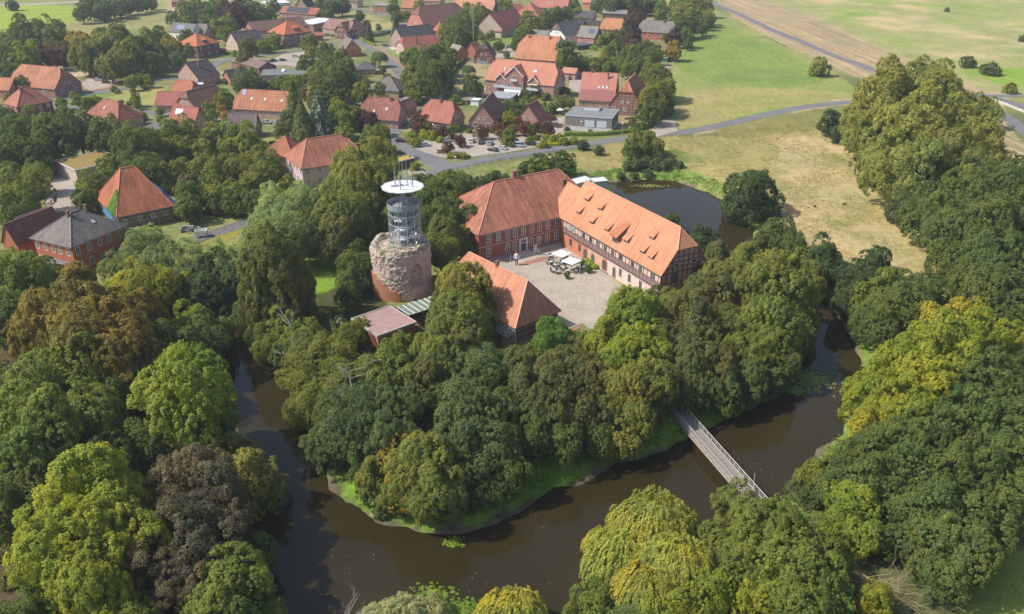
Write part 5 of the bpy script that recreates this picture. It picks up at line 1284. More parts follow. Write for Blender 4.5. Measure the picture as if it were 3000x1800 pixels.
# steel lookout tower standing on the keep
SX, SY = TX + 1.35, TY + 0.1
def steel_tower():
    root = empty('lookout_tower', (SX, SY, 0)); tag(root, 'steel lattice lookout tower with round white roof on the ruined keep', 'lookout tower')
    r = 3.7; zb, zp, zr = 11.6, 21.1, 26.0; n = 12
    P_ = lambda k, rr, z: (rr * math.cos(2 * math.pi * (k + .5) / n), rr * math.sin(2 * math.pi * (k + .5) / n), z)
    for k in range(n):
        mb = MB(); mb.beam(P_(k, r, zb), P_(k, r, zp + 1.2), 0.17); mb.build('column', M_PAINT, root, (0.42, 0.46, 0.5))
    for z in (12.4, 14.9, 17.4, 19.6):
        mb = MB()
        for k in range(n): mb.beam(P_(k, r, z), P_(k + 1, r, z), 0.14)
        mb.build('ring_beam', M_PAINT, root, (0.42, 0.46, 0.5))
    mb = MB()
    for k in range(0, n, 2):
        for z0, z1 in ((12.4, 14.9), (14.9, 17.4), (17.4, 19.6)): mb.beam(P_(k, r, z0), P_(k + 1, r, z1), 0.07)
    mb.build('brace', M_STEEL, root)
    # spiral stair
    mb = MB(); st = 78
    for k in range(st):
        a = k * 2 * math.pi / 20; z = zb + 0.3 + (zp - zb - 0.5) * k / st
        for rr in (1.0,):
            M = Matrix.Rotation(a, 4, 'Z') @ Matrix.Translation((0, 0, z)); mb.box(0.9, 2.5, -0.2, 0.2, -0.04, 0.04, M=M)
    mb.build('spiral_stair', M_PAINT, root, (0.52, 0.55, 0.58))
    mb = MB(); pts = [(2.5 * math.cos(k * .157), 2.5 * math.sin(k * .157), zb + 1.3 + (zp - zb - 0.5) * k / (st * 2)) for k in range(st * 2)]
    mb.tube(pts, 0.05, 4); pts = [(q[0], q[1], q[2] - 0.5) for q in pts]; mb.tube(pts, 0.035, 4); mb.build('stair_rail', M_STEEL, root)
    mb = MB(); mb.tube([(0, 0, zb - .3), (0, 0, zr - 0.1)], 0.55, 16); mb.build('central_shaft', M_PAINT, root, (0.28, 0.33, 0.37))
    mb = MB(); mb.box(-1.2, 1.2, 0.8, 2.4, zb, zp); mb.build('lift_shaft', M_PAINT, root, (0.17, 0.22, 0.26))
    mb = MB(); mb.lathe([(3.75, zp - .12), (3.75, zp + .05)], 24); mb.build('platform', M_PAINT, root, (0.30, 0.29, 0.29))
    mb = MB(); n2 = 24
    for k in range(n2):
        a0, a1 = 2 * math.pi * k / n2, 2 * math.pi * (k + 1) / n2
        rr = 3.82; v = [(rr * math.cos(a), rr * math.sin(a), z) for a in (a0 + .01, a1 - .01) for z in (zp - .1, zp + 1.25)]
        v += [(q[0] * .985, q[1] * .985, q[2]) for q in v]
        mb.add(v, [(0, 2, 3, 1), (4, 5, 7, 6), (0, 1, 5, 4), (2, 6, 7, 3), (1, 3, 7, 5), (0, 4, 6, 2)])
    mb.build('parapet', M_PAINT, root, (0.24, 0.29, 0.33))
    for k in range(6):
        a = 2 * math.pi * k / 6 + .3; mb = MB(); mb.beam((2.6 * math.cos(a), 2.6 * math.sin(a), zp), (2.6 * math.cos(a), 2.6 * math.sin(a), zr - .1), 0.14); mb.build('post', M_STEEL, root)
    mb = MB(); mb.box(-0.2, 1.6, -2.4, -2.3, zp + .1, zp + 1.0); mb.build('info_board', M_PAINT, root, (0.6, 0.62, 0.64))
    mb = MB(); mb.lathe([(4.6, zr - .22), (4.95, zr - .1), (4.95, zr), (0.05, zr + .12)], 12); mb.build('round_roof', M_PAINT, root, (0.70, 0.71, 0.73))
    mb = MB(); 
    for k in range(12): mb.beam((4.9 * math.cos(k * math.pi / 6), 4.9 * math.sin(k * math.pi / 6), zr + .03), (4.9 * math.cos((k + 1) * math.pi / 6), 4.9 * math.sin((k + 1) * math.pi / 6), zr + .03), 0.14, 0.1)
    mb.build('roof_rim', M_PAINT, root, (0.45, 0.47, 0.5))
    for u, v, u2, v2, h in ((1158, 543, 1154, 473, 5.9), (1173.4, 557, 1168, 469, 7.2), (1193, 538, 1190, 468, 5.9), (1208.5, 549, 1205, 480, 5.8), (1181, 528, 1179, 470, 4.6)):
        g = G(u, v, zr); x, y = g[0] - SX, g[1] - SY
        mb = MB(); mb.tube([(x, y, zr), (x, y, zr + 0.55 * h), (x, y, zr + 0.56 * h), (x, y, zr + h)], [0.16, 0.16, 0.08, 0.07], 8); mb.build('antenna', M_STEEL, root)
    mb = MB(); mb.beam((-2.6, -0.6, zr + .3), (-0.8, -0.3, zr + .3), 0.3); mb.box(-0.6, 0.2, -0.3, 0.5, zr, zr + .5); mb.box(0.7, 1.3, 0.2, 0.7, zr, zr + .35); mb.build('roof_equipment', M_STEEL, root)
steel_tower()
# glass-roofed link
def glass_link():
    p = [G(1163, 899, 3.4), G(1267, 866, 3.4), G(1290, 892, 3.0), G(1206, 926, 3.0)]
    a = Vector((*p[0], 0)); b = Vector((*p[1], 0)); c = Vector((*p[3], 0)); d_ = (b - a).normalized(); L = (b - a).length + 2; n_ = Vector((d_.y, -d_.x, 0)); Wd = max(3.0, (c - a).dot(n_))
    rz = math.atan2(d_.y, d_.x); root = empty('glass_link', (a.x, a.y, 0), rz); tag(root, 'glass-roofed corridor linking the ruined keep and the flat pavilion', 'covered walkway')
    mb = MB(); mb.box(0, L, -Wd, 0, 3.25, 3.3); mb.build('glass_roof', simple('greenish_glass', (0.19, 0.23, 0.18), 0.15, var=0.1), root)
    for k in range(9):
        mb = MB(); mb.box(L * k / 8 - .09, L * k / 8 + .09, -Wd, 0, 3.3, 3.42); mb.build('glazing_bar', M_PAINT, root, (0.6, 0.62, 0.6))
    for k in range(7):
        mb = MB(); mb.beam((L * k / 6, -Wd + .1, 0), (L * k / 6, -Wd + .1, 3.25), 0.1); mb.beam((L * k / 6, -Wd + .1, 0.3), (min(L, L * (k + 1) / 6), -Wd + .1, 3.1), 0.06); mb.build('post', M_PAINT, root, (0.15, 0.13, 0.13))
    mb = MB(); mb.box(0, L, -Wd, 0, 0, 0.12); mb.build('floor', M_RPAVE, root)
    mb = MB(); mb.box(0, L, -0.2, 0.0, 0.12, 3.2); mb.build('wall', M_BRICK, root, (0.38, 0.15, 0.1))
glass_link()

# ---------------------------------------------------------------- footbridge
def bridge():
    zd = -0.6
    a = Vector((*G(1962, 1178, zd), zd)); b = Vector((*G(2250, 1506, zd), zd))
    d = (b - a); L = d.length; d.normalize(); rz = math.atan2(d.y, d.x)
    root = empty('footbridge', a, rz); tag(root, 'long grey wooden footbridge with pale railings crossing the moat', 'footbridge'); LAND.append(('the footbridge', (a.x + b.x) / 2, (a.y + b.y) / 2))
    w = 1.02
    mb = MB(); n = int(L / 0.3)
    rr = random.Random(3)
    for k in range(n): mb.box(k * 0.3 + .01, k * 0.3 + .29, -w, w, -0.07, rr.uniform(-.012, .012))
    mb.build('deck', simple('weathered_planks', (0.25, 0.22, 0.20), 0.85, var=0.3, vs=2.2), root)
    mb = MB()
    for s in (-1, 1): mb.box(0, L, s * (w + .12) - .12, s * (w + .12) + .12, -0.65, -0.08)
    mb.build('girder', M_PAINT, root, (0.34, 0.27, 0.23))
    PC = (0.46, 0.43, 0.39)
    for s in (-1, 1):
        mb = MB(); y = s * (w + .15)
        mb.beam((0, y, 1.12), (L, y, 1.12), 0.14, 0.08); mb.beam((0, y, 0.62), (L, y, 0.62), 0.06, 0.05); mb.beam((0, y, 0.12), (L, y, 0.12), 0.1, 0.1)
        mb.build('railing', M_PAINT, root, PC)
        k = 0; mb = MB(); mb.beam((0, 0, -0.55), (0, 0, 1.1), 0.11); pm = mb.mesh('rail_post', M_PAINT)
        while k <= L: put('rail_post', pm, root, PC, loc=(k, y, 0)); k += 1.55
        # lower cable truss
        mb = MB(); y2 = s * (w + .32); mb.beam((0, y2, -0.62), (L, y2, -0.62), 0.09)
        k = 0
        while k < L - 1: mb.beam((k, y2, -0.6), (min(k + 1.55, L), y2, 0.55 if s < 0 else -0.1), 0.05); k += 1.55
        mb.build('truss', M_PAINT, root, (0.40, 0.36, 0.33))
    for t_ in (0.10, 0.93):
        x = L * t_
        for s in (-1, 1):
            mb = MB(); mb.beam((x, s * 1.5, -0.6), (x, s * 2.1, -3.6), 0.22); mb.lathe([(0.4, -4.4), (0.4, -3.0)], 10, c=(x, s * 2.1)); mb.build('pier', M_PAINT, root, (0.33, 0.34, 0.33))
        mb = MB(); mb.beam((x, -2.0, -2.8), (x, 2.0, -2.8), 0.16); mb.beam((x, -1.7, -1.6), (x, 1.7, -1.6), 0.14); mb.beam((x, -1.6, -0.8), (x, 2.0, -2.8), 0.08); mb.build('cross_brace', M_PAINT, root, (0.30, 0.31, 0.3))
    for t_, h in ((0.13, 3.0), (0.80, 2.6)):
        mb = MB(); mb.tube([(L * t_, w + .5, -0.6), (L * t_, w + .5, h)], 0.06, 6); mb.build('pole', M_PAINT, root, (0.45, 0.45, 0.42))
bridge()

# ---------------------------------------------------------------- courtyard furniture
def umbrella(u, v, label, size=4.3, h=2.7, cat='parasol', col=(0.80, 0.79, 0.78), name='parasol', rz=0.35, group=None, round_=False):
    g = G(u, v, 0); root = empty(name, (g[0], g[1], 0.06), rz); tag(root, label, cat, group)
    mb = MB(); mb.tube([(0, 0, 0), (0, 0, h + .6)], 0.05, 8); mb.box(-.45, .45, -.45, .45, 0, .12); mb.build('pole', M_PAINT, root, (0.4, 0.38, 0.35))
    n = 12 if round_ else 4; mb = MB(); R_ = size / 2 * (1 if round_ else 1.414)
    vs = [(0, 0, h + .75)] + [(R_ * math.cos(2 * math.pi * (k + .5) / n), R_ * math.sin(2 * math.pi * (k + .5) / n), h) for k in range(n)] + [(R_ * math.cos(2 * math.pi * (k + .5) / n), R_ * math.sin(2 * math.pi * (k + .5) / n), h - .18) for k in range(n)] + [(0, 0, h + .66)]
    fs = [(0, 1 + k, 1 + (k + 1) % n) for k in range(n)] + [(1 + k, 1 + n + k, 1 + n + (k + 1) % n, 1 + (k + 1) % n) for k in range(n)] + [(2 * n + 1, 1 + n + (k + 1) % n, 1 + n + k) for k in range(n)]
    mb.add(vs, fs); mb.build('canopy', M_PAINT, root, col)
RB_ = ia['rz']
umbrella(1646, 771, 'rear large white square parasol in the castle courtyard', 3.7, rz=RB_ + .25)
umbrella(1674, 793, 'front large white square parasol in the castle courtyard', 3.7, rz=RB_ + .25)
umbrella(1640, 337, 'round white garden parasol left of the modern flat house', 3.2, 2.2, round_=True)
umbrella(1458, 266, 'white terrace parasol under the left apartment balcony', 3.4, 2.3, round_=True)
umbrella(1630, 262, 'round orange-yellow parasol at the right end of the apartments', 2.2, 2.4, col=(0.7, 0.42, 0.14), round_=True)
_tb = {}
def table_proto():
    t = MB(); t.lathe([(0.45, 0.70), (0.45, 0.74)], 14); top = t.mesh('table_top', M_PAINT)
    t = MB(); t.tube([(0, 0, 0.05), (0, 0, 0.7)], 0.04, 6); t.box(-.25, .25, -.25, .25, 0, .05); leg = t.mesh('table_leg', M_PAINT)
    c = MB(); c.box(-.23, .23, -.23, .23, .42, .47); seat = c.mesh('seat', M_PAINT)
    c = MB(); c.box(-.23, .23, .2, .25, .5, .95); back = c.mesh('backrest', M_PAINT)
    c = MB(); c.box(-.02, .02, -.02, .02, 0, .42); lg = c.mesh('leg', M_PAINT)
    return top, leg, seat, back, lg
TOP, TLEG, SEAT, BACK, LEG = table_proto()
ORD = ['first', 'second', 'third', 'fourth', 'fifth', 'sixth', 'seventh', 'eighth', 'ninth', 'tenth', 'eleventh', 'twelfth']
TBL = [(1611, 757), (1612, 775), (1626, 783), (1648, 776), (1655, 762), (1668, 765), (1649, 791), (1662, 800), (1622, 798), (1634, 803), (1689, 801), (1700, 792)]
TBL.sort()
for k, (u, v) in enumerate(TBL):
    g = G(u, v, 0); root = empty('cafe_table', (g[0], g[1], 0.07)); tag(root, 'small round pale cafe table in the courtyard, %s from the left' % ORD[k], 'table', 'cafe tables in the castle courtyard')
    put('table_top', TOP, root, (0.5, 0.5, 0.52)); put('table_leg', TLEG, root, (0.05, 0.05, 0.05))
    for q in range(4):
        a = q * math.pi / 2 + k * .4
        c = empty('cafe_chair', (g[0] + .85 * math.cos(a), g[1] + .85 * math.sin(a), 0.07), a - math.pi / 2)
        tag(c, 'black cafe chair drawn up to the %s courtyard table from the left' % ORD[k], 'chair', 'chairs round courtyard table %s' % ORD[k])
        dk = (0.06, 0.06, 0.065)
        put('seat', SEAT, c, dk); put('backrest', BACK, c, dk)
        for sx in (-.2, .2):
            for sy in (-.2, .2): put('leg', LEG, c, dk, loc=(sx, sy, 0))
# painted statue by the door
def person_mesh(mb, h, arms=True, mi=(0, 1, 2, 3)):
    s = h / 1.8
    for q in (-1, 1): mb.tube([(q * .1 * s, 0, 0), (q * .1 * s, 0, .45 * s), (q * .1 * s, 0, .9 * s)], [.07 * s, .08 * s, .11 * s], 8, mi[0])
    mb.tube([(0, 0, .86 * s), (0, 0, 1.15 * s), (0, 0, 1.42 * s), (0, 0, 1.5 * s)], [.17 * s, .16 * s, .2 * s, .07 * s], 10, mi[1])
    for q in (-1, 1): mb.tube([(q * .2 * s, 0, 1.42 * s), (q * .3 * s, -.05 * s, 1.12 * s), (q * .22 * s, -.2 * s, 0.95 * s)], [.06 * s, .05 * s, .04 * s], 6, mi[1])
    mb.tube([(0, 0, 1.5 * s), (0, 0, 1.56 * s), (0, 0, 1.68 * s), (0, 0, 1.78 * s)], [.06 * s, .09 * s, .11 * s, .05 * s], 10, mi[2])
mats_p = [simple('blue_paint', (0.12, 0.2, 0.36), 0.5), simple('white_paint', (0.75, 0.75, 0.75), 0.5), simple('red_paint', (0.5, 0.1, 0.08), 0.5)]
mb = MB(); person_mesh(mb, 3.9); g = G(1513, 778, 0)
o = mb.build('painted_statue', mats_p); o.location = (g[0], g[1], 0.06); tag(o, 'tall painted statue with red head, white shirt and blue trousers by the castle door', 'statue')
def flagpole(u, v, h, label, r=0.06, col=(0.6, 0.6, 0.58), cat='flagpole', name='flagpole', z=0):
    g = G(u, v, z); mb = MB(); mb.tube([(0, 0, 0), (0, 0, h)], [r, r * .6], 8)
    o = mb.build(name, M_PAINT, None, col); o.location = (g[0], g[1], z); tag(o, label, cat)
flagpole(1496, 790, 4.5, 'thin pale flagpole in the shaded courtyard corner')
flagpole(1698, 868 - 60, 3.6, 'white post in front of the orange arched doorway')
flagpole(1388, 158, 27, 'tall thin radio mast beside the small half-timbered house', 0.22, (0.45, 0.42, 0.4), 'mast', 'radio_mast')
flagpole(968, 112, 13, 'tall white flagpole in front of the brownish pink house', 0.16, (0.75, 0.75, 0.75))
mb = MB(); mb.box(-0.45, 0.45, -.04, .04, 0.4, 2.3); mb.box(-.5, -.42, -.05, .05, 0, 2.5); mb.box(.42, .5, -.05, .05, 0, 2.5)
g = G(1569, 748, 0); o = mb.build('banner_stand', M_PAINT, None, (0.5, 0.5, 0.55)); o.location = (g[0], g[1], 0.6); o.rotation_euler = (0, 0, RB_); tag(o, 'narrow pale banner stand at the foot of the castle ramp', 'banner')
mb = MB(); mb.box(-0.3, 0.3, -.3, .3, 0, 1.8); g = G(1602, 762, 0); o = mb.build('stone_pillar', M_PAINT, None, (0.6, 0.58, 0.54)); o.location = (g[0], g[1], 0.06); tag(o, 'short pale stone pillar left of the parasols', 'pillar')
for k, (u, v) in enumerate(((1722, 764), (1776, 800))):
    g = G(u, v + 0, 0)
g = G(1771, 798, 0); root = empty('garden_bench', (g[0], g[1], 0.06), ib['rz']); tag(root, 'pale wooden bench before the green arched castle door', 'bench')
mb = MB(); mb.box(-1.5, 1.5, -.3, .3, .4, .48); mb.build('seat', M_PAINT, root, (0.62, 0.55, 0.44)); mb = MB(); mb.box(-1.5, 1.5, .28, .34, .5, 1.0); mb.build('backrest', M_PAINT, root, (0.62, 0.55, 0.44))
for s in (-1.3, 1.3): mb = MB(); mb.box(s - .05, s + .05, -.28, .28, 0, .4); mb.build('leg', M_PAINT, root, (0.5, 0.44, 0.35))
# ---------------------------------------------------------------- plants
NR = np.random.default_rng(11)
def unit(v): return v / (np.linalg.norm(v, axis=1, keepdims=True) + 1e-9)
def leaf_mesh(name, P, Nn, size, mat, aspect=1.0, tdir=None, sv=0.35):
    n = len(P)
    Nn = unit(Nn)
    if tdir is None: r = NR.normal(size=(n, 3))
    else: r = tdir
    t1 = unit(np.cross(Nn, np.cross(r, Nn))) if tdir is not None else unit(np.cross(Nn, r))
    t2 = np.cross(Nn, t1)
    s = size * (1 + sv * (NR.random(n) * 2 - 1)); s = s[:, None]
    a = t1 * s * aspect; b = t2 * s
    bend = Nn * s * 0.25
    V = np.stack([P - a - bend, P - b * .8 + bend * .6, P + a - bend, P + b * .8 + bend * .6], 1).reshape(-1, 3).astype(np.float32)
    me = bpy.data.meshes.new(name)
    me.vertices.add(4 * n); me.vertices.foreach_set('co', V.ravel())
    me.loops.add(4 * n); me.loops.foreach_set('vertex_index', np.arange(4 * n, dtype=np.int32))
    me.polygons.add(n); me.polygons.foreach_set('loop_start', np.arange(0, 4 * n, 4, dtype=np.int32)); me.polygons.foreach_set('loop_total', np.full(n, 4, np.int32))
    me.update(); me.materials.append(mat)
    return me
def crown(name, N_, K, leaf, lobe=(0.26, 0.42), sub=None, flat=1.0, up=0.0, rnd=0.75, mat=None, taper=0.0, spread=0.66, low=-0.55, lobn=1.0, shell=0.22, ragged=0.0):
    """unit crown: lobes of leaf clumps scattered round a dome; radius about 1"""
    d = unit(NR.normal(size=(K * 3, 3))); d = d[d[:, 2] > low][:K]; K = len(d)
    rr = spread * (0.82 + 0.36 * NR.random(K)) * (1 + ragged * (NR.random(K) - .5))
    cpos = d * rr[:, None]; cpos[:, 2] *= flat
    if taper: cpos[:, :2] *= (1 - taper * np.clip(cpos[:, 2:3] + 0.3, 0, 2))
    lr = NR.uniform(lobe[0], lobe[1], K)
    if taper: lr *= (1 - taper * 0.8 * np.clip(cpos[:, 2] + 0.3, 0, 1))
    w = lr ** 2; w /= w.sum()
    if sub:
        S = sub[0]; ks = NR.choice(K, S, p=w); sdv = unit(NR.normal(size=(S, 3)) + d[ks] * 0.7 + np.array([0, 0, 0.3]))
        sp = cpos[ks] + sdv * lr[ks][:, None]
        sr = sub[1] * (0.6 + 0.8 * NR.random(S))
        pick = NR.integers(0, S, N_)
        dv = unit(NR.normal(size=(N_, 3)) + sdv[pick] * 0.6)
        P = sp[pick] + dv * (sr[pick] * (0.55 + 0.5 * NR.random(N_)))[:, None]
        Nn = dv * 0.6 + sdv[pick] * 0.7; ow = ks[pick]
    else:
        ow = NR.choice(K, N_, p=w); dv = unit(NR.normal(size=(N_, 3)) + d[ow] * 0.6 + np.array([0, 0, 0.25]))
        P = cpos[ow] + dv * (lr[ow] * (1 - shell + shell * 1.6 * NR.random(N_)))[:, None]; Nn = dv.copy()
    # drop leaves buried in other lobes
    keep = np.ones(len(P), bool)
    for k in range(K):
        dd = np.linalg.norm(P - cpos[k], axis=1)
        keep &= ~((dd < lr[k] * 0.66) & (ow != k))
    P = P[keep]; Nn = Nn[keep]
    Nn = Nn + NR.normal(size=Nn.shape) * rnd * 0.6 + np.array([0, 0, up])
    me = None
    # sparse larger inner leaves so that the crown is not hollow
    ni = int(N_ * 0.07)
    q = unit(NR.normal(size=(ni, 3))) * (NR.random(ni) ** 0.4 * 0.62)[:, None]; q[:, 2] *= flat
    if taper: q[:, :2] *= (1 - taper * np.clip(q[:, 2:3] + 0.3, 0, 2))
    P = np.concatenate([P, q]); Nn = np.concatenate([Nn, NR.normal(size=q.shape)])
    P[:, :2] /= np.percentile(np.hypot(P[:, 0], P[:, 1]), 97.5)
    lo_, hi_ = np.percentile(P[:, 2], [1.5, 98.5]); P[:, 2] = (P[:, 2] - (lo_ + hi_) / 2) / ((hi_ - lo_) / 2)
    size = np.concatenate([np.full(keep.sum(), leaf), np.full(ni, leaf * 2.1)])
    return leaf_mesh(name, P, Nn, size, mat or M_LEAF)
def weeping(name, N_):
    """willow: strands falling from an uneven dome"""
    S = 620
    d = unit(NR.normal(size=(S * 3, 3)) + np.array([0, 0, 0.25])); d = d[d[:, 2] > -0.1][:S]; S = len(d)
    K = 22; kd = unit(NR.normal(size=(K, 3)) + np.array([0, 0, .4])); near = np.argmax(d @ kd.T, axis=1)
    rad = (0.72 + 0.26 * NR.random(K))[near]
    st = d * rad[:, None] * (0.9 + .12 * NR.random(S))[:, None]; st[:, 2] *= 0.8
    ln = NR.uniform(0.25, 0.75, S)
    k = NR.integers(0, S, N_); f = NR.random(N_)
    out = d[k] * np.array([1, 1, 0]); hor = unit(out + 1e-6)
    P = st[k] + hor * (0.14 * np.sqrt(f))[:, None] + np.stack([0 * f, 0 * f, -f ** 1.25 * ln[k]], 1) + NR.normal(size=(N_, 3)) * 0.013
    Nn = hor * 0.8 + NR.normal(size=(N_, 3)) * 0.5 + np.array([0, 0, .25])
    td = np.stack([hor[:, 0] * .25, hor[:, 1] * .25, -np.ones(N_)], 1) + NR.normal(size=(N_, 3)) * .12
    ni = 1500; q = unit(NR.normal(size=(ni, 3))) * (NR.random(ni) ** 0.5 * 0.6)[:, None]; q[:, 2] *= 0.7
    P = np.concatenate([P, q]); Nn = np.concatenate([Nn, NR.normal(size=q.shape)]); td = np.concatenate([td, NR.normal(size=q.shape)])
    size = np.concatenate([np.full(N_, 0.0125), np.full(ni, 0.05)])
    return leaf_mesh(name, P, Nn, size, M_LEAF, aspect=3.0, tdir=td)
def conifer(name, N_, drop=0.35, tiers=26, leaf=0.02):
    """unit conifer: height 2 (-1..1), base radius about 1"""
    P = []; Nn = []; T = []
    per = N_ // tiers
    for i in range(tiers):
        f = i / (tiers - 1); z = -0.9 + 1.85 * f; R_ = (1 - f) ** 0.8 * 0.98 + 0.03
        nb = max(5, int(15 * (1 - f) + 5)); a0 = NR.random() * 6.28
        m = int(per * (0.35 + 1.3 * (1 - f)))
        b = NR.integers(0, nb, m); a = a0 + b * 2 * np.pi / nb + NR.normal(size=m) * 0.07 + (b * 37 % 11) * 0.03
        r = NR.random(m) ** 0.6; br = R_ * (0.8 + 0.35 * ((b * 53 + i * 17) % 7) / 7)
        wdt = 0.10 * (1 - f * .6) * (1 - r) + 0.03
        x = np.cos(a) * r * br + NR.normal(size=m) * wdt * .6; y = np.sin(a) * r * br + NR.normal(size=m) * wdt * .6
        zz = z - drop * (r * br) ** 1.4 + NR.normal(size=m) * 0.018
        P.append(np.stack([x, y, zz], 1)); out = np.stack([np.cos(a), np.sin(a), 0 * a], 1)
        Nn.append(np.array([0, 0, 1.0]) + out * 0.5 + NR.normal(size=(m, 3)) * .5); T.append(out + np.array([0, 0, -drop]))
    return leaf_mesh(name, np.concatenate(P), np.concatenate(Nn), leaf, M_NEEDLE, aspect=1.8, tdir=np.concatenate(T))
def trunk_mesh(seed, limbs=7, spread=0.6, bare=False):
    """unit trunk: z from 0 to 1 (crown middle at 1), limbs reach out with the crown radius 1"""
    r = random.Random(seed); mb = MB()
    mb.tube([(0, 0, -0.08), (0.01, 0, 0.12), (0.02 * r.uniform(-1, 1), 0.02, 0.5), (0.03 * r.uniform(-1, 1), 0.03, 1.0), (0, 0, 1.25)], [0.085, 0.06, 0.048, 0.032, 0.012], 8)
    for k in range(limbs):
        a = k * 2.4 + r.uniform(-.3, .3); z0 = r.uniform(0.35, 0.95); l = spread * r.uniform(0.6, 1.1)
        c, s = math.cos(a), math.sin(a)
        p1 = (c * l * .45, s * l * .45, z0 + .16); p2 = (c * l, s * l, z0 + .32 + r.uniform(0, .2))
        mb.tube([(0, 0, z0), p1, p2], [0.032, 0.02, 0.008], 5)
        for q in range(2): mb.tube([p1, (p1[0] + c * .2 + r.uniform(-.25, .25), p1[1] + s * .2 + r.uniform(-.25, .25), p1[2] + .25)], [0.014, 0.005], 4)
    return mb.mesh('trunk', M_BARK)
PRO = {
 'broad': [crown('crown', 62000, 50, 0.0185, sub=(1700, 0.066), rnd=.85, up=.2, flat=.95, ragged=.6, lobe=(.2,.42)) for _ in range(4)],
 'chest': [crown('crown', 60000, 42, 0.0185, lobe=(.2, .42), sub=(1000, 0.085), rnd=.75, up=.15, flat=1.05, spread=.64, ragged=.6) for _ in range(4)],
 'fine': [crown('crown', 50000, 44, 0.0175, lobe=(.2, .40), sub=(420, .12), rnd=1.0, ragged=.5, flat=.9, up=.3) for _ in range(2)],
 'soft': [crown('crown', 50000, 52, 0.017, lobe=(.20, .36), sub=(1500, 0.07), rnd=1.2, flat=.9, up=.1, ragged=.5) for _ in range(2)],
 'poplar': [crown('crown', 60000, 60, 0.017, lobe=(.16, .30), sub=(1300, 0.062), rnd=.8, flat=1.05, up=.25, spread=.74, low=-.35, ragged=.4) for _ in range(2)],
 'open': [crown('crown', 26000, 44, 0.022, lobe=(.14, .26), sub=(620, 0.075), rnd=.7, flat=.85, spread=.78, low=-.3, ragged=.5) for _ in range(2)],
 'tall': [crown('crown', 56000, 60, 0.0185, lobe=(.22, .34), sub=(1000, 0.075), rnd=.9, flat=1.0, taper=.32, spread=.7)],
 'weep': [weeping('crown', 30000)],
 'cone': [conifer('crown', 15000, .35)],
 'cedar': [conifer('crown', 14000, .75, 14, .026)],
 'bush': [crown('bush', 4200, 20, 0.062, lobe=(.30, .5), sub=(200, .13), rnd=.8, flat=.8, low=-.2, spread=.55) for _ in range(3)],
 'small': [crown('crown', 15000, 28, 0.034, lobe=(.26, .42), sub=(330, .11), rnd=.75, flat=.95) for _ in range(3)],
}
TRK = [trunk_mesh(s) for s in range(4)]; TRK_OPEN = trunk_mesh(9, 12, .75)
ASP = {'broad': .82, 'chest': .92, 'fine': .75, 'soft': .78, 'poplar': .86, 'open': .72, 'tall': 1.25, 'weep': .8, 'cone': 1.5, 'cedar': 1.0, 'bush': .75, 'small': .9}
COLN = {   # name -> (leaf colour + share of brown, colour word)
 'G1': ((0.094, 0.120, 0.032, 0), 'mid green'), 'G2': ((0.066, 0.092, 0.032, 0), 'dark green'), 'G3': ((0.044, 0.068, 0.032, 0), 'deep bluish green'),
 'YG': ((0.142, 0.162, 0.026, 0), 'yellow-green'), 'YG2': ((0.115, 0.145, 0.027, 0), 'fresh yellow-green'), 'OL': ((0.105, 0.124, 0.036, 0.12), 'olive'), 'OLD': ((0.080, 0.092, 0.038, 0.16), 'brownish olive'),
 'BR': ((0.118, 0.105, 0.029, 0.35), 'brown-tinged'), 'RB': ((0.185, 0.150, 0.040, 0.3), 'golden brown'), 'YB': ((0.125, 0.132, 0.045, 0), 'pale yellow-brown'), 'SW': ((0.165, 0.195, 0.105, 0), 'silvery green'), 'SWD': ((0.105, 0.135, 0.07, 0), 'grey-green'),
 'CB': ((0.050, 0.028, 0.032, 0), 'dark purple'), 'CR': ((0.085, 0.045, 0.042, 0), 'reddish purple'), 'GB': ((0.072, 0.067, 0.050, 0), 'grey-brown'), 'BS': ((0.095, 0.135, 0.115, 0), 'blue-grey'),
 'F': ((0.060, 0.086, 0.040, 0), 'soft dark green'), 'FB': ((0.080, 0.135, 0.040, 0), 'bright feathery green'), 'Y': ((0.170, 0.172, 0.028, 0), 'yellow'), 'W': ((0.185, 0.200, 0.060, 0), 'pale yellow-green'),
 'P': ((0.132, 0.150, 0.050, 0.12), 'olive-green'), 'SV': ((0.18, 0.20, 0.145, 0), 'silver')}
KIND = {'mid': ('small_tree', 'small tree', 'tree'), 'broad': ('broadleaf_tree', 'broadleaf tree', 'tree'), 'chest': ('chestnut_tree', 'chestnut-like tree', 'tree'), 'fine': ('feathery_tree', 'feathery tree', 'tree'), 'soft': ('willow_tree', 'willow', 'tree'),
        'poplar': ('poplar_tree', 'poplar-like tree', 'tree'), 'open': ('open_crowned_tree', 'open-crowned tree', 'tree'), 'tall': ('tall_tree', 'tall narrow tree', 'tree'), 'weep': ('weeping_willow', 'weeping willow', 'tree'),
        'cone': ('conifer', 'conifer', 'tree'), 'cedar': ('cedar_tree', 'spreading conifer', 'tree'), 'bush': ('shrub', 'shrub', 'shrub'), 'small': ('small_tree', 'small tree', 'tree')}
PLANTS = []
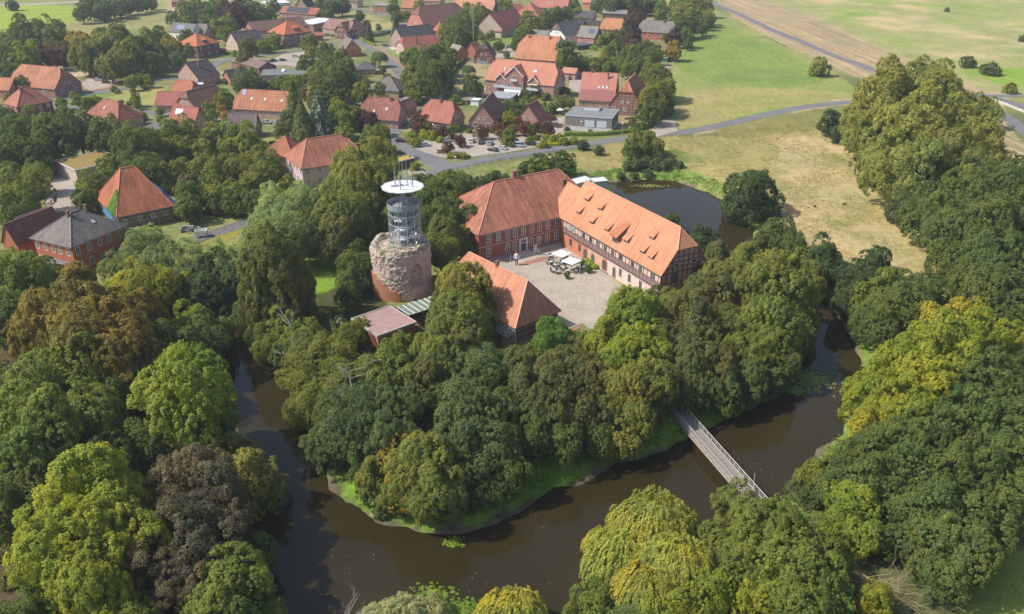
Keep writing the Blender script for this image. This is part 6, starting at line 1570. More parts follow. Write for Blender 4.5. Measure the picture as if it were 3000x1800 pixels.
def plant(u, v, w, kind, col, H=None, trunk=None):
    """u, v: middle of the crown in the photo, w: its width there"""
    asp = ASP[kind]
    tr = {'bush': 0.0, 'cone': 0.15, 'cedar': 0.2, 'weep': 0.35}.get(kind, 0.42) if trunk is None else trunk
    if col == 'G3' and kind == 'broad': tr = 0.1
    zb = 0.0
    for _ in range(3):
        zc = zb + 6
        for _ in range(6):
            x, y = G(u, v, zc); s = PJ(x, y, zc)[2]; r = w / s / 2 * 1.06
            zc = zb + r * asp * (1 + tr) if kind != 'bush' else zb + r * asp * 0.75
        zb = hz(x, y)
    if zb < WZ + .3: zb = WZ + .3
    PLANTS.append(dict(w=w, u=u, v=v, x=x, y=y, z=zb, zc=zc, r=r, k=kind, c=col, H=zc + r * asp - zb))
T_ = lambda k, c, *L: [plant(u, v, w, k, c) for u, v, w in L]
# --- lower left park
T_('broad', 'G1', (45, 820, 190), (115, 815, 130), (170, 1120, 250), (95, 1270, 300), (265, 1215, 190), (20, 1160, 160), (10, 1330, 170), (180, 1010, 160))
T_('broad', 'G2', (25, 940, 180), (560, 1010, 170), (620, 1000, 110), (470, 1010, 150), (20, 870, 130), (420, 1120, 140), (330, 1150, 150), (630, 1250, 110), (500, 1060, 120))
T_('chest', 'BR', (210, 915, 265), (300, 990, 260), (90, 990, 140), (360, 1060, 200), (400, 930, 170), (150, 950, 190))
T_('chest', 'OLD', (410, 1000, 160), (240, 1060, 170), (440, 1080, 150))
T_('broad', 'YG', (405, 850, 170), (345, 850, 110), (465, 850, 130), (525, 850, 110)); T_('broad', 'YG2', (560, 935, 125), (35, 770, 90))
T_('broad', 'G1', (640, 970, 90), (540, 1120, 140))
T_('chest', 'YG2', (555, 1170, 290), (610, 1215, 150), (500, 1090, 130))
T_('chest', 'YG', (290, 1465, 310), (190, 1600, 290), (350, 1600, 260), (270, 1715, 240)); T_('broad', 'YG2', (170, 1700, 180))
T_('open', 'YB', (695, 1400, 215), (610, 1320, 190), (775, 1430, 150), (560, 1320, 150), (680, 1330, 150))
T_('fine', 'GB', (570, 1440, 300), (540, 1580, 300), (620, 1530, 250), (500, 1700, 200), (600, 1690, 200))
T_('broad', 'G1', (690, 1700, 210), (620, 1770, 180), (300, 1790, 150), (400, 1800, 150), (790, 1800, 100)); T_('broad', 'G2', (730, 1620, 150), (60, 1450, 180), (330, 1340, 160), (10, 1500, 140), (690, 1790, 160), (60, 1800, 150), (430, 1290, 150))
# --- willows and wood left of the keep
T_('soft', 'SWD', (415, 730, 140), (360, 785, 120), (480, 775, 150), (560, 800, 150), (465, 725, 100)); T_('soft', 'SW', (560, 765, 150), (650, 755, 110), (430, 695, 90), (515, 735, 90), (395, 695, 70), (640, 790, 130), (715, 735, 90))
T_('soft', 'SW', (825, 620, 190), (880, 600, 140), (790, 655, 110)); T_('soft', 'SWD', (840, 690, 180), (760, 700, 120))
T_('broad', 'G3', (600, 860, 170), (670, 830, 150), (640, 800, 150), (560, 860, 130), (680, 900, 110))
T_('tall', 'OLD', (800, 800, 210), (770, 870, 150), (850, 850, 140)); T_('broad', 'G1', (840, 955, 130), (790, 1000, 110), (870, 1000, 110)); T_('broad', 'G2', (720, 930, 100), (830, 1040, 80), (760, 980, 90), (830, 895, 110))
T_('fine', 'GB', (730, 880, 60)); T_('bush', 'SV', (905, 720, 60))
T_('chest', 'OL', (1045, 520, 170), (1110, 465, 130), (1060, 580, 190), (985, 585, 130), (1000, 640, 170), (1120, 520, 120)); T_('chest', 'G1', (1110, 590, 120), (1130, 660, 110), (1100, 412, 90), (1150, 570, 90))
T_('chest', 'OLD', (990, 700, 130), (915, 660, 110), (1060, 680, 110)); T_('broad', 'G2', (1035, 745, 100), (1040, 790, 110), (1030, 825, 90), (1025, 725, 80), (905, 620, 100), (1020, 870, 80), (860, 890, 70))
T_('chest', 'G2', (1290, 600, 140), (1330, 650, 130), (1300, 700, 120), (1260, 650, 110), (1340, 560, 100), (1240, 560, 100)); T_('chest', 'OL', (1300, 560, 90), (1350, 710, 90), (1290, 740, 110), (1250, 590, 80))
T_('bush', 'G1', (1270, 700, 70), (1370, 590, 60), (1390, 570, 50), (1345, 525, 50)); T_('broad', 'G2', (1270, 540, 60), (1310, 520, 60))
# --- gardens at the left, between the villa and the pyramid roof
T_('broad', 'G2', (160, 385, 150), (230, 380, 130), (60, 400, 130), (20, 450, 120), (100, 440, 120), (320, 400, 120), (400, 440, 140), (260, 405, 80), (140, 430, 80), (20, 350, 90), (120, 410, 110), (390, 500, 90), (385, 440, 80), (25, 520, 100), (440, 500, 110), (110, 470, 90))
T_('broad', 'G1', (70, 550, 150), (50, 610, 140), (110, 625, 60), (275, 542, 100), (250, 578, 80), (320, 490, 80), (100, 520, 90), (380, 400, 90), (510, 385, 100), (300, 560, 60), (480, 450, 90))
T_('broad', 'OL', (560, 390, 80), (630, 395, 80), (530, 440, 90), (600, 450, 80), (680, 440, 80), (560, 500, 90), (640, 500, 100), (700, 500, 100), (760, 520, 110), (780, 470, 90), (500, 510, 90), (740, 470, 80))
T_('broad', 'G1', (720, 420, 110), (700, 390, 90), (760, 440, 80), (780, 525, 80), (830, 560, 90), (610, 540, 80), (720, 560, 80), (470, 480, 70), (660, 560, 70), (580, 440, 70), (780, 590, 80), (440, 420, 90)); T_('broad', 'G2', (560, 570, 100), (690, 590, 80), (750, 590, 80), (810, 440, 60), (630, 590, 70), (550, 610, 80), (880, 575, 80), (905, 580, 60), (790, 510, 80), (600, 420, 60))
T_('broad', 'YG', (620, 575, 70), (660, 530, 60), (670, 575, 60), (700, 395, 60), (840, 535, 50)); T_('small', 'RB', (640, 600, 50), (700, 600, 50)); T_('open', 'G1', (548, 548, 76), (452, 528, 60)); T_('broad', 'GB', (560, 545, 80))
# --- top left
T_('broad', 'G2', (60, 100, 110), (100, 90, 90), (20, 170, 90), (40, 135, 70), (150, 120, 80), (15, 120, 40), (180, 110, 60), (170, 75, 40), (100, 120, 80), (20, 210, 60), (200, 130, 60), (30, 250, 50), (60, 245, 55))
T_('broad', 'YG2', (85, 160, 90), (60, 190, 70), (80, 130, 60)); T_('broad', 'CR', (145, 165, 70), (180, 165, 60)); T_('chest', 'GB', (150, 145, 60), (185, 150, 60)); T_('chest', 'RB', (230, 135, 80), (500, 130, 55)); T_('chest', 'OL', (250, 160, 90), (300, 150, 80), (340, 130, 100), (350, 110, 80), (370, 165, 90), (320, 190, 80), (430, 115, 70), (300, 110, 60), (420, 160, 70), (500, 160, 60))
T_('chest', 'G2', (400, 150, 90), (440, 150, 80), (470, 110, 60), (455, 185, 60), (280, 185, 60), (380, 195, 60), (330, 200, 60), (520, 175, 50))
T_('broad', 'G2', (240, 35, 55), (270, 22, 60), (300, 30, 55), (330, 15, 60), (350, 25, 50), (375, 10, 55), (400, 14, 45), (425, 5, 50), (445, 8, 35), (255, 10, 50), (290, 5, 50)); T_('broad', 'G3', (33, 14, 36))
T_('broad', 'G2', (507, 52, 44), (555, 45, 60), (590, 25, 60), (620, 45, 60), (560, 70, 50), (640, 15, 60), (740, 40, 70), (710, 15, 60), (780, 40, 60), (760, 60, 50), (800, 20, 40), (520, 70, 40), (545, 110, 50), (600, 70, 50)); T_('chest', 'CB', (690, 40, 80), (720, 55, 60), (665, 30, 50)); T_('broad', 'G1', (665, 70, 60), (630, 80, 50), (660, 100, 50), (570, 20, 50), (540, 25, 50))
T_('chest', 'OLD', (725, 140, 60), (715, 170, 50)); T_('small', 'YG2', (768, 135, 34), (790, 130, 36), (805, 115, 40)); T_('small', 'G1', (688, 158, 20), (750, 155, 18)); T_('broad', 'G2', (722, 232, 85), (560, 145, 40))
T_('chest', 'OL', (905, 125, 50), (915, 150, 40)); T_('broad', 'G2', (952, 150, 60), (990, 225, 80), (940, 240, 80), (960, 265, 80), (1010, 200, 70), (1030, 235, 60), (900, 190, 60), (950, 195, 70), (970, 170, 60), (930, 280, 60), (985, 280, 60)); T_('broad', 'G1', (960, 210, 60), (980, 190, 50), (1000, 260, 60), (925, 215, 60), (1060, 270, 60), (1065, 248, 40)); T_('tall', 'OLD', (1000, 180, 50), (985, 240, 60), (930, 255, 50))
T_('broad', 'G2', (1050, 50, 30), (1070, 75, 32), (1110, 80, 20), (970, 20, 50), (1000, 10, 60), (940, 15, 40), (1150, 25, 40), (1165, 50, 40), (960, 45, 35)); T_('cone', 'G3', (1080, 90, 36), (1157, 72, 24), (1160, 60, 20)); T_('broad', 'YG', (1150, 5, 30)); T_('chest', 'CB', (1055, 45, 26))
T_('broad', 'OL', (1000, 22, 40), (940, 40, 30), (1230, 20, 40), (1190, 45, 30))
# --- village middle
T_('broad', 'G2', (1350, 90, 90), (1330, 110, 80), (1370, 115, 60), (1345, 65, 70), (1265, 180, 100), (1230, 200, 100), (1280, 210, 110), (1250, 240, 90), (1300, 180, 70), (1320, 120, 50), (1230, 255, 60), (1385, 90, 40), (1215, 170, 70)); T_('broad', 'OL', (1220, 215, 80), (1200, 235, 60), (1200, 165, 60), (1285, 165, 60)); T_('broad', 'YG', (1302, 88, 40)); T_('broad', 'G1', (1395, 35, 60), (1400, 60, 60), (1430, 45, 40), (1310, 160, 60), (1430, 15, 50), (1480, 20, 50), (1460, 10, 40), (1370, 30, 50))
T_('weep', 'SWD', (1110, 168, 50), (1190, 178, 40), (1372, 205, 40)); T_('broad', 'G2', (1385, 245, 60), (1400, 260, 40)); T_('broad', 'G1', (1205, 265, 50), (1215, 285, 40), (1115, 258, 40), (1335, 290, 28), (1520, 110, 40), (1530, 95, 40), (1550, 60, 60), (1560, 75, 50), (1520, 125, 40), (1590, 70, 45), (1545, 90, 40)); T_('broad', 'G2', (1460, 133, 34), (1515, 130, 40), (1620, 50, 60), (1640, 45, 50), (1660, 40, 40), (1600, 55, 45), (1590, 20, 30), (1610, 70, 35))
T_('broad', 'G2', (1662, 160, 82)); T_('small', 'G1', (1430, 105, 20), (1410, 108, 24), (1440, 100, 22), (1484, 158, 20), (1700, 60, 25))
T_('bush', 'G2', (1485, 315, 50), (1510, 318, 46), (1460, 318, 40), (1540, 280, 40), (1620, 320, 44), (1600, 268, 44), (1655, 270, 36), (1520, 335, 30), (1600, 285, 30)); T_('bush', 'YG', (1590, 275, 30), (1575, 280, 24), (1490, 345, 40), (1480, 355, 34)); T_('bush', 'BS', (1500, 305, 34)); T_('small', 'OL', (1657, 292, 30), (1670, 300, 30), (1540, 305, 40), (1560, 300, 30), (1640, 300, 40))
T_('cone', 'G2', (862, 300, 84), (885, 345, 80)); T_('cedar', 'BS', (935, 335, 120)); T_('broad', 'G1', (990, 330, 85), (1010, 360, 80), (1030, 340, 60), (1010, 395, 60)); T_('broad', 'CB', (1080, 360, 70), (1055, 345, 50), (1095, 375, 50)); T_('broad', 'G2', (890, 360, 70), (835, 350, 50), (930, 375, 60), (860, 375, 60), (820, 385, 50), (840, 415, 50), (900, 385, 50)); T_('broad', 'YG2', (870, 240, 50), (850, 250, 50), (905, 265, 40)); T_('broad', 'OLD', (905, 240, 50), (890, 270, 40), (920, 300, 40)); T_('broad', 'G1', (830, 245, 50), (800, 250, 40))
T_('small', 'G1', (660, 285, 50), (645, 300, 45), (610, 315, 40), (620, 335, 34), (585, 395, 30), (1130, 290, 24), (230, 295, 36), (255, 300, 34), (180, 300, 34), (395, 290, 36), (385, 240, 40), (410, 235, 34), (435, 235, 34), (400, 305, 26), (470, 325, 26), (420, 345, 26), (180, 320, 34)); T_('small', 'YG2', (275, 295, 34), (215, 280, 24), (560, 350, 24), (700, 260, 26)); T_('small', 'RB', (650, 325, 34), (660, 340, 30), (415, 335, 26)); T_('bush', 'G2', (335, 262, 24), (620, 290, 36), (30, 290, 36), (470, 350, 26), (60, 285, 40), (90, 260, 30), (660, 240, 22))
# purple trees and bushes of the front car park
T_('open', 'CR', (1235, 340, 50), (1225, 375, 40), (1260, 340, 40), (1298, 385, 46), (1348, 410, 42), (1312, 430, 40), (1412, 385, 48), (1470, 375, 46), (1475, 395, 40), (1537, 375, 50), (1605, 375, 50), (1615, 350, 36), (1575, 370, 34), (1230, 355, 60), (1520, 360, 40), (1455, 370, 36)); T_('small', 'G1', (1555, 380, 34), (1490, 398, 40), (1450, 345, 22)); T_('small', 'OL', (1250, 370, 34), (1500, 380, 30)); T_('open', 'CR', (1198, 468, 28))
T_('bush', 'YG', (1210, 405, 44), (1245, 395, 40), (1270, 400, 36), (1215, 420, 36), (1290, 410, 26), (1620, 410, 36), (1650, 415, 32), (1680, 414, 30), (1590, 425, 30), (1335, 458, 26), (1355, 457, 28), (1318, 458, 20), (1215, 490, 34), (1205, 478, 28), (1600, 408, 30), (1640, 405, 30)); T_('bush', 'G1', (1325, 378, 34), (1485, 418, 34), (1550, 412, 30), (1505, 412, 30), (1375, 385, 20), (1440, 385, 20), (1570, 405, 24), (1460, 390, 24)); T_('bush', 'OL', (1500, 425, 24), (1330, 400, 24))
# --- right of the village
T_('broad', 'OL', (1920, 230, 100), (1915, 290, 90), (1880, 250, 60), (1950, 260, 70)); T_('broad', 'G2', (1905, 320, 80), (1945, 310, 60), (1930, 275, 90))
T_('broad', 'CB', (1870, 50, 46), (1845, 90, 60), (1860, 40, 40), (1975, 110, 50), (1855, 120, 50)); T_('chest', 'GB', (1840, 105, 50), (1850, 60, 50), (1855, 135, 40)); T_('cone', 'G3', (1815, 28, 18), (1832, 80, 36), (1712, 70, 16), (1762, 75, 20), (1780, 80, 22)); T_('chest', 'RB', (1975, 145, 50)); T_('broad', 'CR', (1910, 133, 16), (1965, 155, 36)); T_('broad', 'G1', (1940, 30, 50), (1935, 50, 40), (1930, 10, 40), (1955, 85, 28), (1950, 110, 26))
T_('broad', 'P', (1990, 15, 70), (2030, 25, 80), (2060, 15, 60), (2070, 50, 50), (2000, 40, 60), (2020, 5, 60), (1975, 45, 40)); T_('broad', 'G2', (2000, 80, 60), (2030, 75, 60), (2060, 80, 40), (2010, 110, 50), (2035, 55, 50), (2070, 65, 40), (1985, 75, 40), (1795, 15, 60), (1830, 12, 60), (1860, 8, 60), (1770, 10, 50), (1890, 15, 50), (1750, 12, 40), (1910, 20, 40), (2015, 130, 30)); T_('broad', 'G1', (1680, 15, 40), (1690, 40, 40), (1750, 20, 26))
T_('small', 'G2', (1787, 150, 34), (1827, 160, 32), (1860, 165, 50), (1880, 150, 46), (1900, 170, 50), (1870, 190, 50), (1850, 180, 36), (1925, 150, 40)); T_('small', 'G1', (1800, 135, 36), (1890, 135, 36), (1850, 150, 36), (1920, 165, 40), (1895, 190, 50), (1840, 205, 40), (1780, 110, 40), (1800, 105, 36), (1815, 115, 30), (1840, 190, 30), (1760, 120, 30), (1775, 122, 24)); T_('bush', 'G1', (1770, 180, 44), (1800, 185, 40), (1740, 190, 46), (1720, 195, 40), (1810, 200, 36), (1690, 195, 40), (1780, 200, 40), (1830, 175, 30), (1870, 115, 26), (1710, 180, 36), (1820, 195, 40)); T_('bush', 'YG', (1855, 205, 30), (1845, 215, 24), (1800, 175, 20), (1730, 120, 18), (1770, 150, 26)); T_('bush', 'SV', (1765, 122, 20), (1800, 160, 26)); T_('bush', 'OL', (1740, 200, 40), (1770, 172, 34), (1815, 140, 30))
T_('small', 'G1', (1855, 355, 26), (1700, 358, 22)); T_('bush', 'G2', (1880, 370, 30), (1660, 378, 16), (1730, 385, 14), (1900, 400, 40)); T_('broad', 'OL', (1870, 410, 70), (1905, 415, 60), (1925, 430, 50), (1880, 435, 50)); T_('broad', 'G2', (1865, 380, 40), (1850, 440, 50)); T_('broad', 'G3', (1757, 440, 32), (1710, 425, 34))
T_('broad', 'G2', (1650, 475, 70), (1620, 480, 60), (1665, 495, 50), (1580, 480, 60), (1545, 490, 50), (1640, 495, 50), (1530, 505, 40)); T_('broad', 'G1', (1600, 490, 50), (1560, 500, 44)); T_('bush', 'F', (1840, 482, 36), (1868, 478, 40), (1895, 474, 38), (1920, 476, 40), (1945, 480, 36), (1970, 474, 32), (1930, 462, 34), (1860, 496, 32), (1820, 498, 30), (1900, 490, 32), (1990, 482, 30), (1880, 462, 30))
T_('bush', 'F', (1360, 560, 60), (1330, 590, 50), (1400, 540, 60), (1440, 530, 50), (1300, 620, 40), (1480, 525, 40), (1450, 515, 40), (1395, 570, 50))
plant(2402, 195, 60, 'broad', 'P', trunk=0.1); T_('bush', 'OL', (2395, 210, 26)); T_('bush', 'G2', (2832, 185, 44), (2905, 205, 52), (2885, 203, 34), (2775, 30, 16), (2995, 115, 24)); T_('bush', 'OL', (2960, 262, 40), (2850, 190, 30))
# --- big poplars and the dark wood at the right
T_('poplar', 'P', (2600, 300, 240), (2720, 290, 220), (2680, 380, 260), (2820, 390, 210), (2570, 400, 190), (2790, 470, 230), (2650, 480, 230), (2880, 470, 150), (2700, 230, 130), (2620, 240, 110), (2540, 330, 110), (2880, 320, 90), (2780, 330, 160))
T_('broad', 'G3', (2440, 360, 80), (2460, 390, 60), (2570, 470, 110), (2610, 510, 110), (2560, 510, 80), (2650, 540, 100), (2540, 440, 70))
T_('broad', 'G2', (2700, 540, 180), (2830, 560, 190), (2930, 570, 200), (2960, 510, 120), (2750, 620, 180), (2880, 650, 230), (2980, 680, 200), (2800, 690, 180), (2900, 760, 220), (2790, 760, 140), (2980, 800, 190), (2880, 860, 180), (2960, 900, 170), (2740, 650, 110), (2690, 590, 130), (2860, 730, 150), (2830, 800, 110)); T_('broad', 'G3', (2660, 610, 110), (2850, 620, 150), (2820, 750, 120), (2930, 700, 150)); T_('poplar', 'OL', (2930, 600, 140), (2780, 560, 120))
# --- around the pond and along the moat
T_('broad', 'G3', (2200, 575, 160), (2060, 695, 90), (2040, 720, 70), (1965, 650, 55), (1990, 690, 60), (2250, 610, 70), (2165, 598, 90)); T_('broad', 'G2', (2285, 700, 130), (2320, 730, 100), (2260, 720, 90)); T_('broad', 'G3', (2405, 750, 130), (2440, 790, 100), (2380, 810, 100), (2540, 790, 110), (2500, 840, 110), (2570, 760, 80), (2480, 900, 90)); T_('broad', 'G1', (2600, 850, 160), (2550, 890, 130)); T_('broad', 'G2', (2660, 900, 170), (2720, 860, 130), (2580, 940, 140), (2700, 930, 130), (2650, 840, 100), (2530, 950, 90))
T_('chest', 'OLD', (2112, 768, 115), (2078, 812, 100), (2205, 748, 95), (2080, 870, 150), (2020, 950, 180), (2050, 1030, 150), (2110, 1090, 130), (2020, 1080, 140)); T_('chest', 'OL', (2200, 790, 160), (2280, 840, 200), (2340, 880, 150), (2190, 870, 150), (2370, 830, 120), (1980, 900, 120), (2160, 960, 130), (2100, 830, 130)); T_('chest', 'G1', (2250, 950, 190), (2300, 1000, 140), (2230, 1040, 130), (2330, 940, 120), (2170, 1030, 120)); T_('chest', 'G2', (2290, 1070, 110), (2350, 1000, 100), (2200, 1110, 110), (2120, 1150, 110), (2260, 1110, 80), (2060, 1140, 110))
T_('chest', 'YG2', (1850, 940, 190), (1790, 1000, 150), (1880, 1030, 170), (1900, 930, 110), (1820, 1060, 150)); T_('chest', 'OL', (1840, 1150, 160), (1900, 1130, 160), (1790, 1130, 130), (1920, 1060, 130), (1860, 1230, 120), (1780, 1220, 110)); T_('chest', 'OLD', (1960, 1010, 140), (1950, 1130, 120), (1930, 880, 80), (1970, 1080, 120), (1900, 1200, 90), (2010, 1140, 100))
T_('soft', 'FB', (1620, 975, 105), (1600, 1000, 90), (1660, 990, 70))
T_('chest', 'OLD', (1520, 1088, 140), (1600, 1098, 150), (1680, 1080, 150), (1640, 1140, 170), (1720, 1130, 140), (1550, 1150, 150), (1690, 1210, 140), (1600, 1220, 150), (1730, 1230, 120), (1465, 1065, 90)); T_('chest', 'OL', (1560, 1075, 90), (1640, 1065, 90), (1720, 1020, 90), (1730, 1180, 90), (1640, 1290, 90), (1590, 1160, 80)); T_('chest', 'G2', (1660, 1290, 120), (1560, 1280, 130), (1750, 1290, 100), (1500, 1200, 120))
T_('chest', 'OL', (1355, 860, 180), (1300, 990, 150), (1350, 950, 180), (1390, 1000, 120), (1290, 1060, 140), (1240, 1020, 100)); T_('chest', 'OLD', (1400, 900, 110), (1340, 1040, 140), (1260, 1100, 120), (1410, 950, 100), (1320, 900, 120))
T_('soft', 'F', (1410, 1090, 180), (1010, 1240, 220)); T_('fine', 'F', (1100, 1290, 190), (960, 1300, 160), (1160, 1200, 160), (1050, 1180, 160), (1220, 1170, 110), (1180, 1290, 140), (930, 1330, 90), (1380, 1060, 130))
T_('broad', 'F', (1390, 1220, 230), (1340, 1290, 180), (1440, 1290, 180), (1350, 1180, 160), (1460, 1200, 140), (1400, 1350, 160), (1480, 1330, 120))
T_('soft', 'OL', (920, 1010, 150), (890, 1100, 150), (970, 1040, 150), (882, 1198, 105), (930, 1170, 150), (1000, 1100, 120), (1030, 980, 90)); T_('broad', 'G1', (1148, 1052, 120), (1175, 1005, 80), (1080, 1080, 120), (1190, 1100, 110), (1060, 960, 70), (1120, 1120, 100)); T_('open', 'SV', (995, 950, 60))
T_('chest', 'RB', (1180, 1340, 130), (1200, 1430, 130)); T_('chest', 'OL', (1240, 1360, 190), (1280, 1430, 180), (1200, 1390, 160), (1320, 1440, 130), (1150, 1450, 90), (1100, 1390, 110), (1330, 1380, 120), (1250, 1470, 110)); T_('bush', 'G2', (1090, 1440, 100), (1400, 1440, 120), (1120, 1480, 70), (1440, 1400, 90)); T_('broad', 'G2', (1500, 1380, 120), (1450, 1420, 100), (1060, 1390, 80))
T_('small', 'OL', (1825, 1290, 115), (1905, 1230, 60), (1790, 1310, 70))
# --- lower right
T_('poplar', 'YG', (2620, 1090, 200), (2760, 1030, 240), (2700, 1130, 220), (2560, 1180, 160), (2860, 990, 180), (2640, 1200, 200), (2950, 1000, 140), (2540, 1120, 90), (2500, 1140, 80)); T_('poplar', 'Y', (2780, 960, 180), (2850, 940, 130), (2560, 1240, 130), (2690, 1010, 120))
T_('poplar', 'G2', (2880, 1110, 210), (2960, 1180, 180), (2850, 1230, 220), (2780, 1290, 200), (2950, 1310, 200), (2700, 1290, 180), (2620, 1320, 200), (2520, 1330, 150), (2990, 1080, 100), (2760, 1180, 130)); T_('broad', 'G2', (2560, 1400, 190), (2700, 1400, 230), (2840, 1380, 230), (2940, 1440, 180), (2760, 1500, 240), (2880, 1520, 200), (2700, 1590, 160), (2800, 1620, 230), (2860, 1590, 170), (2640, 1480, 160), (2470, 1400, 120), (2780, 1690, 150))
T_('broad', 'G1', (2400, 1380, 110), (2360, 1400, 70), (2620, 1250, 120), (2460, 1360, 90)); T_('broad', 'YG2', (2500, 1470, 160), (2520, 1560, 140), (2470, 1530, 130)); T_('broad', 'G2', (2440, 1440, 110), (2330, 1430, 60), (2370, 1460, 70), (2590, 1580, 110))
T_('weep', 'W', (1920, 1530, 260), (1830, 1620, 230), (1980, 1640, 230), (1900, 1720, 200), (2010, 1560, 150), (1500, 1790, 200), (1780, 1590, 130), (1440, 1800, 90))
T_('broad', 'G1', (2250, 1560, 220), (2160, 1640, 190), (2330, 1590, 190), (2400, 1620, 160), (2300, 1680, 220), (2420, 1720, 190), (2200, 1540, 120), (2100, 1580, 130), (1740, 1760, 130), (1800, 1760, 100), (1690, 1790, 90), (2450, 1640, 120), (2360, 1780, 180), (2300, 1500, 90)); T_('broad', 'YG', (2110, 1680, 130), (2230, 1740, 140), (2560, 1760, 110), (2170, 1760, 120)); T_('broad', 'YG2', (2020, 1780, 160), (1930, 1790, 130), (2080, 1730, 140), (1760, 1790, 90)); T_('open', 'OL', (2140, 1500, 150), (2080, 1640, 130), (2160, 1450, 110)); T_('soft', 'SWD', (1850, 1790, 110), (1800, 1800, 90))
T_('soft', 'SV', (1200, 1800, 130), (1270, 1790, 110), (1120, 1810, 110), (1150, 1785, 80))
# scattered garden shrubs in the village
GR = random.Random(42)
def scatter(n, poly, kinds, wr):
    us = [p[0] for p in poly]; vs_ = [p[1] for p in poly]; P = np.array(poly, float); c = 0; tr_ = 0
    while c < n and tr_ < n * 30:
        tr_ += 1; u = GR.uniform(min(us), max(us)); v = GR.uniform(min(vs_), max(vs_))
        if not inside(P, np.array([u]), np.array([v]))[0]: continue
        k, co = GR.choice(kinds); plant(u, v, GR.uniform(*wr), k, co); c += 1
VB = [('bush', 'G1'), ('bush', 'G2'), ('bush', 'G1'), ('bush', 'YG2'), ('bush', 'OL'), ('small', 'G2')]
scatter(10, [(1420, 300), (1650, 300), (1640, 345), (1590, 345), (1530, 330), (1440, 330)], VB, (14, 30))
scatter(7, [(1200, 280), (1330, 275), (1340, 330), (1320, 335)], VB, (12, 22))
scatter(7, [(1760, 125), (1900, 130), (1920, 200), (1840, 215), (1760, 175)], VB, (14, 30))
scatter(5, [(590, 290), (680, 285), (660, 345), (600, 340)], VB, (14, 26))
scatter(8, [(440, 250), (300, 270), (180, 315), (240, 325), (420, 330)], VB, (12, 20))
scatter(5, [(750, 235), (860, 240), (840, 258), (750, 255)], VB, (14, 26))
scatter(5, [(1090, 180), (1140, 215), (1160, 240), (1110, 215)], VB, (12, 20))
scatter(9, [(460, 400), (640, 400), (700, 420), (560, 600), (470, 560)], VB + [('bush', 'F')], (30, 60))
scatter(3, [(2260, 560), (2520, 560), (2640, 900), (2500, 700)], [('bush', 'OL')], (8, 12))
# build them
for p in PLANTS: p['n'] = 'mid' if (p['k'] in ('broad', 'small') and p['r'] < 5.0) else p['k']
ADJ = lambda p: ('huge ' if p['r'] > 8.6 else 'big ' if p['r'] > 6 else 'medium ' if p['r'] > 3.6 else 'small ' if p['r'] > 1.7 else 'tiny ') if not KIND[p['n']][1].startswith(('small', 'tall')) else ''
LAND += [('the pond', 62, 262), ('the moat bend', -20, 98), ('the far dyke road', 250, 480), ('the green meadow', 210, 420), ('the car park', 5, 345), ('the long sloping meadow', 120, 250)]
for p in PLANTS:
    d, nm, lx, ly = min((math.hypot(p['x'] - a[1], p['y'] - a[2]), a[0], a[1], a[2]) for a in LAND)
    dx, dy = p['x'] - lx, p['y'] - ly
    rel = ('right of' if dx > 0 else 'left of') if abs(dx) > abs(dy) * .8 else ('behind' if dy > 0 else 'in front of')
    p['lab'] = '%s%s %s %s %s' % (ADJ(p), COLN[p['c']][1], KIND[p['n']][1], rel, nm)
by = {}
for p in PLANTS: by.setdefault(p['lab'], []).append(p)
ordn = ORD + ['%dth' % k for k in range(13, 60)]
for lab, L in by.items():
    if len(L) > 1:
        L.sort(key=lambda p: p['u'])
        for k, p in enumerate(L):
            p['lab'] = lab.replace('open-crowned', 'open') + (', leftmost' if k == 0 else ', rightmost' if k == len(L) - 1 else ', %s from left' % ordn[k])
for p in PLANTS:
    if len(p['lab'].split()) > 16: p['lab'] = p['lab'].replace('left of', 'near').replace('right of', 'near').replace('in front of', 'near').replace(' from left', '')
for i, p in enumerate(PLANTS):
    k = p['k']; pr = PRO['small' if (p['w'] < 85 and k in ('broad', 'chest')) else k]; me = pr[i % len(pr)]; c = COLN[p['c']][0]
    j = 1 + 0.16 * (GR.random() - .5); j2 = 1 + 0.12 * (GR.random() - .5)
    c = (c[0] * j * j2, c[1] * j, c[2] * j, c[3])
    asp = ASP[k] * (1 + .14 * (GR.random() - .5)); r = p['r']; rz = GR.uniform(0, 6.28)
    if k == 'bush':
        o = put('shrub', me, None, c, loc=(p['x'], p['y'], p['z'] + r * asp * .8), rz=rz, scale=(r, r, r * asp)); tag(o, p['lab'], 'shrub', 'shrubs in the gardens and on the banks'); continue
    root = empty(KIND[p['n']][0], (p['x'], p['y'], p['z'])); tag(root, p['lab'], 'tree', '%ss' % KIND[p['n']][1])
    hc = p['zc'] - p['z']
    q_ = 1 + .16 * (GR.random() - .5); cr = put('crown', me, root, c, loc=(0, 0, hc), rz=rz, scale=(r * q_, r / q_, r * asp))
    t_ = put('trunk', TRK_OPEN if k == 'open' else TRK[i % 4], root, None, rz=rz, scale=(r * .95, r * .95, max(hc, .5)))
print('PLANTS', len(PLANTS))

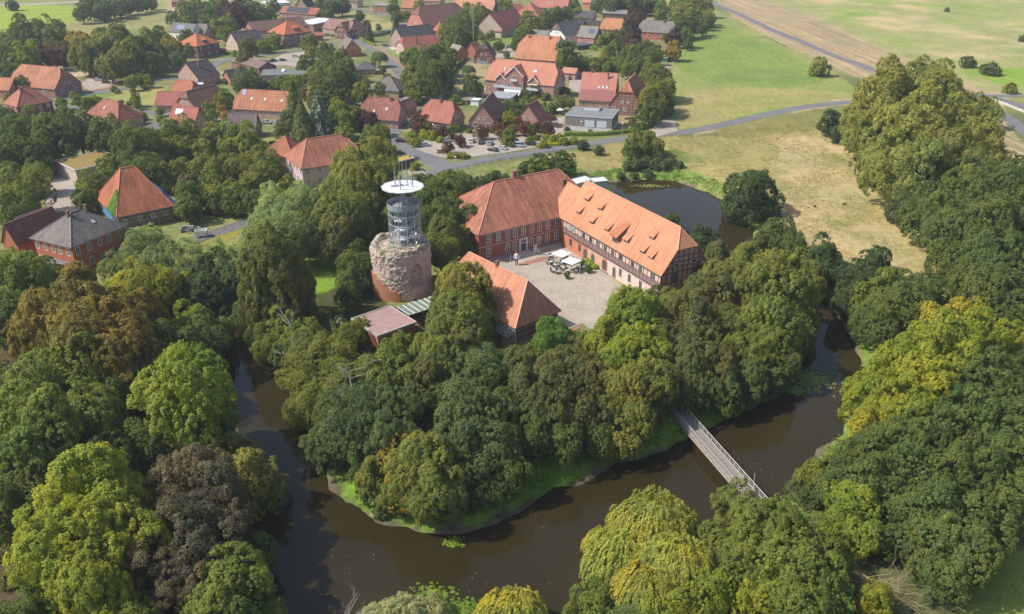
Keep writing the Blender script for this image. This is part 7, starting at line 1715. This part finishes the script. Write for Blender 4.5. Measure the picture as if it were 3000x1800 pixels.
# --- lush weeds on the banks and rough grass in the meadow (nobody could count them)
def weeds(name, label, mask_fn, n, box, size, cols, up=1.0, h=0.5):
    x = NR.uniform(box[0], box[1], n); y = NR.uniform(box[2], box[3], n); d = sdist(WATER, x, y)
    k = mask_fn(x, y, d); x, y, d = x[k], y[k], d[k]; z = height_arr(x, y, d)
    m = 4
    P = np.repeat(np.stack([x, y, z], 1), m, axis=0) + np.abs(NR.normal(size=(len(x) * m, 3))) * np.array([0, 0, h]) + NR.normal(size=(len(x) * m, 3)) * np.array([.3, .3, 0])
    Nn = NR.normal(size=P.shape) + np.array([0, 0, up])
    me = leaf_mesh(name, P, Nn, size, M_LEAF); o = put(name, me, None, cols); tag(o, label, 'ground cover', kind='stuff'); return o
islP = pxpoly([(700, 900), (1100, 800), (2400, 850), (2420, 1150), (2000, 1330), (1300, 1640), (880, 1580)], WZ)
weeds('bank_weeds', 'bright green weeds along the shore of the castle island', lambda x, y, d: (d > 1.0) & (d < 8.5) & inside(islP, x, y) & (vnoise(x, y, 4, 6) > .28), 60000, (-60, 110, 90, 230), 0.2, (0.085, 0.15, 0.022, 0), h=.4)
weeds('bank_weeds', 'green reeds and weeds on the outer bank of moat and pond', lambda x, y, d: (d > 0.6) & (d < 6) & ~inside(islP, x, y) & (vnoise(x, y, 5, 6) > .4), 60000, (-60, 140, 90, 330), 0.26, (0.085, 0.13, 0.035, 0), h=.5)
mdP = pxpoly([(1700, 450), (2450, 345), (2540, 470), (2620, 660), (2800, 900), (2560, 800), (2350, 680), (2260, 620), (2080, 560), (1900, 515)])
weeds('rough_grass', 'tufts of dry grass over the long sloping meadow', lambda x, y, d: (d > 4) & inside(mdP, x, y) & (vnoise(x, y, 7, 2) > .45), 40000, (20, 210, 200, 400), 0.13, (0.135, 0.125, 0.060, 0), h=.12)
woodP = pxpoly([(-300, 800), (650, 900), (720, 1300), (760, 1900), (-400, 2100)])
weeds('undergrowth', 'dark undergrowth below the park trees', lambda x, y, d: (d > 1) & inside(woodP, x, y) & (vnoise(x, y, 6, 2) > .5), 30000, (-110, -30, 70, 210), 0.35, (0.06, 0.085, 0.03, .5), h=.5)
weeds('undergrowth', 'brownish undergrowth below the trees of the castle island', lambda x, y, d: (d > 7) & inside(islP, x, y) & (y < 165) & (vnoise(x, y, 5, 3) > .4), 30000, (-50, 90, 95, 230), 0.35, (0.08, 0.095, 0.03, .4), h=.5)

# --- water lilies
def lilies(u, v, n, sx, sy, label, col=(0.15, 0.25, 0.05)):
    c = G(u, v, WZ); mb = MB(); r = random.Random(int(u))
    for k in range(n):
        x = c[0] + r.gauss(0, sx); y = c[1] + r.gauss(0, sy); s = r.uniform(.13, .3); z = WZ + 0.02 + k * 0.00012
        a0 = r.random() * 6.28
        mb.add([(x, y, z)] + [(x + s * math.cos(a0 + q * .9), y + s * math.sin(a0 + q * .9), z + .01 * (q % 2)) for q in range(7)], [(0, q + 1, q + 2) for q in range(6)])
    o = mb.build('water_lilies', M_LEAF, None, col); tag(o, label, 'water lilies', kind='stuff')
lilies(2372, 1110, 700, 2.4, 2.0, 'large patch of water lilies in the right arm of the moat', (0.13, 0.18, 0.07)); lilies(2330, 1142, 300, 1.0, .9, 'lower part of the lily patch beside the island shore', (0.11, 0.19, 0.045))
lilies(1328, 1588, 70, .75, .6, 'small bright lily patch below the island tip', (0.09, 0.15, 0.02)); lilies(1265, 1742, 180, 1.3, .9, 'lily patch near the bottom edge of the picture', (0.08, 0.13, 0.02)); lilies(1345, 1782, 230, 1.5, .8, 'lily patch beside the silver shrub at the bottom', (0.075, 0.125, 0.02)); lilies(1907, 545, 200, 2.4, .9, 'lily patch at the far shore of the pond', (0.13, 0.15, 0.055))

# --- hedges
def hedge(px, w, h, col, label, leaf=.16):
    pts = curve_pts([G(u, v) for u, v in px], 1.0); P = []; Nn = []
    L = sum(np.linalg.norm(pts[i + 1] - pts[i]) for i in range(len(pts) - 1)); n = int(L * (w + 2 * h) * 42)
    i = NR.integers(0, len(pts) - 1, n); f = NR.random(n)[:, None]; A = np.array(pts); p = A[i] * (1 - f) + A[i + 1] * f
    d = A[i + 1] - A[i]; d /= np.linalg.norm(d, axis=1, keepdims=True) + 1e-9; nn = np.stack([-d[:, 1], d[:, 0]], 1)
    s = NR.random(n) * (w + 2 * h); off = np.where(s < h, -w / 2, np.where(s > h + w, w / 2, s - h - w / 2)); z = np.where(s < h, s, np.where(s > h + w, w + 2 * h - s, h))
    q = np.concatenate([p + nn * off[:, None], z[:, None]], 1) + NR.normal(size=(n, 3)) * .07
    no = np.concatenate([nn * np.sign(off)[:, None] * (z < h - .01)[:, None], (z >= h - .01)[:, None] * 1.0], 1) + NR.normal(size=(n, 3)) * .45
    me = leaf_mesh('hedge', q, no, leaf, M_LEAF); tag(put('hedge', me, None, col), label, 'hedge')
g_ = (0.10, 0.16, 0.035, 0)
hedge([(645, 155), (690, 163), (740, 162), (800, 150), (830, 140)], 1.2, 1.6, (0.07, 0.12, 0.03, 0), 'dark clipped hedge in front of the beige gabled house')
hedge([(1056, 116), (1072, 126), (1100, 136)], 1.2, 1.3, (0.15, 0.19, 0.03, 0), 'bright clipped hedge along the bend of the village street')
hedge([(950, 106), (985, 108)], 3.5, 1.6, (0.06, 0.11, 0.03, 0), 'boxy green hedge at the foot of the white flagpole')
hedge([(1075, 104), (1100, 108), (1143, 98)], 1.2, 1.8, (0.05, 0.08, 0.03, 0), 'dark hedge beside the small conifer garden')
hedge([(1655, 398), (1750, 398), (1850, 388), (1905, 372), (1930, 350)], 1.6, 1.4, g_, 'long clipped hedge round the modern flat house')
hedge([(1316, 388), (1342, 386)], 3.0, 2.4, (0.11, 0.19, 0.04, 0), 'boxy bright green hedge beside the red roof with dark chimney')
hedge([(620, 400), (660, 370)], 1.6, 2.0, (0.12, 0.24, 0.04, 0), 'bright green trimmed hedge by the mossy brown-grey roof')
hedge([(1730, 148), (1745, 150)], 2.5, 2.6, g_, 'square clipped hedge block on the lawn by the dark carport')
hedge([(1310, 260), (1330, 215), (1360, 180)], 1.0, 1.8, (0.05, 0.08, 0.035, 0), 'dark hedge line running up beside the dry lawn')
hedge([(1595, 428), (1640, 425), (1700, 415)], 2.0, .9, (0.2, 0.22, 0.04, 0), 'low yellowish planting strip between car park and road')
hedge([(1310, 463), (1340, 463), (1375, 459)], 2.2, .7, (0.16, 0.17, 0.05, 0.2), 'low planted island at the entrance of the front car park')
hedge([(250, 330), (300, 322), (360, 300)], .9, 1.0, (0.07, 0.1, 0.03, 0), 'thin hedge behind the red hipped cottage')
hedge([(1700, 190), (1760, 196), (1830, 190)], 1.4, 1.5, (0.1, 0.13, 0.03, 0), 'garden hedge behind the pink-roofed farmhouse')
hedge([(130, 315), (160, 330), (185, 345)], 1, 1.2, (0.07, 0.1, 0.03, 0), 'short hedge behind the tall house at the left edge')

# --- dead trees
M_STRAW = simple('dry_twigs', (0.33, 0.25, 0.14), 0.9, var=0.25, vs=3)
def dead_tree(u, v, label, h, n, spread, lean=(0, 0), z=None, name='dead_tree', col=(0.42, 0.36, 0.3), fine=2, r0=.22):
    zz = hz(*G(u, v, 0)) if z is None else z; g = G(u, v, zz); r = random.Random(int(u + v)); mb = MB()
    top = Vector((lean[0], lean[1], h)); mb.tube([(0, 0, -.3), tuple(top * .5 + Vector((.2, 0, 0))), tuple(top)], [r0, r0 * .6, r0 * .15], 6)
    def br(p, d, l, rad, lev):
        q = p + d * l * .5 + Vector((r.uniform(-1, 1), r.uniform(-1, 1), r.uniform(-.3, .6))) * l * .12; e = p + d * l + Vector((r.uniform(-1, 1), r.uniform(-1, 1), r.uniform(-.5, .8))) * l * .2
        mb.tube([tuple(p), tuple(q), tuple(e)], [rad, rad * .6, rad * .25], 4)
        if lev < fine:
            for _ in range(3): br(p.lerp(e, r.uniform(.3, .9)), (d + Vector((r.uniform(-1, 1), r.uniform(-1, 1), r.uniform(-.2, .8))) * .8).normalized(), l * .5, rad * .45, lev + 1)
    for k in range(n):
        a = r.random() * 6.28; t_ = r.uniform(.25, 1); br(top * t_, Vector((math.cos(a), math.sin(a), r.uniform(.1, .8))).normalized(), spread * r.uniform(.5, 1), r0 * .35, 0)
    o = mb.build(name, M_STRAW if 'straw' in label or 'dry' in label else M_DEAD, None, None); o.location = (g[0], g[1], zz); tag(o, label, 'dead tree')
dead_tree(1040, 1260, 'bare pale branches rising from the green island trees', 14.5, 10, 5.5, z=-1, r0=.13)
dead_tree(2612, 650, 'pale dead tree stump with two prongs on the meadow', 4.2, 3, 1.6, fine=0, r0=.3)
dead_tree(1020, 1840, 'grey bare branches reaching over the water at the bottom edge', 3, 9, 4.5, z=-2.5, r0=.1)
dead_tree(2700, 1800, 'fallen dry tree with straw-coloured twigs at the lower right', 2.6, 40, 5.5, lean=(-7, 5), z=-.3, fine=2, r0=.13)
dead_tree(2340, 1500, 'tangle of dry brown twigs on the bank by the bridge end', 2.2, 16, 3, z=-1.2, fine=3, r0=.1)
dead_tree(2150, 1530, 'thin bare sapling in front of the bridge', 7, 14, 2.5, z=-1, fine=2, r0=.09)
dead_tree(870, 1110, 'bare twigs on the yellowish willow at the left moat arm', 13, 8, 4, z=-1, r0=.15)
dead_tree(1850, 530, 'driftwood branches lying on the pond bank', .6, 5, 2.4, z=-.5, fine=1, r0=.1)
# ---------------------------------------------------------------- fences, posts, lamps
def fence(px, h, step, label, col=(0.3, 0.28, 0.26), rails=(0.5, 1.0), r=0.07, name='fence', z=None, cat='fence', solid=False):
    pts = [Vector((p[0], p[1], 0)) for p in curve_pts([G(u, v) for u, v in px], step)]
    root = empty(name, pts[0]); tag(root, label, cat)
    if solid:
        mb = MB()
        for i in range(len(pts) - 1): mb.beam(pts[i] - pts[0] + Vector((0, 0, h / 2)), pts[i + 1] - pts[0] + Vector((0, 0, h / 2)), .06, h)
        mb.build('panels', M_PAINT, root, col); return root
    mb = MB()
    for p in pts: q = p - pts[0]; mb.beam(q, q + Vector((0, 0, h)), r * 1.6)
    mb.build('posts', M_PAINT, root, col)
    mb = MB()
    for i in range(len(pts) - 1):
        for z_ in rails: mb.beam(pts[i] - pts[0] + Vector((0, 0, h * z_)), pts[i + 1] - pts[0] + Vector((0, 0, h * z_)), r)
    mb.build('rails', M_PAINT, root, col); return root
fence([(1225, 534), (1290, 514), (1340, 500), (1400, 488), (1440, 479), (1531, 464), (1620, 450), (1700, 438), (1760, 430)], 1.1, 3.2, 'long dark guard railing on the castle side of the road', (0.17, 0.16, 0.16), (0.55, 1.0), 0.09, 'guard_railing')
fence([(1990, 404), (2030, 402), (2068, 400), (2104, 398)], 1.2, 1.6, 'dark wire fence at the left end of the meadow', (0.18, 0.16, 0.13), (0.2, 0.5, 0.8, 1.0), .06)
fence([(560, 722), (620, 690), (680, 668), (745, 645)], 1.1, 2.0, 'low dark fence along the lane by the white trailer', (0.12, 0.09, 0.07), (0.4, 0.8, 1.0), .05)
fence([(1080, 106), (1100, 98), (1140, 90)], 1.0, 2.5, 'thin dark fence between the dry lawn and the lane', (0.12, 0.09, 0.08), (0.5, 1.0), .06)
fence([(1160, 216), (1176, 216), (1180, 240)], 1.0, 2, 'short fence at the street bend by the big garden trees', (0.1, 0.09, 0.08), (0.5, 1.0), .06)
fence([(1376, 184), (1410, 188), (1430, 190)], 1.8, 3, 'grey screen wall in front of the small half-timbered house', (0.2, 0.21, 0.23), name='screen_fence', solid=True)
fence([(1665, 236), (1690, 228), (1720, 232)], 2.2, 3, 'brick garden wall between the apartments and the pink farmhouse', (0.34, 0.24, 0.19), name='garden_wall', solid=True, cat='wall')
fence([(1408, 262), (1440, 268), (1480, 270)], .8, 3, 'low cream garden wall in front of the apartments', (0.55, 0.5, 0.42), name='garden_wall', solid=True, cat='wall')
fence([(895, 745), (925, 738), (945, 735)], 1.6, 2, 'green wire fence at the top of the castle lawn', (0.03, 0.13, 0.1), (0.2, 0.5, 1.0), .07)
fence([(2700, 545), (2660, 500), (2620, 470)], 1.2, 4, 'wire fence along the edge of the dark wood', (0.3, 0.28, 0.2), (0.5, 1.0), .03)
fence([(1830, 352), (1870, 348), (1925, 344)], 1.0, 2, 'low brick wall with planters before the half-timbered house', (0.4, 0.27, 0.22), name='garden_wall', solid=True, cat='wall')
for k, (u, v) in enumerate(((2167, 414), (2220, 411), (2272, 410), (2327, 410), (2379, 405))):
    g = G(u, v); mb = MB(); mb.beam((0, 0, -.2), (-.5, 0, 2.6), .22); o = mb.build('fence_post', M_PAINT, None, (0.62, 0.56, 0.48)); o.location = (g[0], g[1], 0)
    tag(o, 'leaning pale fence post on the meadow edge, %s of five from the left' % ORD[k], 'post', 'pale fence posts on the meadow')
LAMPS = [((1064, 110), 'yellow-poled street lamp at the brownish pink house'), ((509, 212), 'street lamp by the black-roofed house'), ((801, 160), 'street lamp on the upper car park'), ((1335, 500), 'street lamp with round head at the road junction'), ((1270, 400), 'round-headed lamp among the purple car park trees'),
         ((1822, 398), 'grey lamp post in front of the modern flat house'), ((1702, 392), 'thin pole beside the modern flat house'), ((1428, 486), 'road sign post by the guard railing')]
for (u, v), lb in LAMPS:
    g = G(u, v); root = empty('street_lamp', (g[0], g[1], 0)); tag(root, lb, 'street lamp')
    mb = MB(); mb.tube([(0, 0, 0), (0, 0, 4.6)], [.09, .06], 8); mb.build('lamp_post', M_PAINT, root, (0.6, 0.5, 0.15) if 'yellow' in lb else (0.45, 0.45, 0.43))
    mb = MB(); mb.lathe([(.08, 4.5), (.3, 4.65), (.33, 4.85), (.15, 5.05)], 12); mb.build('lamp_head', M_PAINT, root, (0.75, 0.75, 0.72))
# ---------------------------------------------------------------- cars
def car_meshes(van=False):
    L, Wd, H = (4.9, 1.85, 1.85) if van else (4.2, 1.72, 1.45)
    def sec(pts, wtop, mat, name):
        mb = MB(); n = len(pts); y0 = [Wd / 2 * p[2] for p in pts]
        vs = [(p[0], -y, p[1]) for p, y in zip(pts, y0)] + [(p[0], y, p[1]) for p, y in zip(pts, y0)]
        mb.add(vs, [list(range(n)), list(reversed(range(n, 2 * n)))] + [(k, n + k, n + (k + 1) % n, (k + 1) % n) for k in range(n)])
        return mb.mesh(name, mat)
    if van: body = [(-2.4, .35, .95), (2.35, .35, .95), (2.42, .8, .95), (2.3, 1.0, .93), (1.45, 1.12, .93), (-2.35, 1.12, .95), (-2.42, .8, .97)]; cab = [(-2.32, 1.12, .93), (1.45, 1.12, .92), (.75, 1.78, .8), (-2.2, 1.82, .82)]; top = [(-2.15, 1.82, .78), (.7, 1.78, .76), (.6, 1.86, .72), (-2.05, 1.9, .74)]
    else: body = [(-2.05, .32, .93), (2.05, .32, .93), (2.1, .62, .93), (1.95, .8, .9), (.95, .92, .93), (-1.7, .95, .93), (-2.08, .8, .95)]; cab = [(-1.85, .93, .9), (1.05, .92, .9), (.3, 1.36, .76), (-1.35, 1.4, .76)]; top = [(-1.32, 1.4, .73), (.28, 1.36, .72), (.1, 1.44, .68), (-1.15, 1.47, .68)]
    b = sec(body, 1, M_CAR, 'body'); c = sec(cab, 1, M_GLASS, 'windows'); t = sec(top, 1, M_CAR, 'roof')
    w = MB(); 
    M = Matrix.Rotation(math.pi / 2, 4, 'X')
    n = 14
    w.tube([(0, -.1, 0), (0, .1, 0)], .32, n); wm = w.mesh('wheel', M_RUBBER)
    w = MB(); w.tube([(0, -.11, 0), (0, .11, 0)], .19, 10); rm = w.mesh('rim', M_STEEL)
    return b, c, t, wm, rm, (L, Wd)
CM = car_meshes(); VM = car_meshes(True)
def parked(u, v, ang, col, label, van=False):
    g = G(u, v, 0); root = empty('parked_car', (g[0], g[1], 0.15), math.radians(ang)); tag(root, label, 'car', 'cars parked in the village')
    b, c, t, wm, rm, (L, Wd) = VM if van else CM
    put('body', b, root, col); put('windows', c, root); put('roof', t, root, col)
    for sx in (-1, 1):
        for sy in (-1, 1):
            w = put('wheel', wm, root, loc=(sx * L * .31, sy * (Wd / 2 - .06), .33)); put('rim', rm, w)
SIL = (0.42, 0.46, 0.52); DK = (0.03, 0.03, 0.035); WT = (0.7, 0.7, 0.7); CRM = (0.66, 0.6, 0.42)
for a in ((1245.5, 430, 12, SIL, 'silver-blue car at the left end of the front car park'), (1294, 449, 15, CRM, 'cream-coloured taxi by the planted island'), (1174, 417, 0, (0.06, 0.02, 0.02), 'dark red car on the shaded street left of the car park'),
          (1307, 417, 5, SIL, 'silver car half hidden behind the yellowish bushes'), (1383, 418, 80, WT, 'white car seen from behind in the upper row of the car park'), (1410, 422, 78, (0.03, 0.06, 0.05), 'dark green car under a purple tree'),
          (1435.5, 425, 80, SIL, 'silver car right of the dark green one'), (1444, 444, 150, DK, 'black car by the road in the front car park'), (1471, 439, 150, (0.6, 0.62, 0.64), 'pale estate car right of the black car'), (1555.5, 427, 170, DK, 'dark car at the right end of the car park'), (1169, 453, 10, (0.05, 0.08, 0.16), 'blue car behind the mossy kiosk'),
          (803, 181, 3, DK, 'black car on the upper car park, left of its pair'), (829, 180, 3, (0.04, 0.045, 0.07), 'dark blue car on the upper car park, right of its pair'), (866, 169, 0, WT, 'white car in the middle of the upper car park'), (908, 196, -35, (0.12, 0.16, 0.26), 'blue-grey car standing alone on the upper car park'),
          (610, 355, -12, (0.08, 0.1, 0.12), 'dark grey car on the street behind the house with white panels'), (782, 363, -15, SIL, 'silver car on the street by the mossy brown-grey roof'), (288, 237, 5, WT, 'white car in the yard right of the half-timbered barn'), (312, 245, -8, DK, 'black car in the yard right of the half-timbered barn'), (305, 236, 10, (0.09, 0.07, 0.07), 'dark car between the white and the black car in the yard'),
          (1111, 32, 5, (0.25, 0.03, 0.06), 'small red car under the carport at the top edge'), (1130, 137, -20, (0.05, 0.07, 0.12), 'dark blue car on the drive of the charcoal-roofed house'), (1491, 140, 20, (0.5, 0.54, 0.6), 'silver car on the drive beside the broad orange roof')):
    parked(*a)
parked(1513.7, 431, 165, (0.5, 0.53, 0.58), 'silver van near the right end of the front car park', True)
# trailer, cyclists
g = G(592, 694); root = empty('box_trailer', (g[0], g[1], 0), math.radians(10)); tag(root, 'open white box trailer beside the lane', 'trailer')
mb = MB()
for q in ((-1.6, 1.6, -1.1, -1.0), (-1.6, 1.6, 1.0, 1.1), (-1.6, -1.5, -1.0, 1.0), (1.5, 1.6, -1.0, 1.0)): mb.box(*q, .5, 2.1)
mb.box(-1.5, 1.5, -1.0, 1.0, .45, .55); mb.build('body', M_PAINT, root, (0.7, 0.72, 0.68))
for s in (-1, 1): put('wheel', CM[3], root, loc=(0, s * 1.2, .33))
g = G(560, 678); root = empty('rubble_pile', (g[0], g[1], 0)); tag(root, 'heap of dark building material beside the blue scaffold', 'material heap')
mb = MB(); r = random.Random(8)
for k in range(26): M = Matrix.Translation((r.gauss(0, 1.6), r.gauss(0, 1), r.uniform(.1, 1.2))) @ Matrix.Rotation(r.random() * 3, 4, 'Z') @ Matrix.Rotation(r.random(), 4, 'X'); mb.box(-r.uniform(.2, 1), .5, -.2, .2, -.1, .1, M=M)
mb.build('planks', M_PAINT, root, (0.12, 0.12, 0.12)); mb = MB(); mb.box(-2.6, -2.4, -1.5, 1.5, 0, 1.2); mb.box(-2.4, .5, 1.3, 1.5, 0, 1.2); mb.build('white_board', M_PAINT, root, (0.6, 0.6, 0.6))
mats_c = [simple('dark_trousers', (0.05, 0.05, 0.06), 0.8), simple('grey_jacket', (0.12, 0.13, 0.16), 0.8), simple('skin', (0.45, 0.28, 0.2), 0.6)]
g = G(2932, 298); mb = MB(); person_mesh(mb, 1.75); o = mb.build('person', mats_c); o.location = (g[0], g[1], .15); tag(o, 'lone distant walker in dark clothes at the road fork on the right', 'person')
for k, (u, v, c) in enumerate(((1723, 800, 1.1), (1661, 818, .9), (1705, 778, .8))):
    g = G(u, v); root = empty('potted_shrub', (g[0], g[1], .06)); tag(root, 'round green shrub in a dark tub, %s of the three in the courtyard' % ('rightmost', 'lowest', 'topmost')[k], 'potted plant', 'tubs with shrubs in the courtyard')
    mb = MB(); mb.lathe([(.3 * c, 0), (.42 * c, .5)], 12); mb.build('tub', M_PAINT, root, (0.06, 0.05, 0.05)); put('foliage', PRO['bush'][k], root, (0.06, 0.10, 0.03, 0), loc=(0, 0, .5 + .6 * c), scale=(c, c, .8 * c))
for k, (u, v) in enumerate(((1722, 770), (1732, 782), (1741, 788))):
    g = G(u, v); o = put('shrub', PRO['bush'][k], None, (0.17, 0.22, 0.04, 0), loc=(g[0], g[1], .5), scale=(1.2, 1.2, .8)); tag(o, 'yellow-green shrub at the foot of the half-timbered wing, %s of three' % ('upper', 'middle', 'lower')[k], 'shrub')
# ---------------------------------------------------------------- haze
mb = MB(); mb.box(-1500, 1500, -400, 1900, -6.0, 95.0)
m = bpy.data.materials.new('haze'); m.use_nodes = True; t = m.node_tree; t.nodes.clear()
ou = t.nodes.new('ShaderNodeOutputMaterial'); vp = t.nodes.new('ShaderNodeVolumePrincipled')
vp.inputs['Color'].default_value = (0.82, 0.88, 1.0, 1); vp.inputs['Density'].default_value = 0.00016; vp.inputs['Anisotropy'].default_value = 0.2
t.links.new(vp.outputs[0], ou.inputs['Volume'])
o = mb.build('haze', m); tag(o, 'thin summer haze over the whole valley', 'haze', kind='stuff')
